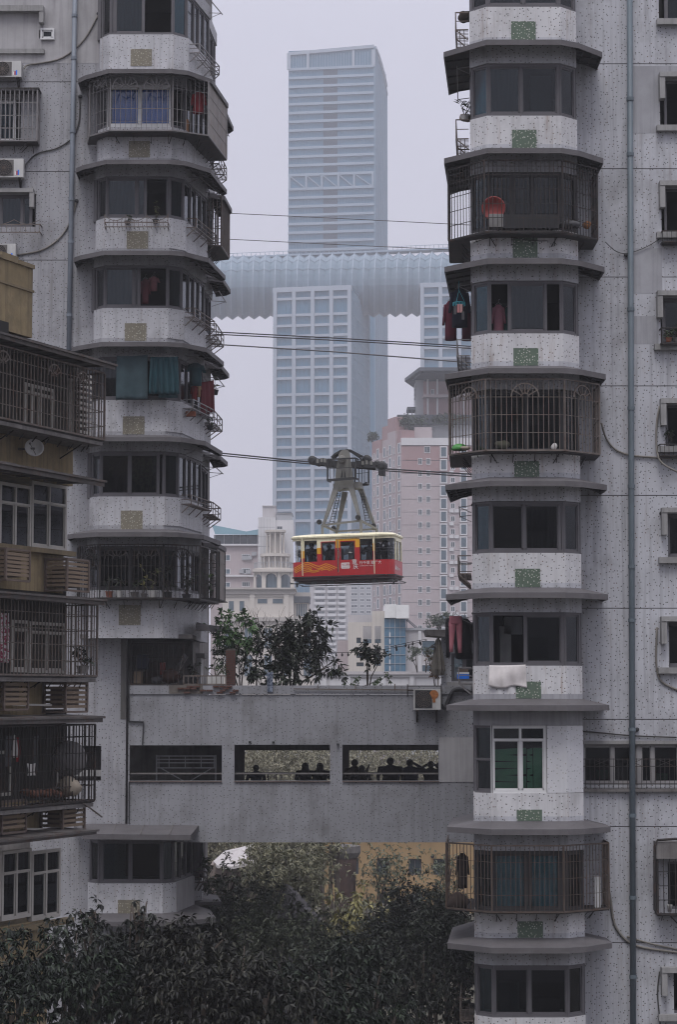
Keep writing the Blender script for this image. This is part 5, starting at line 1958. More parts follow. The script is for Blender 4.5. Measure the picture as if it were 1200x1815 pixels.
# caged balconies
def ycage(y_top, y_bot, px_r, mat, arches=(), sp=.155):
    s1, zt = yh(px_r, y_top, 0)
    zb = yh(px_r, y_bot, 0)[1]
    A, B, Cc = yp(S0, 0, 0), yp(s1, 0, 0), yp(s1, OW + .02, 0)
    fl = [(yp(S0, OW, 0).x, yp(S0, OW, 0).y), (A.x, A.y), (B.x, B.y), (Cc.x, Cc.y)]
    c = cage(ob, [(A.x, A.y), (B.x, B.y), (Cc.x, Cc.y)], zb, zt, sp, .011, [.2, .42, .63, .84], mat, arches=[(0, f, .3, zt - .42) for f in arches], floor=fl)
    return s1, zb, zt
def fr(px, y):  # fraction along the cage front
    return lambda s1: (yh(px, y, 0)[0] - S0) / (s1 - S0)
s1, zb1, zt1 = yh(185, 655, 0)[0], 0, 0
ar = [(yh(px, 660, 0)[0] - S0) / (s1 - S0) for px in (4, 95, 145)]
s1, zb1, zt1 = ycage(662, 780, 185, M['cage'], ar)
s2, zb2, zt2 = ycage(1072, 1198, 172, M['cage'])
s3, zb3, zt3 = ycage(1284, 1418, 168, M['cage_dk'])
for (s_, zb_) in ((s1, zb1), (s2, zb2), (s3, zb3)):
    mb = MB()
    ybox(mb, S0, s_ - .02, -.02, OW, zb_ - .16, zb_ - .06)
    mb.build('balcony_slab', M['concrete_dk'], ob)

# windows in the wall behind the cages
def ywin(px0, px1, y0, y1, segs, off=OW + .02, fm='frame_lt', transom=None, yref=None, z=None, gm=None):
    sa = yh(px0, (y0 + y1) / 2, off)[0]
    sb = yh(px1, (y0 + y1) / 2, off)[0]
    zt = yh(px1, y0, off)[1]
    zb = yh(px1, y1, off)[1]
    A, B = yp(sa, off, 0), yp(sb, off, 0)
    return facet_window(ob, (A.x, A.y), (B.x, B.y), zb, zt, segs, M[fm], rec=.0, fw=.08, transom=transom, gmat=gm)
def s_of(px, y, off=OW):
    return yh(px, y, off)[0]
# glazed storey: two pairs of sashes under a transom
g = M['glass']
sL = s_of(-62, 910)
for (p0, p1) in ((-62, -2), (-1, 55), (56, 118)):
    ywin(p0, p1, 862, 978, [(0, .5, 'g', 'curtain_dark' if p0 < 0 else None), (.5, 1, 'g', None)], fm='frame_lt', transom=.70, gm=glass('mirror_glass%d' % p0, (.3, .33, .34), f0=.12))
for (p0, p1) in ((-62, 2), (3, 55), (56, 107)):
    ywin(p0, p1, 1503, 1624, [(0, .5, 'g', 'curtain_white' if p0 == 56 else None), (.5, 1, 'g', 'curtain_white' if p0 != 3 else None)], fm='frame_lt', transom=.68)
ywin(43, 95, 690, 772, [(0, .25, 'o'), (.25, .55, 'g', 'curtain_grey'), (.55, 1, 'g', None)], transom=.82, off=OW + .02)
ywin(122, 131, 672, 776, [(0, 1, 'g', 'curtain_grey')], off=OW + .02)
ywin(20, 50, 1100, 1192, [(0, 1, 'g', 'curtain_grey')], transom=.82)
ywin(52, 116, 1105, 1194, [(0, .5, 'g', None), (.5, 1, 'g', 'curtain_grey')], transom=.8)
ywin(-20, 20, 1330, 1410, [(0, 1, 'o')])
ywin(100, 117, 1330, 1400, [(0, 1, 'g', None)])
mb = MB()
for k in range(11):
    z = zb1 + .25 + k * .15
    a_, b_ = yp(s_of(130, 720) , OW + .08, z), yp(s_of(156, 720), OW + .08, z)
    mb.obox(a_, b_ - a_, yn * .05, Zv * .07)
mb.build('shutter', M['frame_lt'], ob)
# ledges
for (yl, px, dz) in ((985, 118, .1), (1634, 114, .12)):
    s_, z_ = yh(px, yl, OW)
    mb = MB()
    ybox(mb, S0, s_ + .1, OW + .22, OW, z_ - .02, z_ + dz)
    mb.build('window_ledge', M['yellow_trim'], ob)
# louvered boxes for air conditioners: posts and separate slats
slat_front = MB().obox(Vector((0, 0, 0)), yd * 1.05, yn * -.02, Zv * .07).mesh('slat', M['slat'])
slat_side = MB().obox(Vector((0, 0, 0)), yn * -.62, yd * .02, Zv * .07).mesh('slat', M['slat'])
def louver_box(pxc, y_mid, n, zlo, zhi, backing=True):
    """pxc: pixel of the near front corner of the box"""
    off = OW + .66
    s_ = yh(pxc, y_mid, off)[0]
    mb = MB()
    for (ds, oo) in ((0, off), (1.05, off), (0, OW + .04)):
        mb.bar(yp(s_ + ds, oo, zlo), yp(s_ + ds, oo, zhi), .06, .06, up=yd)
    for z in (zlo, zhi):
        mb.bar(yp(s_, off, z), yp(s_ + 1.05, off, z), .05)
        mb.bar(yp(s_, off, z), yp(s_, OW, z), .05)
    bx = mb.build('louver_box', M['slat_post'], ob)
    for k in range(n):
        z = zlo + .1 + (zhi - zlo - .15) * k / (n - 1)
        inst('slat', slat_front, bx, Matrix.Translation(yp(s_, off + .01, z)))
        inst('slat', slat_side, bx, Matrix.Translation(yp(s_, off, z)))
    mb = MB()
    ybox(mb, s_ + .12, s_ + .92, OW + .5, OW + .15, zlo + .1, zlo + .62)
    mb.build('unit_body', M['slat_post'], bx)
LBX = [(118, 1005, 7, yh(118, 1046, OW + .66)[1], yh(118, 990, OW + .66)[1]), (9, 1000, 7, yh(9, 1027, OW + .66)[1], yh(9, 972, OW + .66)[1]),
       (115, 1232, 6, yh(115, 1262, OW + .66)[1], yh(115, 1210, OW + .66)[1]), (6, 1230, 6, yh(6, 1258, OW + .66)[1], yh(6, 1203, OW + .66)[1]),
       (110, 1448, 6, yh(110, 1474, OW + .66)[1], yh(110, 1421, OW + .66)[1]), (2, 1450, 6, yh(2, 1478, OW + .66)[1], yh(2, 1421, OW + .66)[1])]
LBOX_S = []
for a_ in LBX:
    louver_box(*a_)
# iron brackets under the balconies
mb = MB()
for (s_, zb_) in ((s1, zb1), (s2, zb2), (s3, zb3)):
    for k in range(3):
        sa = s_ - .6 - k * 1.6
        mb.bar(yp(sa, -.3, zb_ - .16), yp(sa, OW, zb_ - .5), .025)
mb.build('balcony_bracket', M['cage_dk'], ob)
mb = MB()
mb.bar(P(148, 1424, 53.5), P(180, 1448, 55.0), .03)
mb.build('loose_rod', M['cage'], ob)
mb = MB()
for k, (pa, pb, y) in enumerate(((20, 44, 1249), (48, 90, 1249), (45, 82, 1469))):
    mb.bar(hit(pa, y, yo + yn * (OW + .3), yn), hit(pb, y + 1, yo + yn * (OW + .3), yn), .05)
mb.build('white_hose', M['frame_lt'], ob)
M['balcony'] = pbr('shaded_grimy_balcony_wall', (.028, .025, .022), .9, var=.3, streak=.3, grime=.4)  # cage-interior shade put into the near-black base; streaks and grime on top
# walls behind the balconies, seen between the bars
for (y0, y1, px) in ((650, 784, 156), (1060, 1198, 118), (1278, 1420, 118)):
    s_, z1 = yh(px, y0, OW)
    z0 = yh(px, y1, OW)[1]
    mb = MB()
    ybox(mb, S0, s_, OW - .02, OW - .25, z0, z1 + .3)
    mb.build('balcony_wall', M['balcony'], ob)
# ------------------------------------------------------------------ cable car
DC = 105.0
M['red'] = pbr('cabin_red_paint', (.44, .016, .02), .38, 0, var=.12, grime=.2, streak=.15, spec=.4)
M['cab_cream'] = pbr('cabin_cream_paint', (.86, .80, .56), .4, 0, var=.08, grime=.2, streak=.2, spec=.5)
M['cab_yellow'] = pbr('cabin_yellow_paint', (.72, .36, .02), .4, 0, var=.04, spec=.5)
M['cab_orange'] = pbr('painted_wave', (.66, .25, .02), .5)
M['cab_white'] = pbr('white_lettering', (.72, .70, .68), .5, var=.03)
M['hanger'] = pbr('hanger_paint', (.225, .222, .20), .55, .2, var=.2, grime=.35, rust=.15)
M['carriage'] = pbr('carriage_steel', (.05, .05, .05), .5, .4, var=.3)
M['cab_under'] = pbr('cabin_underside', (.07, .035, .035), .7, var=.2)
base = P(617.5, 1032, DC)
cc = thing('cable_car', 'red and cream cable car full of passengers hanging between the towers', 'cable car', base, local=True)
CR = math.radians(-12)
CT = math.radians(1.2)
cc.rotation_euler = (0, -CT, CR)
CCM = Matrix.LocRotScale(base, cc.rotation_euler.copy(), None)
Lc, Wc, Hc = 5.1, 2.75, 2.36
hx, hy = Lc / 2, Wc / 2
def rrect(hx, hy, r, k=5):
    p = []
    for cx, cy, a0 in ((hx - r, -hy + r, -90), (hx - r, hy - r, 0), (-hx + r, hy - r, 90), (-hx + r, -hy + r, 180)):
        for j in range(k + 1):
            a = math.radians(a0 + 90 * j / k)
            p.append((cx + r * math.cos(a), cy + r * math.sin(a)))
    return p
zs0, zs1, zr = .98, 2.02, 2.14         # sill, window head, eaves
RR = .38
# lower body: hollow ring wall + floor
out = rrect(hx, hy, RR); inn = rrect(hx - .05, hy - .05, RR - .05)
n = len(out)
mb = MB()
def ringwall(mb, o, i, z0, z1):
    n = len(o)
    vs = [(p[0], p[1], z0) for p in o] + [(p[0], p[1], z1) for p in o] + [(p[0], p[1], z0) for p in i] + [(p[0], p[1], z1) for p in i]
    fs = []
    for k in range(n):
        k2 = (k + 1) % n
        fs += [(k, k2, n + k2, n + k), (2 * n + k2, 2 * n + k, 3 * n + k, 3 * n + k2), (n + k, n + k2, 3 * n + k2, 3 * n + k), (k2, k, 2 * n + k, 2 * n + k2)]
    mb.add(vs, fs)
ringwall(mb, out, inn, .2, zs0)
mb.build('lower_body', M['red'], cc)
mb = MB()
mb.prism(rrect(hx - .02, hy - .02, RR), .08, .2)
mb.prism(rrect(hx - .2, hy - .2, RR), 0.0, .08)
mb.build('underframe', M['cab_under'], cc)
mb = MB()
mb.path([Vector((p[0], p[1], .235)) for p in rrect(hx + .03, hy + .03, RR)] + [Vector((hx - RR, -hy - .03, .235))], .05)
mb.build('bumper_strip', M['carriage'], cc)
mb = MB()
for x in (-1.5, -.6, 1.55, 2.35):
    mb.box(x - .12, x + .12, -hy + .1, -hy + .3, -.12, .02)
mb.tube([(-hx - .1, -hy + .15, -.06), (hx + .1, -hy + .15, -.06)], .025)
mb.tube([(-hx - .1, hy - .15, -.06), (hx + .1, hy - .15, -.06)], .025)
mb.tube([(hx + .08, -hy - .05, -.02), (hx + .08, hy + .12, -.02)], .02)
mb.tube([(-hx - .08, -hy - .05, -.02), (-hx - .08, hy + .05, -.02)], .02)
for x in (-2.4, 2.45):
    mb.tube([(x, -hy + .5, .02), (x, -hy + .5, -.22)], .05)
mb.build('underside_rail', M['carriage'], cc)
# upper band and roof
mb = MB()
ringwall(mb, rrect(hx, hy, RR), rrect(hx - .05, hy - .05, RR - .05), zs1, zr)
mb.build('upper_band', M['cab_cream'], cc)
mb = MB()
lay = [(hx + .07, hy + .07, zr), (hx + .08, hy + .08, zr + .07), (hx - .02, hy - .02, zr + .15), (hx - .5, hy - .5, zr + .22)]
rings = []
for (a_, b_, z) in lay:
    rings.append([(p[0], p[1], z) for p in rrect(a_, b_, RR + .05)])
vs = [v for r in rings for v in r]
fs = []
for r in range(len(rings) - 1):
    for k in range(n):
        fs.append((r * n + k, r * n + (k + 1) % n, (r + 1) * n + (k + 1) % n, (r + 1) * n + k))
fs += [tuple(reversed(range(n))), tuple(range((len(rings) - 1) * n, len(rings) * n))]
mb.add(vs, fs)
mb.build('roof', M['cab_cream'], cc)
# pillars: side layout measured from the photograph (fractions of the side length)
def cfx(px):
    return -hx + (px - 519.5) / (700.5 - 519.5) * Lc
def pil(x0, x1, z0, z1, m, side=-1, d=.055, name='pillar'):
    mb = MB()
    y = side * hy
    mb.box(x0, x1, min(y, y - side * d), max(y, y - side * d), z0, z1)
    return mb.build(name, M[m], cc)
zq = zs0
for side in (-1, 1):
    s_ = side
    fx = (lambda px: cfx(px)) if side < 0 else (lambda px: -cfx(px))
    def pl(p0, p1, z0, z1, m, d=.055, name='pillar'):
        a_, b_ = sorted((fx(p0), fx(p1)))
        return pil(a_, b_, z0, z1, m, s_, d, name)
    # pillar colour bands: red at the foot, yellow, then cream
    for (p0, p1, zy0, zy1) in ((537, 543, 1.16, 1.52), (565.5, 572.5, 1.35, 1.65), (664.5, 668, 1.42, 1.78)):
        pl(p0, p1, zs0, zy0, 'red'); pl(p0, p1, zy0, zy1, 'cab_yellow'); pl(p0, p1, zy1, zs1, 'cab_cream')
    pl(599, 606.5, zs0, 1.62, 'red'); pl(599, 606.5, 1.62, 2.06, 'cab_yellow')
    pl(633.5, 641.5, zs0, 1.62, 'red'); pl(633.5, 641.5, 1.62, 2.10, 'cab_yellow')
    # sliding doors with their own frames
    for (p0, p1) in ((572.5, 599), (606.5, 633.5)):
        a_, b_ = sorted((fx(p0), fx(p1)))
        mb = MB()
        y0_, y1_ = (s_ * (hy + .004), s_ * (hy - .04))
        ya_, yb_ = min(y0_, y1_), max(y0_, y1_)
        for (xa_, xb_, za_, zb_) in ((a_ + .006, a_ + .04, .26, 1.95), (b_ - .04, b_ - .006, .26, 1.95), (a_ + .04, b_ - .04, 1.91, 1.95), (a_ + .04, b_ - .04, .26, 1.02)):
            mb.box(xa_, xb_, ya_, yb_, za_, zb_)
        d_ = mb.build('sliding_door', M['red'], cc)
        MB().box(a_ + .04, b_ - .04, s_ * (hy - .02) - .006, s_ * (hy - .02) + .006, 1.02, 1.91).build('pane', M['glass_clear'], d_)
    pl(606.5, 633.5, 1.95, 2.06, 'cab_yellow', .06, 'door_header')
    pl(572.5, 599, 1.95, 2.03, 'cab_cream', .06, 'door_header')
    for (p0, p1) in ((543, 565.5), (641.5, 664.5)):
        a_, b_ = sorted((fx(p0), fx(p1)))
        MB().box(a_, b_, s_ * hy - .006 - s_ * .03, s_ * hy + .006 - s_ * .03, zs0, zs1).build('window_pane', M['glass_clear'], cc)
        mb = MB()
        for z in (1.42, 1.52):
            mb.bar((a_, s_ * (hy - .06), z), (b_, s_ * (hy - .06), z), .02)
        mb.build('window_rail', M['cage_lt'], cc)
# wrap-round corner windows
for sx in (-1, 1):
    pts = [p for p in rrect(hx - .02, hy - .02, RR) if p[0] * sx > hx - RR - .01]
    xe = cfx(668) if sx > 0 else cfx(537)
    pts = sorted(pts, key=lambda p: p[1])
    pts = [(xe, -hy + .02)] + pts + [(xe if sx > 0 else xe, hy - .02)]
    mb = MB()
    for (p, q) in zip(pts[:-1], pts[1:]):
        mb.poly([(p[0], p[1], zs0), (q[0], q[1], zs0), (q[0], q[1], zs1), (p[0], p[1], zs1)])
    mb.build('corner_window', M['glass_clear'], cc, smooth=True)
    mb = MB()
    for (p, q) in zip(pts[:-1], pts[1:]):
        for z in (1.40, 1.56):
            mb.bar((p[0] - sx * .05, p[1] * .97, z), (q[0] - sx * .05, q[1] * .97, z), .025)
    mb.build('window_rail', M['cage_lt'], cc)
    # end wall pillars
    mb = MB()
    for y in (-.78, -.05, .78):
        mb.box(sx * hx - .03, sx * hx + .03, y - .04, y + .04, zs0, zs1)
    mb.box(sx * hx - .03, sx * hx + .03, -.78, .78, 1.92, zs1)
    mb.build('end_window_frame', M['cab_cream'], cc)
mb = MB()
for px in (539.5, 667):
    mb.tube([(cfx(px), -hy - .05, .3), (cfx(px), -hy - .05, zr)], .022)
mb.tube([(cfx(603), -hy - .06, .42), (cfx(603), -hy - .06, 1.98)], .03)
mb.build('grab_rail', M['cab_cream'], cc)
MB().tube([(cfx(603), -hy - .09, .42), (cfx(603), -hy - .09, 1.98)], .022).build('door_track', M['black'], cc)
MB().tube([Vector((cfx(603) + .10 * math.sin(math.pi * k / 8), -hy - .08, 1.30 + .2 * math.cos(math.pi * k / 8))) for k in range(9)], .018).build('door_handle', M['cage_lt'], cc)
MB().box(hx - .9, hx - .1, hy - 1.9, hy - .4, zr - .02, zr + .01).build('end_awning_soffit', M['carriage'], cc)
# waves painted along the side (raised a few millimetres)
def wave(pts, w=.035, side=-1):
    mb = MB()
    q = []
    for a_, b_ in zip(pts[:-1], pts[1:]):
        for k in range(5):
            t_ = k / 5
            q.append((a_[0] + (b_[0] - a_[0]) * t_, a_[1] + (b_[1] - a_[1]) * t_))
    q.append(pts[-1])
    for _ in range(4):
        q = [q[0]] + [((q[i - 1][0] + 2 * q[i][0] + q[i + 1][0]) / 4, (q[i - 1][1] + 2 * q[i][1] + q[i + 1][1]) / 4) for i in range(1, len(q) - 1)] + [q[-1]]
    y = side * (hy + .012)
    for (a_, b_) in zip(q[:-1], q[1:]):
        dx, dz = b_[0] - a_[0], b_[1] - a_[1]
        l_ = math.hypot(dx, dz) or 1
        nx, nz = -dz / l_ * w / 2, dx / l_ * w / 2
        mb.add([(a_[0] - nx, y, a_[1] - nz), (b_[0] - nx, y, b_[1] - nz), (b_[0] + nx, y, b_[1] + nz), (a_[0] + nx, y, a_[1] + nz)], [(0, 1, 2, 3)])
    return mb
def cz(py, px):      # z in the cabin from the enlarged photograph
    yb = 1034.5 + (px - 519.5) / 181 * -6.5
    return (yb - py) / F * DC + .06
mb = MB()
W1 = [[(524, 1012), (546, 1000), (556, 1004), (568, 1009), (577, 1005), (582, 1003), (601, 1011)],
      [(524, 1015), (546, 1003.5), (553, 1006), (566, 1013), (577, 1008.5), (583, 1006.5), (597, 1013)],
      [(525, 1017.5), (541, 1008.5), (547, 1007), (556, 1012)],
      [(526, 1020), (541, 1012), (548, 1010.5), (557, 1016)],
      [(541, 1015.5), (549, 1014), (560, 1017), (570, 1013), (583, 1009.5), (592, 1015)],
      [(541, 1019), (549, 1017), (560, 1019), (569, 1016)], [(572, 1015), (583, 1012.5), (588, 1016)]]
for wv in W1:
    m2 = wave([(cfx(p), cz(y, p)) for p, y in wv], .045)
    mb.add(m2.v, m2.f)
mb.build('painted_waves', M['cab_orange'], cc)
mb = MB()
x0_, x1_ = cfx(608), cfx(623.5)
z0_, z1_ = cz(1012, 615), cz(1001.5, 615)
yy = -hy - .012
mb.add([(x0_ + .03, yy, z0_), (x1_ - .03, yy, z0_), (x1_, yy, z0_ + .04), (x1_, yy, z1_ - .04), (x1_ - .03, yy, z1_), (x0_ + .03, yy, z1_), (x0_, yy, z1_ - .04), (x0_, yy, z0_ + .04)], [tuple(range(8))])
mb.build('white_badge', M['cab_white'], cc)

def text(body, size, loc, mat, parent, name='lettering', rot=(math.pi / 2, 0, 0), space=1.0, align='LEFT'):
    cu = bpy.data.curves.new(name, 'FONT')
    cu.body = body
    cu.size = size
    cu.space_character = space
    cu.align_x = align
    cu.extrude = .002
    tmp = bpy.data.objects.new(name, cu)
    C.objects.link(tmp)
    dg = bpy.context.evaluated_depsgraph_get()
    me = bpy.data.meshes.new_from_object(tmp.evaluated_get(dg))
    bpy.data.objects.remove(tmp)
    me.materials.clear()
    me.materials.append(mat)
    o = bpy.data.objects.new(name, me)
    C.objects.link(o)
    adopt(o, parent)
    o.location = loc
    o.rotation_euler = rot
    return o
text('重', .27, (cfx(627), -hy - .018, cz(1003.5, 630)), M['cab_white'], cc)
text('庆', .27, (cfx(629), -hy - .018, cz(1012, 632)), M['cab_white'], cc)
text('行千里 致广大', .175, (cfx(640.5), -hy - .018, cz(1003.5, 655)), M['cab_white'], cc, space=1.0)
text('CHONGQING YANGTZE', .062, (cfx(641), -hy - .018, cz(1007.5, 655)), M['cab_white'], cc, space=1.15)
text('长江索道', .12, (cfx(609.2), -hy - .02, cz(1006.5, 615)), M['red'], cc, space=.85)
text('CABLEWAY', .06, (cfx(609.8), -hy - .02, cz(1010.3, 615)), M['red'], cc, space=1.2)
# emblem and words on the end
text('重庆', .2, (hx + .012, -.62, .5), M['cab_white'], cc, rot=(math.pi / 2, 0, math.pi / 2))
text('行千里', .12, (hx + .012, -.12, .52), M['cab_white'], cc, rot=(math.pi / 2, 0, math.pi / 2))
MB().add([(hx + .006, -.95, .5), (hx + .006, -.72, .5), (hx + .006, -.74, .62), (hx + .006, -.83, .76), (hx + .006, -.93, .62)], [(0, 1, 2, 3, 4)]).build('emblem', M['cab_white'], cc)

# hanger, in the cabin's own axes: measured on the enlargement (480 + u/4.286, 760 + v/4.286)
def hp(u_, v_, y):
    px, py = 480 + u_ / 4.286, 760 + v_ / 4.286
    k = (1 + y * .0095)
    lx_ = (px - 617.5) / F * DC / math.cos(CR) * k
    lz = (1032 - py) / F * DC
    lx_ += -y * .213 + lz * math.sin(CT)
    return Vector((lx_, y, lz - lx_ * math.sin(CT)))
ZT = zr + .2
def taper(mb, p, q, w0, w1):
    p, q = Vector(p), Vector(q)
    d = (q - p).normalized()
    s_ = d.cross(Vector((0, 1, 0))).normalized()
    t_ = s_.cross(d).normalized()
    vs = []
    for c_, w_ in ((p, w0), (q, w1)):
        vs += [c_ - s_ * w_ - t_ * w_ * .8, c_ + s_ * w_ - t_ * w_ * .8, c_ + s_ * w_ + t_ * w_ * .8, c_ - s_ * w_ + t_ * w_ * .8]
    mb.add(vs, [(0, 3, 2, 1), (4, 5, 6, 7), (0, 1, 5, 4), (1, 2, 6, 5), (2, 3, 7, 6), (3, 0, 4, 7)])
def legz(z): return Vector((0, 0, z))
ft = {(-1, -1): Vector((-1.15, -.62, ZT + .12)), (1, -1): Vector((.72, -.62, ZT + .12)), (-1, 1): Vector((-.72, .62, ZT + .12)), (1, 1): Vector((1.15, .62, ZT + .12))}
head = hp(575, 425, 0)
hz_ = head.z
hxm = head.x
tops = {(-1, -1): Vector((hxm - .30, -.32, hz_)), (1, -1): Vector((hxm + .12, -.32, hz_)), (-1, 1): Vector((hxm + .05, .32, hz_)), (1, 1): Vector((hxm + .55, .32, hz_))}
ft[(-1, -1)] = hp(390, 735, -.62); ft[(1, -1)] = hp(685, 705, -.62); ft[(-1, 1)] = hp(500, 770, .62); ft[(1, 1)] = hp(805, 755, .62)
tops[(-1, -1)] = hp(500, 440, -.36); tops[(1, -1)] = hp(610, 440, -.36); tops[(-1, 1)] = hp(565, 470, .36); tops[(1, 1)] = hp(680, 440, .36)
for k_, f in ft.items():
    mb = MB()
    taper(mb, f - Vector((0, 0, .12)), tops[k_], .055, .135)
    mb.build('hanger_leg', M['hanger'], cc)
mb = MB()
mb.bar(ft[(-1, -1)], ft[(1, -1)], .09); mb.bar(ft[(-1, 1)], ft[(1, 1)], .09)
mb.bar(ft[(-1, -1)], ft[(-1, 1)], .09); mb.bar(ft[(1, -1)], ft[(1, 1)], .09)
for f in ft.values():
    mb.bar(f, Vector((f.x, f.y, zr + .1)), .12, .12, up=(0, 1, 0))
mb.build('hanger_base', M['hanger'], cc)
mb = MB()
for f in ft.values():
    mb.lathe([(.09, -.09), (.13, -.04), (.13, .04), (.09, .09)], f + Vector((-.14, -.05, .16)), 10, 'y')
mb.build('damper', M['carriage'], cc)
mb = MB()
for (a_, b_) in ((hp(520, 480, .1), hp(455, 740, .1)), (hp(690, 470, .3), hp(745, 735, .3))):
    for dx in (-.12, .12):
        mb.bar(a_ + Vector((dx * .5, 0, 0)), b_ + Vector((dx, 0, 0)), .03)
    for k in range(12):
        q_ = a_.lerp(b_, (k + 1) / 13)
        mb.bar(q_ - Vector((.1, 0, 0)), q_ + Vector((.1, 0, 0)), .025)
mb.build('ladder', M['carriage'], cc)
# head frame: two plates with a slot, a collar and a pin
def plate(y, th=.06):
    mb = MB()
    o_ = [(480, 440), (497, 300), (515, 190), (535, 165), (560, 156), (585, 163), (600, 185), (610, 270), (632, 425), (600, 465), (560, 450), (525, 470)]
    pts = [hp(a_, b_, y) for a_, b_ in o_]
    n_ = len(pts)
    vs = pts + [p + Vector((0, th, 0)) for p in pts]
    mb.add(vs, [tuple(range(n_)), tuple(reversed(range(n_, 2 * n_)))] + [(i, n_ + i, n_ + (i + 1) % n_, (i + 1) % n_) for i in range(n_)])
    return mb
plate(-.42).build('head_plate', M['hanger'], cc)
plate(.36).build('head_plate', M['hanger'], cc)
mb = MB()
for (u0, u1) in ((530, 548), (556, 572)):
    q_ = [hp(u0, 372, -.43), hp(u1, 372, -.43), hp((u0 + u1) / 2 + (6 if u0 < 540 else -6), 300, -.43)]
    mb.add(q_, [(0, 1, 2)])
mb.build('plate_slot', M['black'], cc)
c_ = hp(555, 232, 0)
MB().lathe([(.02, -.62), (.16, -.6), (.2, -.5), (.2, .5), (.16, .6), (.02, .62)], c_, 14, 'y').build('pivot_pin', M['hanger'], cc, smooth=False)
mb = MB()
mb.bar(hp(485, 440, 0), hp(690, 430, 0), .72, .32, up=(0, 0, 1))
mb.build('head_crossbeam', M['hanger'], cc)
# top bonnet and service cages
mb = MB()
mb.path([hp(470, 215, 0), hp(495, 190, 0), hp(540, 165, 0), hp(600, 160, 0), hp(690, 222, 0), hp(700, 245, 0)], .7, .09)
mb.path([hp(600, 160, -.3), hp(700, 215, -.3)], .1, .1)
mb.build('bonnet', M['carriage'], cc)
for (u0, u1, v0, v1, y) in ((430, 645, 235, 395, -.7), (640, 745, 250, 420, .7)):
    mb = MB()
    pts = [hp(u0, v0, y), hp(u1, v0 - 5, y), hp(u1, v1 - 12, y), hp(u0, v1, y)]
    for a_, b_ in ((0, 1), (1, 2), (3, 0)):
        mb.bar(pts[a_], pts[b_], .07)
    mb.bar(pts[2], pts[3], .12)
    for f in (.1, .22, .78, .9) if y < 0 else (.3, .5, .7):
        mb.bar(pts[0].lerp(pts[1], f), pts[3].lerp(pts[2], f), .03)
    mb.bar(pts[0].lerp(pts[3], .45), pts[1].lerp(pts[2], .45), .025)
    mb.bar(pts[3], pts[3] + Vector((0, -y, 0)), .08); mb.bar(pts[2], pts[2] + Vector((0, -y, 0)), .08)
    mb.bar(pts[0], pts[0] + Vector((0, -y, 0)), .05); mb.bar(pts[1], pts[1] + Vector((0, -y, 0)), .05)
    mb.build('service_cage', M['carriage'], cc)
# carriage along the ropes, rollers
mb = MB()
e0, e1 = hp(305, 228, 0), hp(870, 292, 0)
for y in (-.28, .28):
    dv = Vector((0, y, 0))
    mb.bar(hp(340, 240, y), hp(505, 262, y), .05, .3); mb.bar(hp(650, 262, y), hp(800, 282, y), .05, .3)
    mb.bar(hp(420, 262, y), hp(690, 272, y), .06, .26)
mb.build('carriage_beam', M['carriage'], cc)
for (u_, v_, r_) in ((318, 228, .22), (360, 250, .16), (405, 240, .17), (460, 258, .15), (680, 268, .16), (735, 228, .2), (770, 270, .15), (815, 268, .18), (850, 282, .22)):
    MB().lathe([(r_ * .5, -.24), (r_, -.2), (r_ * .8, 0), (r_, .2), (r_ * .5, .24)], hp(u_, v_, 0), 12, 'y').build('roller', M['carriage'], cc)
MB().obox(hp(818, 300, -.2), hp(862, 305, -.2) - hp(818, 300, -.2), (0, .4, 0), hp(818, 355, -.2) - hp(818, 300, -.2)).build('rope_brake', M['black'], cc)
mb = MB()
for k, (u0, v0) in enumerate(((345, 228), (375, 222), (400, 225), (690, 250), (720, 248), (755, 252))):
    mb.obox(hp(u0, v0 + 25, -.33), hp(u0 + 18, v0 + 26, -.33) - hp(u0, v0 + 25, -.33), (0, .06, 0), Vector((0, 0, .2)))
mb.build('carriage_block', M['hanger'], cc)

# ropes
M['rope'] = pbr('steel_rope', (.055, .055, .06), .5, .5, var=.1)
M['rope_far'] = pbr('worn_steel_rope', (.12, .12, .125), .5, .4, var=.1)
def rope(label, pts, r, grp, mat='rope', name='cable'):
    """pts measured in the picture, each at its own distance; carried on in line past both towers"""
    q = [P(*p) for p in pts]
    q = [q[0] + (q[0] - q[1]).normalized() * 30] + q + [q[-1] + (q[-1] - q[-2]).normalized() * 30]
    o = MB().tube(q, r, 8).build(name, M[mat], None, smooth=True)
    tag(o, label, 'cable', grp)
    return o
G = 'steel ropes of the cable car line'
c0, c1 = P(385, 802, 107.0), P(838, 838, 103.8)
rope('thick track cable running through the top of the cable car carriage', [(385, 802.5, 107.2), (552, 819, 105.9), (685, 831, 105), (838, 840.5, 103.9)], .036, G)
rope('track cable just below the thick one at the cable car carriage', [(385, 806.5, 107.2), (552, 822.5, 105.9), (685, 834.5, 105), (838, 845, 103.9)], .03, G)
rope('upper dark track cable crossing in front of the grid tower, above its twin', [(385, 588.5, 111), (600, 599.5, 109.4), (838, 614, 107.8)], .032, G)
rope('upper dark track cable crossing in front of the grid tower, below its twin', [(385, 592.5, 111), (600, 603.5, 109.4), (838, 617.5, 107.8)], .03, G)
rope('pale haulage cable crossing below the two dark upper cables', [(385, 610.5, 112), (600, 624, 110.4), (838, 643, 108.8)], .035, G, 'rope_far')
rope('thin topmost wire crossing the tall hazy tower', [(385, 377, 113), (600, 387, 111.5), (838, 399, 110)], .02, G, 'rope_far')
rope('thin wire crossing the pleated glass sky bridge', [(385, 423, 113), (600, 433.5, 111.5), (838, 444.5, 110)], .02, G, 'rope_far')
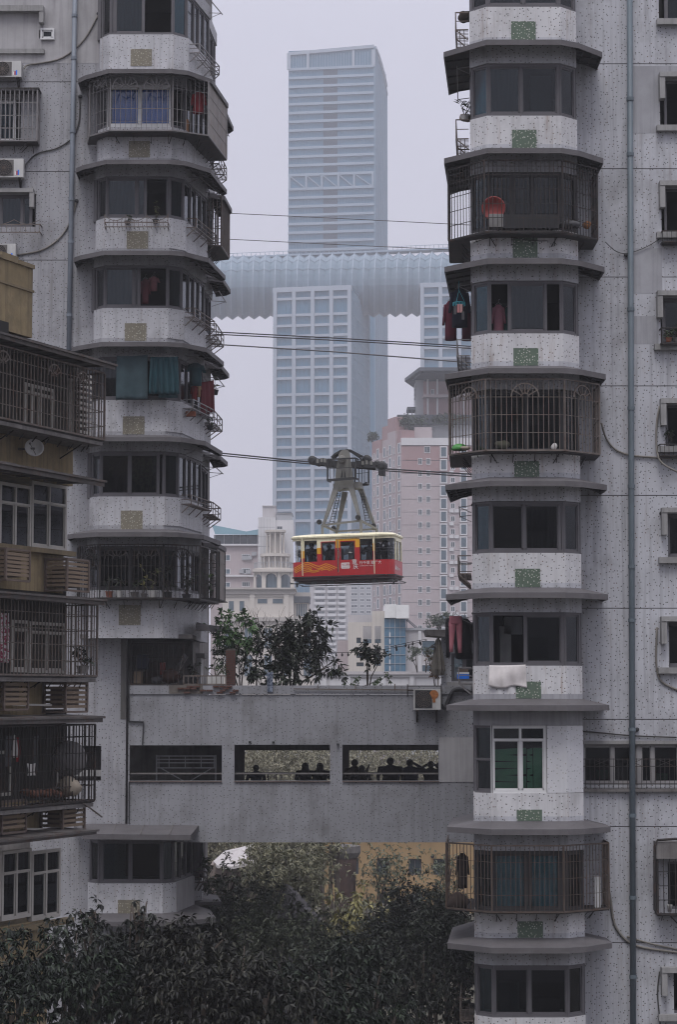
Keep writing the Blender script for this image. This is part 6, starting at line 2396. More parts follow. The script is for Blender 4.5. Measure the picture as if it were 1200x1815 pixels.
# ------------------------------------------------------------------ people
M['skin'] = pbr('skin', (.38, .24, .17), .6, var=.08)
M['hair'] = pbr('dark_hair', (.018, .015, .014), .5, var=.2)
CL = {}
for nm, c_ in (('black', (.012, .012, .014)), ('navy', (.016, .018, .03)), ('brown', (.04, .03, .026)), ('grey', (.09, .09, .095)), ('white', (.62, .60, .58)), ('red', (.30, .03, .035)), ('olive', (.07, .07, .05)), ('beige', (.30, .26, .21))):
    CL[nm] = cloth('clothing_' + nm, c_)

def person_body(h=1.7, arms='down', wide=1.0, turn=0.0, lean=0.0):
    """one continuous figure: primitives fused by a voxel remesh; faces +y. Returns (mesh data, hand zones)"""
    k = h / 1.7
    mb = MB()
    def T(pts, rs, n=8):
        mb.tube([Vector(p) * k for p in pts], [r * k for r in rs], n)
    w = .205 * wide
    # legs and feet
    for s in (-1, 1):
        T([(s * .09, 0, .90), (s * .10, .01, .50), (s * .10, -.02, .08)], [.085 * wide, .062, .045])
        T([(s * .10, -.05, .05), (s * .11, .16, .035)], [.05, .04])
    # torso
    n = 10
    prof = [(.14 * wide, .11, .84), (.165 * wide, .12, .95), (.145 * wide, .105, 1.10), (.175 * wide, .12, 1.26), (w, .11, 1.34), (w * .84, .10, 1.405), (w * .5, .085, 1.455), (.07, .065, 1.50)]
    b = len(mb.v)
    for (a_, d_, z_) in prof:
        for j in range(n):
            t_ = 2 * math.pi * j / n
            mb.v.append((a_ * math.cos(t_) * k, (d_ * math.sin(t_) + lean * (z_ - .9)) * k, z_ * k))
    for i in range(len(prof) - 1):
        for j in range(n):
            mb.f.append((b + i * n + j, b + i * n + (j + 1) % n, b + (i + 1) * n + (j + 1) % n, b + (i + 1) * n + j)); mb.m.append(0)
    mb.f.append(tuple(b + j for j in reversed(range(n)))); mb.m.append(0)
    mb.f.append(tuple(b + (len(prof) - 1) * n + j for j in range(n))); mb.m.append(0)
    L_ = lean * .55
    T([(0, L_, 1.42), (0, L_ + .02, 1.52)], [.055, .05])
    ct, st = math.cos(turn), math.sin(turn)
    hc = Vector((0, L_ + .03, 1.585))
    mb.ell(tuple(hc * k), .098 * k, .11 * k, .125 * k, 12, 8)
    mb.ell(tuple((hc + Vector((-.095 * st, .095 * ct, -.015))) * k), .016 * k, .02 * k, .022 * k, 6, 4)      # nose
    mb.ell(tuple((hc + Vector((-.06 * st, .06 * ct, -.075))) * k), .045 * k, .035 * k, .04 * k, 8, 5)     # jaw
    for s in (-1, 1):
        mb.ell(tuple((hc + Vector((s * .078 * ct, s * .078 * st, -.01))) * k), .014 * k, .02 * k, .03 * k, 6, 4)
    hands = []
    for s in (-1, 1):
        mode = arms if isinstance(arms, str) else arms[0 if s < 0 else 1]
        sh = (s * (w - .01), L_, 1.37)
        if mode == 'down':
            el, hd = (s * (w + .045), L_ - .02, 1.10), (s * (w + .03), L_ + .08, .86)
        elif mode == 'rail':
            el, hd = (s * (w + .05), L_ + .06, 1.12), (s * (w - .04), L_ + .30, 1.06)
        elif mode == 'phone':
            el, hd = (s * (w + .08), L_ + .12, 1.20), (s * .11, L_ + .16, 1.52)
        elif mode == 'up':
            el, hd = (s * (w + .15), L_ + .08, 1.36), (s * .14, L_ + .12, 1.60)
        elif mode == 'point':
            el, hd = (s * (w + .07), L_ + .10, 1.22), (s * (w + .12), L_ + .20, 1.46)
        else:
            el, hd = (s * (w + .12), L_ + .08, 1.16), (s * .05, L_ + .22, 1.22)
        T([(s * .10, L_, 1.37), sh, el], [.085, .09, .066])
        T([el, hd], [.066, .045])
        d_ = (Vector(hd) - Vector(el)).normalized()
        q = Vector(hd) + d_ * .05
        hands.append(q * k)
        mb.ell(tuple((Vector(hd) + d_ * .045) * k), .036 * k, .03 * k, .045 * k, 8, 5)
        side = d_.cross(Vector((0, 0, 1)))
        side = side.normalized() if side.length > .1 else Vector((1, 0, 0))
        for f in range(4):
            o_ = Vector(hd) + d_ * .075 + side * (.027 - .018 * f)
            T([o_, o_ + d_ * (.055 + .012 * (f in (1, 2))), o_ + d_ * .075 + Vector((0, 0, -.025))], [.0115, .0105, .009], 5)
        o_ = Vector(hd) + d_ * .03 + side * .035
        T([o_, o_ + side * .03 + d_ * .04], [.013, .010], 5)
    me = mb.mesh('person', CL['black'])
    tmp = bpy.data.objects.new('person', me)
    C.objects.link(tmp)
    m1 = tmp.modifiers.new('r', 'REMESH'); m1.mode = 'VOXEL'; m1.voxel_size = .018 * k
    m2 = tmp.modifiers.new('s', 'SMOOTH'); m2.iterations = 2; m2.factor = .5
    dg = bpy.context.evaluated_depsgraph_get()
    res = bpy.data.meshes.new_from_object(tmp.evaluated_get(dg))
    bpy.data.objects.remove(tmp)
    nv = len(res.vertices)
    co = np.empty(nv * 3, np.float32); res.vertices.foreach_get('co', co)
    nf = len(res.polygons)
    cc_ = np.empty(nf * 3, np.float32); res.polygons.foreach_get('center', cc_)
    cc_ = cc_.reshape(-1, 3)
    mi = np.zeros(nf, np.int32)
    mi[cc_[:, 2] > 1.49 * k] = 1
    for q in hands:
        mi[np.linalg.norm(cc_ - np.array(q), axis=1) < .085 * k] = 1
    mi[(cc_[:, 2] < .92 * k) & (mi == 0)] = 2
    mi[(cc_[:, 2] < .085 * k)] = 3
    res.polygons.foreach_set('material_index', mi)
    res.polygons.foreach_set('use_smooth', [True] * nf)
    hcw = hc * k
    return res, hcw, k

def hair_mesh(hc, k, kind):
    mb = MB()
    if kind == 'short':
        mb.ell((hc.x, hc.y - .012 * k, hc.z + .028 * k), .132 * k, .135 * k, .13 * k, 12, 7)
    elif kind == 'long':
        mb.ell((hc.x, hc.y - .02 * k, hc.z + .02 * k), .138 * k, .14 * k, .14 * k, 12, 7)
        mb.lathe([(.10 * k, .05), (.135 * k, -.05 * k), (.17 * k, -.16 * k), (.18 * k, -.30 * k), (.13 * k, -.40 * k)], (hc.x, hc.y - .05 * k, hc.z), 12)
    elif kind == 'hood':
        mb.ell((hc.x, hc.y - .03 * k, hc.z + .01 * k), .108 * k, .115 * k, .13 * k, 12, 7)
        mb.lathe([(.10 * k, 0), (.13 * k, -.12 * k), (.10 * k, -.18 * k)], (hc.x, hc.y - .02 * k, hc.z), 12)
    elif kind == 'bun':
        mb.ell((hc.x, hc.y - .012 * k, hc.z + .028 * k), .132 * k, .135 * k, .13 * k, 12, 7)
        mb.ell((hc.x, hc.y - .08 * k, hc.z + .10 * k), .045 * k, .045 * k, .045 * k, 8, 5)
    return mb

def person(label, loc, rotz, h, arms, hair, top, bottom='black', wide=1.0, group=None, lean=0.0, hair_mat=None, cache={}):
    key = (h, str(arms), wide, lean)
    if key not in cache:
        cache[key] = person_body(h, arms, wide, 0, lean)
    res, hc, k = cache[key]
    me = res.copy()
    me.materials.clear()
    for m in (CL[top], M['skin'], CL[bottom], M['black']):
        me.materials.append(m)
    o = bpy.data.objects.new('person', me)
    C.objects.link(o)
    LOCAL.add(o.name)
    o.location = loc
    o.rotation_euler = (0, 0, rotz)
    tag(o, label, 'person', group)
    ho = hair_mesh(hc, k, hair).build('hair' if hair != 'hood' else 'hood', hair_mat or M['hair'], None, smooth=True)
    ho.parent = o
    return o

ZF = PZ(1440, DB) + .002
GB = 'people looking out from the bridge'
def bp(px, ytop, D):
    p = P(px, ytop, D)
    return Vector((p.x, D, ZF)), (p.z - ZF) / 1.03
for (px, yt, D, label, arms, hair, top, wide, lean, rz) in (
    (454, 1355, 73.1, 'person in a dark jacket alone at the left of the middle bridge opening', ('rail', 'rail'), 'short', 'navy', .95, .05, .2),
    (541, 1351, 73.0, 'person with long dark hair in the middle bridge opening, slimmer of the pair', ('rail', 'rail'), 'long', 'black', .92, .04, 0),
    (567, 1351, 72.8, 'person with wide long hair at the right end of the middle bridge opening', ('rail', 'fold'), 'long', 'black', 1.1, .04, -.1),
    (627, 1345, 72.9, 'person in a brown coat with raised forearm at the left of the right opening', ('rail', 'point'), 'bun', 'brown', 1.0, .1, -.5),
    (642, 1356, 72.7, 'shorter person with long hair beside the brown coat, hand at the face', ('phone', 'rail'), 'long', 'black', 1.0, .05, .4),
    (692, 1342, 72.6, 'broad person in a thick dark coat, tallest in the right bridge opening', ('down', 'down'), 'short', 'black', 1.12, .0, 0),
    (727, 1345, 72.7, 'person lifting one hand beside the head in the right bridge opening', ('down', 'up'), 'short', 'navy', 1.15, .0, .1),
    (764, 1348, 72.7, 'person with both elbows raised taking a picture in the right bridge opening', ('up', 'up'), 'short', 'black', 1.1, .0, 0),
    (778, 1351, 73.2, 'person half hidden by the wall at the far right of the bridge opening', ('down', 'down'), 'short', 'black', 1.05, .0, 0)):
    loc, h = bp(px, yt, D)
    person(label, loc, rz, round(h, 2), arms, hair, top, 'black', wide * 1.6, GB, lean)
# passengers
GP = 'passengers in the cable car'
PS = [(-2.15, -.55, 'dark clothed passenger at the left rounded corner window of the cable car', 'short', 'black', 'rail'),
      (-1.65, -.95, 'passenger in dark jacket, left in the first flat window of the cable car', 'short', 'navy', 'fold'),
      (-1.30, -.70, 'passenger with long hair, right in the first flat window of the cable car', 'long', 'black', 'phone'),
      (-.75, -.95, 'passenger with dark hair in the left sliding door window of the cable car', 'bun', 'brown', 'down'),
      (-.42, -.60, 'passenger in olive jacket at the right edge of the left cable car door', 'short', 'olive', 'down'),
      (.38, -1.12, 'passenger in a white hooded top with hands at the chest in the right door', 'hood', 'white', 'fold'),
      (.62, -.45, 'passenger in beige coat behind the white hooded one in the cable car', 'long', 'beige', 'phone'),
      (1.25, -.95, 'passenger in dark coat in the last flat window of the cable car', 'short', 'grey', 'fold'),
      (1.6, -.5, 'passenger with long hair near the last flat window of the cable car', 'long', 'black', 'down'),
      (2.05, -.75, 'passenger in black at the right rounded corner window of the cable car', 'short', 'black', 'up'),
      (2.2, .15, 'passenger in pale coat at the end window of the cable car', 'long', 'beige', 'down')]
for (x, y, label, hair, top, arms) in PS:
    p = CCM @ Vector((x, y, .2))
    person(label, p, CR + math.pi + rnd.uniform(-.7, .7), 1.62 if hair != 'short' else 1.7, (arms, 'down' if arms in ('phone',) else arms), hair, top, 'black', 1.05, GP, 0, CL['white'] if hair == 'hood' else None)

# ------------------------------------------------------------------ air conditioners
def ac_unit(label, px0, px1, y0, y1, D, group=None, badge=True, dk=False):
    a, b = P(px0, y1, D), P(px1, y0, D)
    w, h, d = b.x - a.x, b.z - a.z, .38
    t = thing('air_conditioner', label, 'air conditioner', ((a.x + b.x) / 2, D + d / 2, a.z), group)
    MB().box(a.x, b.x, D, D + d, a.z, b.z).build('casing', M['ac'], t)
    c = Vector((a.x + w * .37, D, (a.z + b.z) / 2))
    r = min(h * .44, w * .3)
    MB().box(a.x + w * .05, a.x + w * .68, D - .012, D, a.z + h * .08, b.z - h * .06).build('fan_surround', M['black'] if dk else M['concrete_dk'], t)
    mb = MB()
    for k in range(5):
        rr = r * (k + 1) / 5
        mb.tube([c + Vector((rr * math.cos(2 * math.pi * j / 16), -.03, rr * math.sin(2 * math.pi * j / 16))) for j in range(17)], .006, 4, caps=False)
    for j in range(8):
        an = math.pi * j / 8
        v = Vector((math.cos(an), 0, math.sin(an))) * r
        mb.bar(c - v + Vector((0, -.03, 0)), c + v + Vector((0, -.03, 0)), .008)
    mb.build('fan_guard', M['cage'], t)
    MB().lathe([(r * .98, -.02), (r * .98, -.011)], c, 18, 'y').build('fan_opening', M['black'], t)
    for x in (a.x + w * .14, a.x + w * .86):
        mb = MB()
        mb.box(x - .03, x + .03, D - .02, D + d + .12, a.z - .05, a.z - .002)
        mb.bar((x, D + .02, a.z - .05), (x, D + d + .1, a.z - .40), .045)
        mb.bar((x, D + d + .1, a.z - .42), (x, D + d + .1, a.z), .045, .045, up=(0, 1, 0))
        mb.build('bracket', M['cage_dk'], t)
    if badge:
        for k, (m, ox) in enumerate((('cab_white', 0), ('red', .05), ('curtain_blue', .10))):
            MB().box(a.x + w * .72 + ox, a.x + w * .72 + ox + .045, D - .004, D, a.z + h * .12, a.z + h * .3 + ox * .6).build('sticker', M[m], t)
    return t
GA = 'air conditioners on the left tower wall'
ac_unit('pale air conditioner on left tower wall below the small vent window', -16, 37, 108, 136, WL - .5, GA)
ac_unit('pale air conditioner on left tower wall below the caged window', -14, 41, 281, 314, WL - .5, GA)
ac_unit('pale air conditioner on left tower wall just above the ochre roof parapet', -20, 27, 432, 460, WL - .5, GA)
q = ac_unit('white air conditioner with orange mark hanging on the bridge wall, right end', 733.5, 781.5, 1221, 1258, DB - .5, None, False, True)
a_ = P(769.5, 1231, DB - .51)
mb = MB()
mb.lathe([(.0, -.008), (.15, -.006), (.15, 0)], a_, 10, 'y')
mb.add([(a_.x - .05, a_.y - .006, a_.z - .26), (a_.x + .05, a_.y - .006, a_.z - .26), (a_.x + .03, a_.y - .006, a_.z - .05), (a_.x - .03, a_.y - .006, a_.z - .05)], [(0, 1, 2, 3)])
mb.build('orange_sticker', pbr('faded_orange', (.38, .14, .04), .7, var=.4, scale=12), q)
mb = MB()
for z in (1216, 1224):
    mb.bar(P(722, z, DB - .45), P(783, z, DB - .45), .03)
mb.bar(P(722.5, 1213, DB - .45), P(722.5, 1235, DB - .45), .035, up=(0, 1, 0)); mb.bar(P(782.5, 1212, DB - .45), P(782.5, 1250, DB - .45), .035, up=(0, 1, 0))
mb.bar(P(722.5, 1222, DB - .45), P(722.5, 1222, DB), .03); mb.bar(P(782.5, 1222, DB - .45), P(782.5, 1222, DB), .03)
mb.build('bracket', M['cage_dk'], q)
hose(q, [P(782, 1250, DB - .3), P(789, 1258, DB - .15), P(795, 1240, DB - .12), P(803, 1222, DB - .12), P(820, 1221, DB - .12), P(836, 1228, DB - .1)], .07, M['black'], 'refrigerant_pipe')

# ------------------------------------------------------------------ laundry and household things
def sheet(name, label, cat, top, drop, mat, folds=7, amp=.04, y_amp=.02, group=None, bottom_spread=1.0, hanger=None, nu=34, nv=12, sag=.02, ragged=.0, parent=None, th=.012):
    """cloth hanging from the line a-b; two layers joined at the hem"""
    a, b = Vector(top[0]), Vector(top[1])
    u = (b - a)
    n = Vector((u.y, -u.x, 0)).normalized()
    ph = rnd.random() * 6
    cxm = (a + b) / 2
    def fn(side):
        def f(s, t):
            sp = 1 + (bottom_spread - 1) * t
            p = cxm + (a.lerp(b, s) - cxm) * sp
            d = amp * (.25 + .75 * t) * math.sin(s * folds * 2 * math.pi / 2 + ph + .8 * math.sin(t * 2.2 + s * 3)) + y_amp * math.sin(s * 3 + t * 4 + ph)
            z = -drop * t - sag * math.sin(math.pi * s) * (1 - t) - ragged * t * math.sin(s * 9 + ph)
            return p + n * (d + side * th) + Zv * z
        return f
    mb = MB()
    mb.grid(fn(.5), nu, nv)
    k = len(mb.v)
    mb.grid(fn(-.5), nu, nv)
    mb.f[nu * nv:] = [tuple(reversed(f)) for f in mb.f[nu * nv:]]
    row = nu + 1
    for i in range(nu):
        mb.f.append((i, k + i, k + i + 1, i + 1)); mb.m.append(0)
        q = nv * row + i
        mb.f.append((q + 1, k + q + 1, k + q, q)); mb.m.append(0)
    for j in range(nv):
        q = j * row
        mb.f.append((q + row, k + q + row, k + q, q)); mb.m.append(0)
        q = j * row + nu
        mb.f.append((q, k + q, k + q + row, q + row)); mb.m.append(0)
    if hanger is None:
        o = mb.build(name, mat, parent, smooth=True)
        return tag(o, label, cat, group) if parent is None else o
    t = thing(name, label, cat, tuple(cxm), group)
    mb.build('fabric', mat, t, smooth=True)
    h = MB()
    apex = cxm + Zv * hanger
    h.bar(a, apex, .015); h.bar(b, apex, .015); h.bar(a, b, .018)
    h.build('hanger', M['cage_lt'], t)
    return t
DT = 69.45
CLT = cloth('teal_sheet', (.045, .072, .082)); CLT2 = cloth('brighter_teal_sheet', (.025, .068, .082))
sheet('bed_sheet', 'flat grey teal sheet hung on left tower, left of two', 'sheet', (P(206, 630, DT), P(261, 629, DT)), 1.47, CLT, 4, .05, hanger=.2, bottom_spread=1.03)
sheet('bed_sheet', 'deeply creased teal sheet hung on left tower, right of two', 'sheet', (P(266, 632, DT), P(315, 632, DT)), 1.25, CLT2, 11, .085, hanger=.1, bottom_spread=1.12)
sheet('bed_sheet', 'teal under layer showing below the creased teal sheet', 'sheet', (P(281, 640, DT + .12), P(314, 640, DT + .12)), 1.22, CLT2, 4, .03, bottom_spread=1.02)
def garment(name, label, cat, c, w, h, mat, kind='shirt', d=.07, yaw=0.0, group=None):
    """clothing hung by its top centre c: a body with sleeves or legs, with thickness"""
    c = Vector(c)
    t = thing(name, label, cat, tuple(c), group)
    u = Vector((math.cos(yaw), math.sin(yaw), 0))
    v = Vector((-u.y, u.x, 0))
    mb = MB()
    def slab(p, q, w0, w1, th0, th1, n=8):
        p, q = Vector(p), Vector(q)
        m = 5
        b = len(mb.v)
        for i in range(m + 1):
            f = i / m
            o_ = p.lerp(q, f)
            ww, tt = w0 + (w1 - w0) * f, th0 + (th1 - th0) * f
            for j in range(n):
                an = 2 * math.pi * j / n
                wob = 1 + .12 * math.sin(j * 2.1 + i * 1.7)
                loc = u * (o_.x + ww / 2 * math.cos(an)) + v * (o_.y + tt * wob * math.sin(an)) + Zv * o_.z
                mb.v.append(tuple(c + loc))
        for i in range(m):
            for j in range(n):
                j2 = (j + 1) % n
                mb.f.append((b + i * n + j, b + i * n + j2, b + (i + 1) * n + j2, b + (i + 1) * n + j)); mb.m.append(0)
        mb.f.append(tuple(b + j for j in reversed(range(n)))); mb.m.append(0)
        mb.f.append(tuple(b + m * n + j for j in range(n))); mb.m.append(0)
    if kind == 'trousers':
        slab((0, 0, 0), (0, 0, -.22 * h), w * .9, w, d, d)
        slab((-w * .24, 0, -.18 * h), (-w * .34, 0, -h), w * .52, w * .26, d * .8, d * .5)
        slab((w * .24, 0, -.18 * h), (w * .30, 0, -h * 1.02), w * .52, w * .26, d * .8, d * .5)
    elif kind == 'coat':
        slab((0, 0, 0), (0, 0, -.12 * h), w * .4, w * .95, d * .5, d)
        slab((0, 0, -.1 * h), (0, 0, -h), w * .9, w * 1.0, d, d * 1.2)
        for s in (-1, 1):
            slab((s * w * .42, 0, -.1 * h), (s * w * .62, 0, -.62 * h), w * .3, w * .2, d * .6, d * .5)
    else:
        slab((0, 0, 0), (0, 0, -.1 * h), w * .35, w * .9, d * .5, d)
        slab((0, 0, -.09 * h), (0, 0, -h), w * .85, w * .8, d, d)
        for s in (-1, 1):
            slab((s * w * .4, 0, -.1 * h), (s * w * .62, 0, -.42 * h), w * .3, w * .26, d * .6, d * .5)
    mb.build('fabric', mat, t, smooth=True)
    hk = MB()
    hk.bar(c - u * w * .3, c + Zv * .06, .012); hk.bar(c + u * w * .3, c + Zv * .06, .012)
    hk.tube([c + Zv * .05, c + Zv * .13, c + Zv * .16 + u * .03, c + Zv * .13 + u * .05], .008, 5)
    hk.build('hanger', M['cage_lt'], t)
    return t
garment('shirt', 'teal shirt on the left tower side rail beside the sheets', 'shirt', P(347, 643, 71.3), .52, .78, CLT2, 'shirt', .1, .5)
garment('cloth_bag', 'red cloth hanging under the teal shirt on the left tower', 'cloth', P(344, 683, 71.6), .2, .5, cloth('red_cloth', (.20, .01, .012)), 'coat', .06, .4)
garment('small_garment', 'pale brown small garment next to the red cloth on the left tower', 'cloth', P(352, 682, 71.8), .15, .42, cloth('tan_cloth', (.30, .20, .12)), 'shirt', .05, .4)
sheet('towel', 'maroon cloth hung at the side of the left tower below the teal shirt', 'towel', (P(359, 677, 72.3), P(378, 673, 73.4)), 1.15, cloth('maroon_cloth', (.12, .02, .028)), 6, .05, bottom_spread=1.35)
sheet('towel', 'white towel draped below the open window on the right tower', 'towel', (P(868, 1179, 57.93), P(932, 1178, 57.93)), .60, cloth('white_towel', (.70, .66, .645)), 7, .035, y_amp=.03, bottom_spread=1.07, sag=.012, ragged=.03)
garment('trousers', 'pink trousers hanging at the left side of the right tower', 'trousers', P(808, 1092, 58.9), .38, 1.0, cloth('pink_cloth', (.38, .14, .165)), 'trousers', .08)
garment('trousers', 'black trousers hanging behind the pink trousers', 'trousers', P(803, 1096, 59.6), .42, 1.1, CL['black'], 'trousers', .08)
garment('coat', 'black coat hanging right of the pink trousers by the tower', 'coat', P(824, 1096, 59.8), .42, 1.15, CL['black'], 'coat', .1)
garment('coat', 'dark coat on the rail left of the right tower, behind a teal peg hanger', 'coat', P(815, 512, 59.2), .45, 1.1, CL['navy'], 'coat', .1)
garment('coat', 'maroon long coat hanging at the outer end of the right tower rail', 'coat', P(799, 533, 60.2), .34, 1.15, cloth('wine_cloth', (.09, .02, .035)), 'coat', .1)
garment('coat', 'maroon coat close to the right tower wall, behind the dark coat', 'coat', P(829, 540, 60.6), .34, 1.05, cloth('wine_cloth_dark', (.07, .018, .03)), 'coat', .1)
# peg hanger
pg_ = P(814, 537, 58.7)
t = thing('peg_hanger', 'teal ring of pegs with small pink and grey socks, right tower rail', 'hanger', tuple(pg_))
tm = pbr('teal_plastic', (.03, .25, .30), .5)
mb = MB().tube([pg_ + Vector((.17 * math.cos(2 * math.pi * k / 14), .17 * math.sin(2 * math.pi * k / 14), 0)) for k in range(15)], .014, 5)
for k in range(3):
    an = 2 * math.pi * k / 3
    mb.bar(pg_ + Vector((.17 * math.cos(an), .17 * math.sin(an), 0)), pg_ + Zv * .36, .01)
mb.bar(pg_ + Zv * .36, pg_ + Zv * .62, .01)
mb.build('ring', tm, t)
mb = MB()
for k in range(12):
    an = 2 * math.pi * k / 12
    c_ = pg_ + Vector((.17 * math.cos(an), .17 * math.sin(an), 0))
    mb.box(c_.x - .012, c_.x + .012, c_.y - .012, c_.y + .012, c_.z - .08, c_.z)
mb.build('pegs', tm, t)
for dx, dz, m in ((-.03, 0, cloth('pink_sock', (.50, .22, .22))), (.05, 0, cloth('pink_sock_pale', (.5, .3, .28))), (-.12, -.05, CL['grey']), (.1, -.2, CL['grey'])):
    MB().box(pg_.x + dx - .035, pg_.x + dx + .035, pg_.y - .19, pg_.y - .165, pg_.z - .30 + dz, pg_.z - .07 + dz).build('sock', m, t)
# clothes indoors
garment('trousers', 'pink trousers hanging inside the left tower window below the teal sheets', 'trousers', P(211, 826, 70.45), .42, .95, cloth('dusty_pink', (.26, .15, .15)), 'trousers', .06)
garment('shirt', 'pale shirt inside the left tower window beside the pink trousers', 'shirt', P(199, 828, 70.6), .22, .35, CL['beige'], 'shirt', .05)
garment('shirt', 'pink shirt inside the left tower window above the teal sheets', 'shirt', P(272, 490, 70.6), .3, .5, cloth('rose_cloth', (.26, .10, .11)), 'shirt', .06)
garment('dress', 'dark pink dress inside the left tower window above the teal sheets', 'dress', P(257, 494, 70.5), .26, .85, cloth('rose_cloth_dark', (.17, .055, .065)), 'coat', .06)
garment('shirt', 'pink shirt inside the open window of the right tower', 'shirt', P(884, 540, 58.5), .3, .85, cloth('dusty_rose', (.27, .11, .14)), 'coat', .07)
garment('shirt', 'dark teal shirt inside the open right tower window by the pink one', 'shirt', P(901, 545, 58.6), .24, .7, cloth('bottle_cloth', (.02, .07, .07)), 'coat', .06)
garment('cloth', 'red cloth hanging inside the top cage of the left tower', 'cloth', P(352, 163, 70.6), .4, .75, cloth('bright_red_cloth', (.34, .012, .02)), 'coat', .1)
box_ = MB().box(PX(313, 70.6), PX(331, 70.6), 70.5, 70.9, PZ(236, 70.6), PZ(213, 70.6)).build('cardboard_box', pbr('cardboard', (.34, .17, .08), .9, var=.15))
tag(box_, 'brown cardboard box inside the top cage of the left tower', 'box')
# things in the ochre building's balconies
def ysheet(name, label, cat, px0, px1, y, off, drop, mat, folds=4):
    a_, b_ = hit(px0, y, yo + yn * off, yn), hit(px1, y, yo + yn * off, yn)
    b_.z = a_.z
    return sheet(name, label, cat, (a_, b_), drop, mat, folds, .04, bottom_spread=1.05)
ysheet('shirt', 'grey shirt hanging in the lowest cage of the ochre building', 'shirt', 8, 21, 1303, -.35, .75, CL['grey'])
ysheet('shirt', 'white shirt with red side hanging in the lowest ochre cage', 'shirt', 23, 28, 1302, -.4, .55, CL['white'], 2)
ysheet('towel', 'red towel hanging in the lowest cage of the ochre building', 'towel', 29, 34, 1306, -.4, .6, CL['red'], 2)
ysheet('shirt', 'pale long garment on a hanger in the lowest ochre cage', 'shirt', 58, 67, 1304, -.45, .85, CL['grey'])
ysheet('cloth', 'small white cloths hanging low in the ochre cage', 'cloth', 49, 60, 1353, -.35, .3, CL['white'], 3)
ysheet('shirt', 'red and white flowered shirt in the middle cage of the ochre building', 'shirt', -3, 16, 1085, -.3, 1.2, cloth('flowered_cloth', (.50, .44, .45), (.26, .05, .09), 14), 5)
def sack(label, px, y, D, r, mat, name='sack', cat='sack', squash=.7):
    o = MB().ell(tuple(P(px, y, D) + Vector((0, 0, r * squash))), r, r * .8, r * squash, 12, 8)
    for i, v_ in enumerate(o.v):
        k_ = 1 + .12 * math.sin(v_[0] * 19 + v_[2] * 23) + .06 * math.sin(v_[1] * 31)
        c_ = P(px, y, D) + Vector((0, 0, r * squash))
        o.v[i] = tuple(c_ + (Vector(v_) - c_) * k_)
    return tag(o.build(name, mat, None, smooth=True), label, cat)
sack('pale bag lying at the right end of the lowest ochre cage', 122, 1413, 53.3, .32, CL['beige'], squash=.8)
q = MB()
for k in range(9):
    pa = hit(45 + k * 7, 1404 + (k % 3) * 2, yo + yn * -.25, yn)
    q.ell(tuple(pa), .16, .12, .09, 8, 5)
tag(q.build('pile_of_clothes', pbr('red_brown_fabric', (.16, .07, .045), .9, var=.5, scale=7), None, smooth=True), 'heap of reddish brown clothes on the lowest ochre cage floor', 'clothes')
pa = hit(122, 1345, yo + yn * -.4, yn)
o = MB().lathe([(.03, -.12), (.30, -.09), (.43, 0), (.45, .02), (.40, .0), (.28, -.06)], pa, 18, 'y').build('basin', pbr('grey_basin', (.22, .21, .21), .5, var=.15), None, smooth=True)
tag(o, 'grey round basin hung inside the lowest ochre cage', 'basin')
# satellite dish
dc = hit(60, 793, yo + yn * (OW + .45), yn)
t = thing('satellite_dish', 'pale satellite dish on the ochre wall under the top cage', 'satellite dish', tuple(dc))
prof = [(.02, .13), (.10, .12), (.18, .09), (.225, .045), (.24, 0.0), (.232, -.004), (.17, .065), (.09, .10), (.015, .11)]
mb = MB().lathe(prof, (0, 0, 0), 20, 'y')
Rz = Matrix.Rotation(.25, 4, 'Z') @ Matrix.Rotation(-.35, 4, 'X')
mb.v = [tuple(dc + (Rz @ Vector(v_))) for v_ in mb.v]
mb.build('reflector', M['ac'], t, smooth=True)
mb = MB()
mb.bar(dc + Vector((0, .08, -.02)), dc + Vector((-.02, -.02, -.02)) - yn * .5, .05)
mb.bar(dc + Vector((.05, 0, -.2)), dc + Vector((-.06, -.3, .05)), .012)
mb.ell(tuple(dc + Vector((-.06, -.3, .06))), .03, .04, .03, 8, 5)
mb.build('arm', M['concrete_dk'], t)
# right tower cage things
mb = MB().lathe([(.02, .16), (.22, .15), (.30, .03), (.335, 0), (.30, .0), (.21, .12), (.02, .13)], (0, 0, 0), 22, 'y')
Rz = Matrix.Rotation(-.25, 4, 'Z') @ Matrix.Rotation(.1, 4, 'X')
mb.v = [tuple(P(875, 369, 57.60) + (Rz @ Vector(v_))) for v_ in mb.v]
o = mb.build('basin', pbr('red_plastic', (.30, .05, .045), .45, var=.1, scale=4), None, smooth=True)
tag(o, 'round red plastic basin leaning in the dark cage of the right tower', 'basin')
t = thing('planter', 'long dark planter trough in the cage below the red basin', 'planter', tuple(P(930, 402, 57.7)))
a, b = P(893, 404, 57.55), P(990, 380, 57.55)
MB().box(a.x, b.x, 57.55, 57.85, a.z, b.z).build('trough', M['black'], t)
a2, b2 = P(868, 402, 57.55), P(892.5, 379, 57.55)
MB().box(a2.x, b2.x, 57.55, 57.85, a2.z, b2.z).build('end_box', M['concrete'], t)
sack('crumpled clear bag on the right end of the dark cage', 1012, 406, 57.9, .3, CL['grey'], squash=.4)
sack('small orange bag at the right side of the dark cage', 1041, 405, 59.0, .12, cloth('orange_cloth', (.45, .20, .08)), squash=.9)  # bag in plain orange cloth
o = MB().lathe([(.20, -.02), (.235, 0), (.2, .09), (.12, .15), (.02, .17)], P(815, 797, 58.4), 18).build('basin', pbr('green_plastic', (.07, .26, .06), .4, var=.1), None, smooth=True)
tag(o, 'upturned green plastic basin in the arched cage of the right tower', 'basin')
sack('pale bag beside the green basin in the arched cage', 826, 798, 58.1, .16, CL['beige'], squash=.35)
sack('pale bottle shaped bag on the floor of the arched cage, right half', 983, 798, 57.75, .09, CL['white'], squash=1.1)
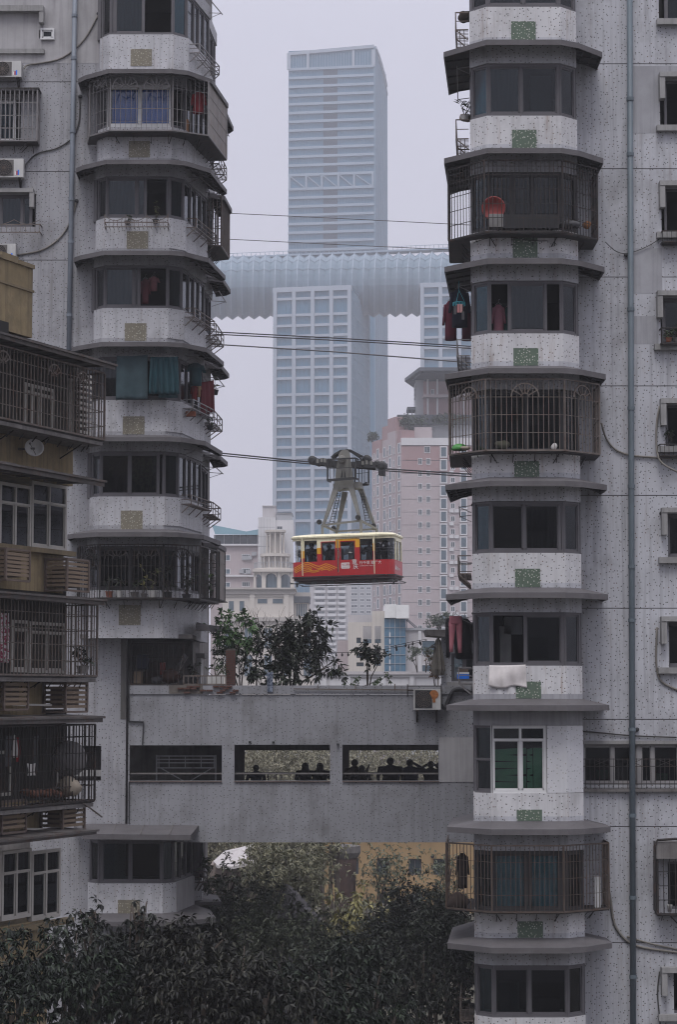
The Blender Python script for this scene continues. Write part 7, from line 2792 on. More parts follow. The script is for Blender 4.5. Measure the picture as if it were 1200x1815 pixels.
sack('dull green heap of plants and cloth on the arched cage floor', 890, 798, 57.7, .22, CL['olive'], squash=.6)
sack('dark bundle of rope at the left end of the lowest right cage', 812, 1614, 58.6, .3, CL['brown'], squash=.8)
garment('mop', 'dark dried bundle hanging at the left in the lowest right cage', 'bundle', P(820, 1512, 59.2), .28, .95, CL['brown'], 'coat', .12)
o = MB().box(PX(1046, 58.9), PX(1056, 58.9), 58.9, 59.05, PZ(1612, 58.9), PZ(1553, 58.9)).build('board', M['white'])
tag(o, 'white upright board in the right end of the lowest right cage', 'board')
o = MB().lathe([(.05, 0), (.075, .17), (.08, .19), (.07, .19)], P(1188, 1616, WR - .25), 12).build('plant_pot', M['pot_white'], None, smooth=True)
tag(o, 'small white pot in the caged window at the right edge', 'pot')
# blue box on the rack
t = thing('crate', 'blue and white box on the small rack beside the pink trousers', 'crate', tuple(P(822, 1200, 59.4)))
a, b = P(812, 1203, 59.15), P(832, 1195, 59.15)
MB().box(a.x, b.x, 59.15, 59.5, a.z, b.z).build('lower_box', M['curtain_blue'], t)
MB().box(a.x, b.x, 59.16, 59.5, b.z + .002, b.z + .055).build('lid', M['white'], t)
MB().box(a.x + .02, b.x - .02, 59.18, 59.5, b.z + .06, b.z + .15).build('upper_box', M['slat_post'], t)
sack('brown bundles stacked on the top rack of the right tower', 826, 40, 59.6, .22, CL['brown'], squash=.8)
sack('pale sack on the second rack of the right tower under a plant', 826, 216, 59.6, .2, CL['beige'], squash=.6)

# ------------------------------------------------------------------ leaves and pot plants
def leaf_arrays(org, dirs, ln, wd, droop=.15, fold=.25):
    """rhombic leaves: org (n,3), dirs (n,3) unit, lengths (n,), two faces folded on the midrib"""
    n = len(org)
    up = np.tile(np.array([0, 0, 1.0]), (n, 1))
    side = np.cross(dirs, up)
    sl = np.linalg.norm(side, axis=1, keepdims=True)
    side = np.where(sl > 1e-3, side / np.maximum(sl, 1e-6), np.array([[1.0, 0, 0]]))
    rot = nrg.uniform(-.9, .9, (n, 1))
    nrm = np.cross(side, dirs)
    side = side * np.cos(rot) + nrm * np.sin(rot)
    nrm = np.cross(side, dirs)
    ln = ln[:, None]; wd = wd[:, None]
    mid = org + dirs * ln * .45
    tip = org + dirs * ln - up * ln * droop
    l = mid + side * wd * .5 + nrm * wd * fold
    r = mid - side * wd * .5 + nrm * wd * fold
    v = np.stack([org, l, tip, r], 1).reshape(-1, 3)
    b = np.arange(n)[:, None] * 4
    f = np.concatenate([b + np.array([[0, 1, 2]]), b + np.array([[0, 2, 3]])], 0)
    return v, f

def whorls(cent, axis, m, ln, wd, spread=.9, down=.35, jit=.25):
    """m leaves around each twig end"""
    n = len(cent)
    c = np.repeat(cent, m, 0)
    a = np.repeat(axis, m, 0)
    rv = nrg.normal(size=(n * m, 3))
    rv /= np.linalg.norm(rv, axis=1, keepdims=True)
    d = a * (1 - spread * .6) + rv * spread + np.array([0, 0, -down])
    d /= np.linalg.norm(d, axis=1, keepdims=True)
    L_ = ln * nrg.uniform(1 - jit, 1 + jit, n * m)
    return leaf_arrays(c + d * L_[:, None] * .08, d, L_, wd * nrg.uniform(.8, 1.2, n * m))

def crown_pts(blobs, n, clump=.35, per=6):
    """twig ends: clumps scattered through ellipsoids, denser at the outside"""
    out, ax = [], []
    vol = np.array([b[3] * b[4] * b[5] for b in blobs]); vol = vol / vol.sum()
    for b, v in zip(blobs, vol):
        k = max(2, int(n * v / per))
        d = nrg.normal(size=(k, 3)); d /= np.linalg.norm(d, axis=1, keepdims=True)
        r = nrg.uniform(.35, 1.0, (k, 1)) ** .5
        c = np.array(b[:3]) + d * r * np.array(b[3:6])
        cc = np.repeat(c, per, 0) + nrg.normal(size=(k * per, 3)) * clump
        dd = np.repeat(d, per, 0) + nrg.normal(size=(k * per, 3)) * .45
        dd /= np.linalg.norm(dd, axis=1, keepdims=True)
        out.append(cc); ax.append(dd)
    return np.concatenate(out), np.concatenate(ax)

def limbs(base, top_r, blobs, r0, tw=3, seed=0):
    rr = random.Random(seed)
    mb = MB()
    base = Vector(base)
    for b in blobs:
        c = Vector(b[:3])
        m = base.lerp(c, .5) + Vector((rr.uniform(-.2, .2), rr.uniform(-.2, .2), 0)) * b[3]
        m.x = base.x + (m.x - base.x) * .6; m.y = base.y + (m.y - base.y) * .6
        mb.tube([base, m, c], [r0, r0 * .7, r0 * .3], 7)
        for k in range(tw):
            d = Vector((rr.uniform(-1, 1) * b[3], rr.uniform(-1, 1) * b[4], rr.uniform(-.4, 1) * b[5])) * .8
            s_ = m.lerp(c, rr.uniform(.3, 1))
            mb.tube([s_, s_.lerp(c + d, .5) + Zv * .05 * b[5], c + d], [r0 * .35, r0 * .22, r0 * .08], 5)
    return mb

def plant(name, label, cat, base, blobs, n, per, m, ln, wd, mat, trunk_r, clump=.2, spread=.9, down=.3, group=None, tw=3, part_names=('trunk', 'crown')):
    t = thing(name, label, cat, tuple(base), group)
    limbs(base, 0, blobs, trunk_r, tw, n).build(part_names[0], M['bark'], t, smooth=True)
    c, a = crown_pts(blobs, n, clump, per)
    v, f = whorls(c, a, m, ln, wd, spread, down)
    npmesh(part_names[1], v, f, mat, t)
    return t

def pot_plant(label, px, y, D, r, h, plant_h, mat, potmat, nleaf=12, ln=.22, wd=.07, name='potted_plant', group=None, box=None):
    b = P(px, y, D)
    t = thing(name, label, 'potted plant', tuple(b), group)
    if box:
        MB().box(b.x - box, b.x + box, D - .12, D + .12, b.z, b.z + h).build('pot', potmat, t)
    else:
        MB().lathe([(r * .7, 0), (r, h * .9), (r * 1.08, h * .92), (r * 1.08, h), (r * .9, h), (r * .85, h * .9)], b, 12).build('pot', potmat, t, smooth=False)
    k = max(3, nleaf // 4)
    cent = np.array([[b.x + rnd.uniform(-1, 1) * (box or r) * 1.3, D + rnd.uniform(-.1, .1), b.z + h + rnd.uniform(.15, 1) * plant_h] for _ in range(k)])
    ax = np.tile(np.array([[0, 0, 1.0]]), (k, 1))
    v, f = whorls(cent, ax, 5, ln, wd, 1.0, .2)
    npmesh('leaves', v, f, mat, t)
    mb = MB()
    for c_ in cent:
        mb.bar((b.x, D, b.z + h * .8), tuple(c_), .012)
    mb.build('stem', M['bark'], t)
    return t
Dp = 69.75
pot_plant('white pot on left tower cage shelf, right of the red brown pot', 211, 1060, Dp, .13, .23, .5, M['leaf_dark'], M['pot_white'])
pot_plant('white pot on left tower cage shelf with climbing yellow green leaves', 270, 1061, Dp, .16, .26, .9, M['leaf_olive'], M['pot_white'], 16, .2, .08)
pot_plant('red brown pot at the left of the left tower cage shelf', 193, 1059, Dp, .13, .2, .4, M['leaf_dark'], M['terracotta'])
pot_plant('dark pot between the two white pots in the left tower cage', 238, 1060, Dp + .1, .14, .2, .5, M['leaf_mid'], M['concrete_dk'])
pot_plant('dark pot with yellowing climber left of centre in the left tower cage', 254, 1060, Dp + .05, .1, .15, 1.0, M['leaf_yellow'], M['concrete_dk'], 8, .2, .08)
pot_plant('dark leafy pot right of the white pots in the left tower cage', 297, 1061, Dp + .2, .14, .22, .8, M['leaf_dark'], M['black'], 30)
pot_plant('dark bushy pot near the right corner of the left tower cage', 330, 1064, 70.2, .15, .2, .9, M['leaf_dark'], M['black'], 40)
pot_plant('leafy pot at the far side end of the left tower cage', 362, 1070, 71.3, .15, .2, .8, M['leaf_mid'], M['black'], 40)
pot_plant('hanging dry plant at the left end of the left tower cage', 165, 1010, 70.2, .12, .15, .4, M['leaf_dark'], M['black'], 40, .2, .02)
pot_plant('pot with flowering stems behind the small rail of the left tower window', 275, 396, 69.85, .1, .14, .65, M['leaf_olive'], M['black'], 26, .1, .05)
pot_plant('low pot on the small rail of the left tower window, left part', 225, 398, 69.85, .1, .12, .2, M['leaf_mid'], M['concrete_dk'], 12, .12, .05)
pot_plant('plant growing out at the side of the left tower by the maroon cloth', 381, 700, 74.5, .12, .18, .5, M['leaf_olive'], M['black'], 20, .14, .05)
pot_plant('dark leafy pot on the lower side rack of the left tower', 372, 762, 73.2, .12, .15, .35, M['leaf_mid'], M['black'], 20, .14, .05)
pot_plant('red planter on the side rack of the left tower under the red cloth', 338, 738, 70.9, .1, .16, .15, M['leaf_dark'], M['terracotta'], 8, .12, .05, box=.16)
pot_plant('spiky plant on the top rack of the right tower side', 824, 212, 59.4, .12, .12, .42, M['leaf_dark'], M['pot_white'], 34, .22, .05)
pot_plant('bushy plant in the middle cage of the ochre building', 146, 1194, 53.6, .16, .2, .45, M['leaf_dark'], M['concrete_dk'], 60, .14, .06)
pot_plant('plant on the rack at the lowest left tower bay', 356, 1556, 73.4, .12, .15, .5, M['leaf_mid'], M['black'], 60, .3, .05)
pot_plant('small plant on the rack of the right edge window', 1186, 606, WR - .2, .1, .12, .25, M['leaf_mid'], M['terracotta'], 20, .12, .05)
pot_plant('second small plant on the rack of the right edge window', 1199, 606, WR - .2, .1, .12, .3, M['leaf_mid'], M['concrete_dk'], 20, .12, .05)
pot_plant('dark plant in the open right edge window under its hood', 1192, 790, WR - .1, .1, .1, .35, M['leaf_dark'], M['black'], 30, .14, .06)
# ------------------------------------------------------------------ roof terrace on the bridge
ZT_ = PZ(1235, DB) + .002
tp = lambda px, D: Vector((PX(px, D, 1200), D, ZT_))
# big dark loquat-like tree
def blob(px, py, D, rx, ry, rz):
    c = P(px, py, D)
    return (c.x, c.y, c.z, rx, ry, rz)
plant('terrace_tree', 'big dark broad leaved tree in the middle of the bridge roof terrace', 'tree', tp(518, 72.4),
      [blob(492, 1140, 72.4, .75, .6, .62), blob(545, 1132, 72.6, .75, .6, .68), blob(580, 1182, 72.2, .5, .5, .38), blob(515, 1172, 72.3, .9, .6, .45), blob(548, 1105, 72.5, .35, .3, .3)],
      300, 3, 8, .27, .075, M['leaf_dark'], .055, .16, .95, .15, tw=5)
plant('terrace_tree', 'bright green young tree above the brick pillar on the bridge roof', 'tree', tp(412, 72.0),
      [blob(400, 1120, 72.0, .48, .4, .52), blob(428, 1112, 72.1, .40, .35, .40), blob(418, 1142, 72.0, .6, .4, .3)],
      95, 3, 8, .22, .085, M['leaf_bright'], .03, .12, .9, .5, tw=4)
plant('terrace_shrub', 'dark ivy like shrub hanging beside the brick pillar', 'shrub', tp(426, 71.6),
      [blob(424, 1175, 71.6, .28, .25, .6), blob(436, 1160, 71.6, .22, .2, .45), blob(392, 1160, 71.8, .3, .25, .4)],
      90, 4, 7, .11, .05, M['leaf_dark'], .03, .1, 1.0, .3)
plant('terrace_tree', 'small slim tree at the right of the bridge roof terrace', 'tree', tp(652, 71.8),
      [blob(650, 1160, 71.8, .42, .35, .30), blob(678, 1163, 71.8, .22, .2, .16), blob(655, 1150, 71.8, .2, .2, .2)],
      60, 3, 8, .16, .07, M['leaf_dark'], .028, .09, 1.0, .25)
plant('terrace_shrub', 'low shrub on the bridge roof edge right of the big dark tree', 'shrub', tp(622, 71.4),
      [blob(622, 1210, 71.4, .3, .2, .16), blob(665, 1208, 71.5, .2, .2, .13), blob(685, 1200, 71.5, .12, .1, .1)], 34, 3, 7, .12, .05, M['leaf_mid'], .015, .08)
plant('terrace_shrub', 'low leafy bush at the foot of the big dark terrace tree', 'shrub', tp(470, 71.3),
      [blob(462, 1205, 71.3, .3, .2, .18), blob(506, 1209, 71.3, .4, .2, .14), blob(448, 1195, 71.5, .25, .2, .2)], 50, 3, 7, .2, .1, M['leaf_dark'], .015, .08)
plant('dried_shrub', 'brown dried shrub below the furled umbrella at the right roof edge', 'shrub', tp(773, 71.2),
      [blob(771, 1190, 71.2, .2, .2, .28), blob(762, 1172, 71.2, .14, .12, .2)], 60, 3, 6, .08, .035, pbr('dry_leaf', (.13, .075, .03), .9, var=.4, scale=8), .02, .08)
# bare branching tree
t = thing('bare_tree', 'leafless thin tree behind the bright green one on the bridge roof', 'tree', tuple(tp(455, 73.0)))
mb = MB()
def twig(p, d, ln, r, depth):
    q = p + d * ln
    mb.tube([p, p.lerp(q, .5) + Vector((rnd.uniform(-.03, .03), 0, .02)), q], [r, r * .85, r * .65], 5)
    if depth == 0:
        return
    for _ in range(3 if depth > 1 else 2):
        nd = (d + Vector((rnd.uniform(-.75, .75), rnd.uniform(-.5, .5), rnd.uniform(-.1, .4)))).normalized()
        twig(p.lerp(q, rnd.uniform(.55, 1)), nd, ln * rnd.uniform(.55, .8), r * .6, depth - 1)
twig(tp(455, 73.0), Vector((-.02, 0, 1)), 1.35, .03, 4)
mb.build('branches', M['bark'], t, smooth=True)
# brick pillar with separate bricks
bpil = thing('brick_pillar', 'red brick pillar on the bridge roof beside the planted balcony', 'pillar', tuple(tp(409, 71.3)))
pc = tp(409, 71.3)
hp_ = PZ(1150, 71.3) - ZT_
MB().box(pc.x - .155, pc.x + .155, 71.15, 71.46, ZT_, ZT_ + hp_).build('mortar_core', M['mortar'], bpil)
bm1 = MB().box(0, .205, -.10, 0, 0, .055).mesh('brick', M['brick'])
bm2 = MB().box(0, .10, -.10, 0, 0, .055).mesh('brick', M['brick'])
r = 0
while r * .067 + .06 < hp_:
    z = ZT_ + .006 + r * .067
    if r % 2:
        inst('brick', bm1, bpil, Matrix.Translation((pc.x - .165, 71.235, z)))
        inst('brick', bm2, bpil, Matrix.Translation((pc.x + .052, 71.235, z)))
    else:
        inst('brick', bm2, bpil, Matrix.Translation((pc.x - .165, 71.235, z)))
        inst('brick', bm1, bpil, Matrix.Translation((pc.x - .053, 71.235, z)))
    r += 1
# caged, cluttered balcony at the left end
A_ = (PX(232, 70.9, 1200), 70.85)
B_c = (PX(400, 70.9, 1200), 70.85)
t = thing('terrace_railing', 'dark barred railing of the cluttered terrace under the left tower', 'railing', (A_[0], 70.85, PZ(1213, 70.9)))
cage(t, [A_, (PX(325, 70.9, 1200), 70.85)], PZ(1213, 70.85), PZ(1141, 70.85), .17, .012, 2, M['cage_dk'], name='tall_bars')
cage(t, [(PX(325, 70.7, 1200), 70.7), (PX(400, 70.7, 1200), 70.7)], PZ(1213, 70.7), PZ(1198, 70.7), .16, .012, 0, M['cage'], name='low_bars')
MB().bar((A_[0], 70.85, PZ(1214, 70.85)), (B_c[0], 70.85, PZ(1214, 70.85)), .06).build('bottom_rail', M['cage_dk'], t)
facade(ltw, 172, 234, 1131, 1216, [], [], 72.6, M['concrete_dk'])
MB().box(PX(232, 74, 1180), PX(297, 74, 1180), 74, 74.2, PZ(1240, 74), PZ(1130, 74)).build('terrace_wall', M['concrete_dk'], ltw)
MB().box(PX(150, 72, 1130), PX(345, 72, 1130), 70.5, 75, PZ(1131, DL), PZ(1129, DL) + .1).build('bay_underside', M['concrete_dk'], ltw)
def junk(name, label, cat, px0, px1, y0, y1, D, mat, depth=.3):
    a, b = P(px0, y1, D), P(px1, y0, D)
    mb = MB().box(a.x, b.x, D, D + depth, a.z, b.z)
    o = mb.build(name, mat)
    m = o.modifiers.new('b', 'BEVEL'); m.width = .02; m.segments = 2
    return tag(o, label, cat)
junk('cardboard_box', 'pale box at the far left corner behind the terrace bars', 'box', 236, 252, 1190, 1212, 71.3, M['slat'])
junk('crate', 'dark blue crate behind the terrace bars above the pale box', 'crate', 240, 262, 1160, 1186, 71.8, M['navy_plastic'])
junk('bucket', 'red container standing behind the terrace bars', 'container', 283, 292, 1174, 1196, 71.5, cloth('dull_red_plastic', (.16, .03, .025)))
junk('cabinet', 'dark cabinet behind the terrace bars in the shade', 'cabinet', 256, 280, 1172, 1214, 72.2, M['curtain_brown'])
sack('red brown heap behind the terrace bars', 303, 1212, 71.5, .35, pbr('dull_brown_cloth', (.07, .035, .025), .9, var=.4, scale=6))
sack('dark sack beside the red container on the terrace', 276, 1213, 71.3, .2, CL['grey'])
pot_plant('long pale planter box on the terrace beside the brick pillar', 381, 1213, 71.2, .1, .3, .35, M['leaf_mid'], M['pot_white'], 50, .25, .04, box=.28)
pot_plant('dark plant in a tub left of the long pale planter', 345, 1213, 71.3, .15, .25, .45, M['leaf_dark'], M['black'], 40, .16, .06)
# deck chair / folding umbrella shape
t = thing('folding_canopy', 'green grey folding canopy tilted over the terrace', 'canopy', tuple(P(325, 1170, 72.3)))
mb = MB()
a, b, c, d = P(312, 1180, 72.2), P(332, 1164, 72.6), P(326, 1157, 72.2), P(308, 1185, 72.6)
mb.add([a, b, c, c + Vector((0, .03, -.02)), b + Vector((0, .03, -.02)), a + Vector((0, .03, -.02))], [(0, 1, 2), (3, 4, 5), (0, 5, 4, 1), (1, 4, 3, 2), (2, 3, 5, 0)])
mb.build('cover', M['curtain_grey'], t)
mb = MB()
mb.bar(P(325, 1157, 72.2), P(312, 1213, 72.2), .025); mb.bar(P(333, 1164, 72.4), P(310, 1200, 72.4), .02)
mb.build('pole', M['frame_lt'], t)
t = thing('roof_shed', 'small white shed with dark doorway at the back of the terrace', 'shed', tuple(P(345, 1215, 75)))
mb = MB()
fbox(mb, 333, 356, 1166, 1215, 75, 1.2)
mb.build('wall', M['whitefar'], t)
mb = MB(); fbox(mb, 335, 345, 1174, 1215, 74.96, .03); mb.build('door', M['black'], t)
mb = MB(); fbox(mb, 327, 362, 1158, 1166, 74.6, 2); mb.build('roof', M['concrete'], t)
sheet('cloth', 'pale blue patterned cloth draped over the bridge roof edge', 'cloth', (P(473, 1191, DB - .12), P(484, 1191, DB - .12)), .68, cloth('blue_pattern', (.24, .27, .33), (.10, .12, .17), 16), 3, .03, bottom_spread=.85)
# string of bulbs
t = thing('string_lights', 'sagging string of small bulbs over the bridge roof, right of the big tree', 'string lights', tuple(P(680, 1150, 71.6)))
mb = MB()
def sag(p, q, s, n=16):
    return [p.lerp(q, k / n) - Zv * s * math.sin(math.pi * k / n) for k in range(n + 1)]
l1 = sag(P(585, 1157, 71.6), P(757, 1135, 71.6), .12); l2 = sag(P(690, 1147, 71.4), P(757, 1133, 71.4), -.02)
mb.tube(l1, .009, 4); mb.tube(l2, .009, 4)
mb.build('wire', M['black'], t)
mb = MB()
for L_, ks in ((l1, (1, 2, 3, 6, 8, 9, 11, 13, 15)), (l2, (3, 7, 10, 13))):
    for k in ks:
        mb.lathe([(.012, 0), (.018, -.03), (.035, -.07), (.03, -.11), (.01, -.13)], L_[k], 6)
mb.build('bulbs', M['black'], t)
# roof hut at the right end
t = thing('roof_hut', 'speckled hut with flat concrete roof at the right end of the bridge', 'hut', tuple(tp(800, 71)))
mb = MB()
a, b = P(783, 1210, 70.9), P(845, 1120, 70.9)
h0, h1 = PX(800.5, 70.9, 1180), PX(850, 70.9, 1180)
mb.box(a.x, h0, 70.9, 71.2, ZT_ - .1, b.z)
mb.box(h0, b.x + .4, 70.9, 71.1, ZT_ - .1, PZ(1208, 70.9))
mb.box(h0, b.x + .4, 70.9, 71.1, PZ(1158, 70.9), b.z)
mb.build('wall', M['tile_grey'], t)
facet_window(t, (h0, 70.9), (b.x + .4, 70.9), PZ(1208, 70.9), PZ(1158, 70.9), [(0, .35, 'g'), (.35, .7, 'g', 'curtain_grey'), (.7, 1, 'g')], M['frame'])
a, b = P(755, 1134, 70.4), P(830, 1116, 70.4)
mb = MB()
mb.add([(a.x, 70.3, b.z), (b.x + .3, 70.3, b.z), (b.x + .3, 72.5, b.z), (a.x, 72.5, b.z), (a.x + .06, 70.35, a.z + .15), (b.x + .3, 70.35, a.z), (b.x + .3, 72.5, a.z), (a.x + .06, 72.5, a.z + .15)],
       [(0, 1, 2, 3), (7, 6, 5, 4), (4, 5, 1, 0), (5, 6, 2, 1), (6, 7, 3, 2), (7, 4, 0, 3)])
mb.build('roof', M['concrete_dk'], t)
MB().box(PX(790, 70.9), PX(840, 70.9), 70.7, 70.95, PZ(1220, 70.8), PZ(1209, 70.8)).build('ledge', M['concrete'], t)
# furled umbrella
ub_ = P(777, 1200, 70.6)
t = thing('garden_umbrella', 'furled grey brown umbrella standing by the roof hut', 'umbrella', (ub_.x, ub_.y, ZT_))
mb = MB()
n_ = 16
for i, (r_, z_) in enumerate(((.02, 1.35), (.08, 1.25), (.13, .95), (.18, .55), (.21, .3), (.16, .12), (.05, .1))):
    for k in range(n_):
        an = 2 * math.pi * k / n_
        rr = r_ * (1 + (.22 if k % 2 else -.12))
        mb.v.append((ub_.x + rr * math.cos(an), ub_.y + rr * math.sin(an), ub_.z + z_ - .05))
for i in range(6):
    for k in range(n_):
        mb.f.append((i * n_ + k, (i + 1) * n_ + k, (i + 1) * n_ + (k + 1) % n_, i * n_ + (k + 1) % n_)); mb.m.append(0)
mb.build('canopy', cloth('weathered_canvas', (.12, .11, .095)), t)
MB().bar((ub_.x, ub_.y, ZT_), (ub_.x, ub_.y, ub_.z + 1.4), .035, .035, up=(0, 1, 0)).build('pole', M['cage'], t)
o = MB()
lp_ = P(767, 1148, 70.5)
o.lathe([(.02, .10), (.05, .06), (.12, .0), (.11, -.01), (.03, .05)], lp_, 10)
o.bar(lp_ + Zv * .08, P(776, 1138, 70.6), .02)
tag(o.build('wall_lamp', M['black']), 'small dark lamp on an arm beside the furled umbrella', 'lamp')

# ------------------------------------------------------------------ under and beyond the bridge
yb_ = thing('ochre_house', 'flat ochre yellow building with small dark windows under the bridge', 'building', (P(700, 1550, 140).x, 144, 4))
mb = MB()
OH = [(616, 636, 1521, 1550), (668, 688, 1521, 1550), (724, 747, 1522, 1551), (768, 792, 1522, 1551), (672, 694, 1584, 1605), (727, 750, 1583, 1604), (770, 792, 1583, 1604)]
for (y0_, y1_) in ((1438, 1566), (1566.4, 1690)):
    hs = [h for h in OH if h[2] > y0_ and h[3] < y1_]
    mb = MB()
    cut2(mb, 575, 880, y0_, y1_, hs, 140, .5)
    mb.build('wall', pbr('orange_render', (.35, .24, .125), .9, var=.1, scale=.3, streak=.12, grime=.15) if y0_ < 1500 else bpy.data.materials['orange_render'], yb_)
for h in OH:
    far_win(yb_, *h, 140.3, bars=1, frame=.09, mats=[M['frame'], M['pane_far']])
MB().box(PX(575, 140, 1500), PX(880, 140, 1500), 140.5, 149, 3, PZ(1438, 140)).build('body', bpy.data.materials['orange_render'], yb_)
mb = MB()
zr_ = PZ(1436, 140)
mb.add([(PX(570, 140, 1500), 139, zr_), (PX(890, 140, 1500), 139, zr_), (PX(890, 140, 1500), 150, zr_), (PX(570, 140, 1500), 150, zr_), (PX(600, 140, 1500), 144.5, zr_ + 1.6), (PX(860, 140, 1500), 144.5, zr_ + 1.6)],
       [(0, 1, 5, 4), (2, 3, 4, 5), (1, 2, 5), (3, 0, 4), (3, 2, 1, 0)])
mb.build('roof', M['roof_dk'], yb_)
MB().ell(tuple(P(767, 1518, 139.9)), .12, .1, .12).build('wall_lamp', M['black'], yb_)
# old brick stack and tarpaulin
t = thing('brick_stack', 'old reddish brown round stack with flared rim under the bridge', 'chimney', tuple(P(612, 1600, 118)))
c = P(612, 1592, 118)
MB().lathe([(.58, -3), (.56, 0), (.6, 1.4), (.66, 2.3)], c, 14).build('shaft', pbr('stack_brick', (.075, .048, .04), .95, var=.35, scale=2, streak=.4, grime=.5), t, smooth=True)
MB().lathe([(.7, 2.2), (.86, 2.5), (.84, 2.85), (.6, 2.9)], c, 14).build('rim', M['concrete_dk'], t)
mb = MB()
pts_ = [P(378, 1526, 122), P(398, 1508, 122.5), P(425, 1502, 123), P(447, 1496, 123), P(452, 1510, 121), P(470, 1528, 120), P(478, 1538, 120), P(440, 1530, 119), P(410, 1536, 119), P(385, 1534, 120)]
cen = P(425, 1505, 121.5)
mb.add([cen] + pts_ + [p - Zv * .15 for p in pts_], [(0, 1 + i, 1 + (i + 1) % 10) for i in range(10)] + [(1 + i, 11 + i, 11 + (i + 1) % 10, 1 + (i + 1) % 10) for i in range(10)])
tag(mb.build('tarpaulin', pbr('white_tarpaulin', (.46, .43, .42), .7, var=.12, scale=1.2)), 'white tarpaulin roof among the trees under the bridge', 'tarpaulin')
mb = MB()
for i in range(7):
    x = PX(380 + i * 14, 121, 1540)
    mb.bar((x, 121, hill_z(x, 121) - .5), (x, 121, PZ(1530, 121)), .1, .1, up=(0, 1, 0))
mb.box(PX(372, 121.5, 1540), PX(478, 121.5, 1540), 121.5, 124, PZ(1600, 121), PZ(1534, 121))
tag(mb.build('shack', pbr('shack_wall', (.20, .165, .145), .9, var=.25)), 'low grey brown shack under the white tarpaulin', 'shack')
# curved retaining wall
mb = MB()
pr = [P(478, 1566, 100), P(495, 1560, 98), P(515, 1570, 96), P(535, 1590, 94), P(555, 1612, 92), P(575, 1634, 90)]
for a, b in zip(pr[:-1], pr[1:]):
    mb.add([(a.x, a.y, 0), (b.x, b.y, 0), tuple(b), tuple(a), (a.x - .6, a.y + 1.8, 0), (b.x - .6, b.y + 1.8, 0), (b.x - .6, b.y + 1.8, b.z + .1), (a.x - .6, a.y + 1.8, a.z + .1)],
           [(0, 1, 2, 3), (5, 4, 7, 6), (3, 2, 6, 7), (0, 3, 7, 4), (1, 5, 6, 2)])
tag(mb.build('retaining_wall', pbr('slope_concrete', (.085, .08, .085), .95, var=.3, streak=.4, grime=.5)), 'dark curved sloping retaining wall among the trees under the bridge', 'wall')

# ------------------------------------------------------------------ trees
def tree(label, px, D, tops, n, ln, wd, mat, group, base_z=None, per=5, m=8, clump=.3, name='tree', tr=.16, down=.35, spread=.9):
    """tops: blobs (px, py, dD, r_px_x, r_px_y) of the crown in the picture at distance D"""
    x = PX(px, D, 1650)
    z = hill_z(x, D) if D > 84 else 0
    k = D / F
    bl = [blob(q[0], q[1], D + q[2], q[3] * k, max(q[3], q[4]) * k * .85, q[4] * k) for q in tops]
    return plant(name, label, 'tree', Vector((x, D, z - .2)), bl, n, per, m, ln, wd, mat, tr, clump, spread, down, group, tw=3)
GT = 'dark trees in front of the towers'
FG = M['leaf_fg']
FG2 = leafmat('brownish_mango_leaf', (.006, .006, .004), (.05, .05, .032), pw=3)  # lit tips and dark gaps put into the leaf colours
FG3 = leafmat('deep_green_leaf', (.003, .006, .003), (.032, .05, .026), pw=3)
tree('nearest dark tree at the lower left below the ochre building', 60, 44, [(30, 1700, 0, 95, 60), (120, 1690, .5, 80, 55), (60, 1770, -1.2, 130, 70), (170, 1745, 0, 75, 60), (20, 1800, -2, 90, 60)], 975, .155, .058, FG3, GT, m=8, clump=.17, down=.85)
tree('dark tree with a tall leafy shoot beside the lowest left tower bay', 190, 46.5, [(160, 1625, 0, 32, 30), (248, 1612, 0, 24, 20), (170, 1668, 0, 55, 40), (250, 1690, 0, 65, 45), (225, 1750, -1, 110, 65), (310, 1720, 0, 60, 50), (245, 1640, 0, 18, 30)], 937, .155, .058, FG, GT, m=8, clump=.17, down=.85)
tree('dark glossy tree at the bottom, below the left half of the bridge', 380, 45, [(340, 1690, 0, 75, 50), (420, 1710, 0, 80, 50), (360, 1770, -1, 120, 70), (470, 1770, -1, 90, 60), (310, 1660, .5, 45, 30)], 975, .155, .058, FG2, GT, m=8, clump=.17, down=.85)
tree('dark glossy tree at the bottom centre of the picture', 560, 47, [(540, 1735, 0, 80, 45), (620, 1725, 0, 70, 50), (560, 1795, -1, 120, 60), (660, 1790, 0, 80, 60)], 825, .155, .058, FG3, GT, m=8, clump=.17, down=.85)
tree('dark tree at the bottom left of the right tower', 720, 61.5, [(700, 1730, 0, 75, 55), (770, 1720, 0, 65, 60), (740, 1800, 0, 100, 60), (815, 1760, 1, 35, 70)], 862, .155, .058, FG, GT, m=8, clump=.18, down=.85)
GM_ = 'trees in the gap between the towers'
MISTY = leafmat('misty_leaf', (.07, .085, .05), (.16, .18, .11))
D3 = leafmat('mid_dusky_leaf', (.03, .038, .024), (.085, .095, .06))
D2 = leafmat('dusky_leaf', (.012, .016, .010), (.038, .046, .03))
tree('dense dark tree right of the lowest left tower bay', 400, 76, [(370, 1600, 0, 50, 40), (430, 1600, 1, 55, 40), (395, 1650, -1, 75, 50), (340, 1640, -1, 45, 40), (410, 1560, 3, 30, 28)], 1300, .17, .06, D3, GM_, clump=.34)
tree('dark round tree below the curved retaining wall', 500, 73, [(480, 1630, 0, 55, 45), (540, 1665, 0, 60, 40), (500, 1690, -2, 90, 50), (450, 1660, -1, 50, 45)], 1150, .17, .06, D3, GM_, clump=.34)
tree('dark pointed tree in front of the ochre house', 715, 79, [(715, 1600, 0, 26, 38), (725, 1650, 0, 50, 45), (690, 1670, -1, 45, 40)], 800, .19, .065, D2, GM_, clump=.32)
tree('dark tree beside the right tower below its lowest cage', 800, 68, [(790, 1640, 0, 48, 50), (820, 1690, 0, 40, 50), (765, 1685, -1, 50, 45)], 1000, .19, .065, D2, GM_, clump=.34)
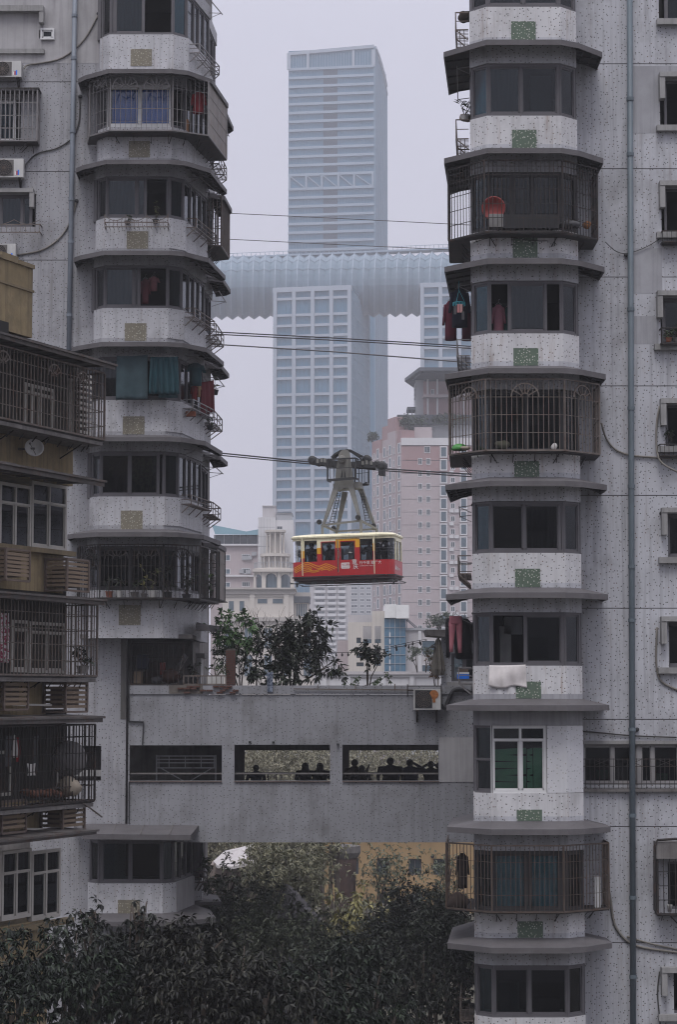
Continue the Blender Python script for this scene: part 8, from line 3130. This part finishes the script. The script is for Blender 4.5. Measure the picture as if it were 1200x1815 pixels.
tree('dark low tree at the centre below the yellow leaved shrub', 630, 70, [(620, 1695, 0, 65, 40), (680, 1710, -1, 60, 45), (590, 1720, -2, 60, 40)], 850, .19, .065, D2, GM_, clump=.32)
OM = leafmat('mist_pale_olive_leaf', (.13, .14, .085), (.29, .27, .165))  # mist put into the leaf colour, paler than the leaves themselves
tree('misty olive tree under the left part of the bridge', 500, 98, [(490, 1535, 0, 50, 36), (545, 1540, 1, 42, 42), (470, 1565, -1, 45, 30), (530, 1580, 0, 40, 30), (455, 1510, 2, 30, 22)], 900, .24, .075, OM, GM_, clump=.42, per=4, m=7)
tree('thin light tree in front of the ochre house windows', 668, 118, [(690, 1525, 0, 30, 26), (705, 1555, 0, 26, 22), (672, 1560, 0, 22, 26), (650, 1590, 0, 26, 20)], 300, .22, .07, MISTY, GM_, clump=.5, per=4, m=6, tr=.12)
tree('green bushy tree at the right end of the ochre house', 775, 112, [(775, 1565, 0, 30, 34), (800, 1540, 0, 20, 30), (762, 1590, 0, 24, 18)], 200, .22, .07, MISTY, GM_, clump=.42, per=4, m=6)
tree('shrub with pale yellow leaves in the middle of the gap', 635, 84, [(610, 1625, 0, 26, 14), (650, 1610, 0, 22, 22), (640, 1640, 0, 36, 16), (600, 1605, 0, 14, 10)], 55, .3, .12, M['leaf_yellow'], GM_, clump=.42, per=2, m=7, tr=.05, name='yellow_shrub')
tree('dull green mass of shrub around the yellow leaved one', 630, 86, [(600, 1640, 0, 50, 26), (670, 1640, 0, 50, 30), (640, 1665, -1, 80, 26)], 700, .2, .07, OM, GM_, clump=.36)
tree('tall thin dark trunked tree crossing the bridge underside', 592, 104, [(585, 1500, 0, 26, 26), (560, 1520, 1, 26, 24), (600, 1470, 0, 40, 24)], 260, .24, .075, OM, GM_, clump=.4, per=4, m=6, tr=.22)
GF = 'hazy trees on the slope beyond the bridge'
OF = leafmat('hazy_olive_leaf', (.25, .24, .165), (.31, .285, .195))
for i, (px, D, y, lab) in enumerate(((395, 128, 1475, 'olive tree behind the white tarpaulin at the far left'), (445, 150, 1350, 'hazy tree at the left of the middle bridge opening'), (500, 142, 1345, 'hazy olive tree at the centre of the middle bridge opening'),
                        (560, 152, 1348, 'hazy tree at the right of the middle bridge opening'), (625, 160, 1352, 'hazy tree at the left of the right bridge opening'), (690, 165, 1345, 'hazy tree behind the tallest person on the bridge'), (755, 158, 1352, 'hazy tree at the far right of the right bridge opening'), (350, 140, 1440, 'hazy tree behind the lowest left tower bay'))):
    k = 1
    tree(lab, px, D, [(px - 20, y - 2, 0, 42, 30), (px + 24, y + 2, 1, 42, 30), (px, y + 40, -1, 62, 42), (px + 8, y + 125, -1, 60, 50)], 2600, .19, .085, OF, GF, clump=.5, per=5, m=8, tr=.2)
FH = leafmat('far_leaf', (.05, .07, .045), (.09, .115, .07))
for (px, D, bl, lab) in ((740, 178, [(736, 1155, 0, 11, 6), (728, 1166, 0, 5, 5)], 'small clipped tree left of two before the low white wall'), (755, 178, [(757, 1153, 0, 8, 5), (762, 1160, 0, 8, 7)], 'small clipped tree right of two before the low white wall')):
    x = PX(px, D, 1190)
    k = D / F
    plant('clipped_tree', lab, 'tree', Vector((x, D, PZ(1192, D))), [blob(q[0], q[1], D, q[3] * k, q[3] * k, q[4] * k) for q in bl], 90, 4, 7, .16, .08, FH, .05, .12, group='clipped trees behind the bridge roof')
k = 225 / F
plant('roof_tree', 'hazy round tree on the roof right of the blue glass stair wall', 'tree', P(778, 1116, 226), [blob(772, 1102, 226, 16 * k, .8, 9 * k), blob(790, 1098, 226, 12 * k, .8, 9 * k)], 260, 4, 7, .2, .1, FH, .06, .2)
k = 453 / F
plant('roof_tree', 'dark tree overhanging the left roof edge of the pink block', 'tree', P(661, 790, 466), [blob(661, 774, 466, 6 * k, .7, 6 * k)], 120, 4, 7, .4, .2, FH, .08, .3)
gg = crown_pts([blob(730, 745, 452.5, 22 * k, .4, 7 * k), blob(790, 742, 452.5, 40 * k, .4, 6 * k)], 260, .4, 4)
v, f = whorls(gg[0], gg[1], 7, .5, .25)
o = npmesh('roof_garden', v, f, FH, pk)
o['kind'] = 'stuff'

# ------------------------------------------------------------------ unseen slab inferred from a window reflection, made tall to darken lower walls
ot = thing('apartment_slab', 'unseen pale apartment slab behind the viewpoint, shading the lower tower walls', 'apartment block', (0, -34, 0))
MB().box(-45, 45, -46, -34, 0, 46).build('wall', M['concrete'], ot)
wm = MB().box(0, 1.8, 0, .05, 0, 1.5).mesh('window', M['pane_far'])
for i in range(14):
    for j in range(22):
        inst('window', wm, ot, Matrix.Translation((-43 + j * 4, -33.99, 1.5 + i * 3)))

# ------------------------------------------------------------------ haze
hz = MB().box(-1400, 1400, -60, 1500, -1.5, 345)
t = NT('haze_air')
pv = t.n('ShaderNodeVolumePrincipled')
pv.inputs['Color'].default_value = (.94, .95, 1.0, 1)
pv.inputs['Density'].default_value = 0.00044
pv.inputs['Anisotropy'].default_value = 0.15
t.l(pv.outputs[0], t.out.inputs['Volume'])
o = hz.build('haze', t.mat)
o['kind'] = 'stuff'

# pieces too small to be picked apart one by one
SMALL = {'joint_backing', 'balcony_bracket', 'cage_bracket', 'panel_joint', 'tower_railing', 'balustrade', 'panel_moulding', 'light_strip', 'stair_mullion', 'bulbs', 'pegs', 'painted_waves', 'carriage_block', 'plate_slot', 'damper', 'underside_rail', 'stair_rail', 'underside', 'back_railing', 'fan_guard', 'white_hose', 'roof_walkway', 'roof_seam', 'ladder', 'crown_frame'}
for o in bpy.data.objects:
    if o.type == 'MESH' and o.parent and o.name.split('.')[0] in SMALL:
        o['kind'] = 'stuff'
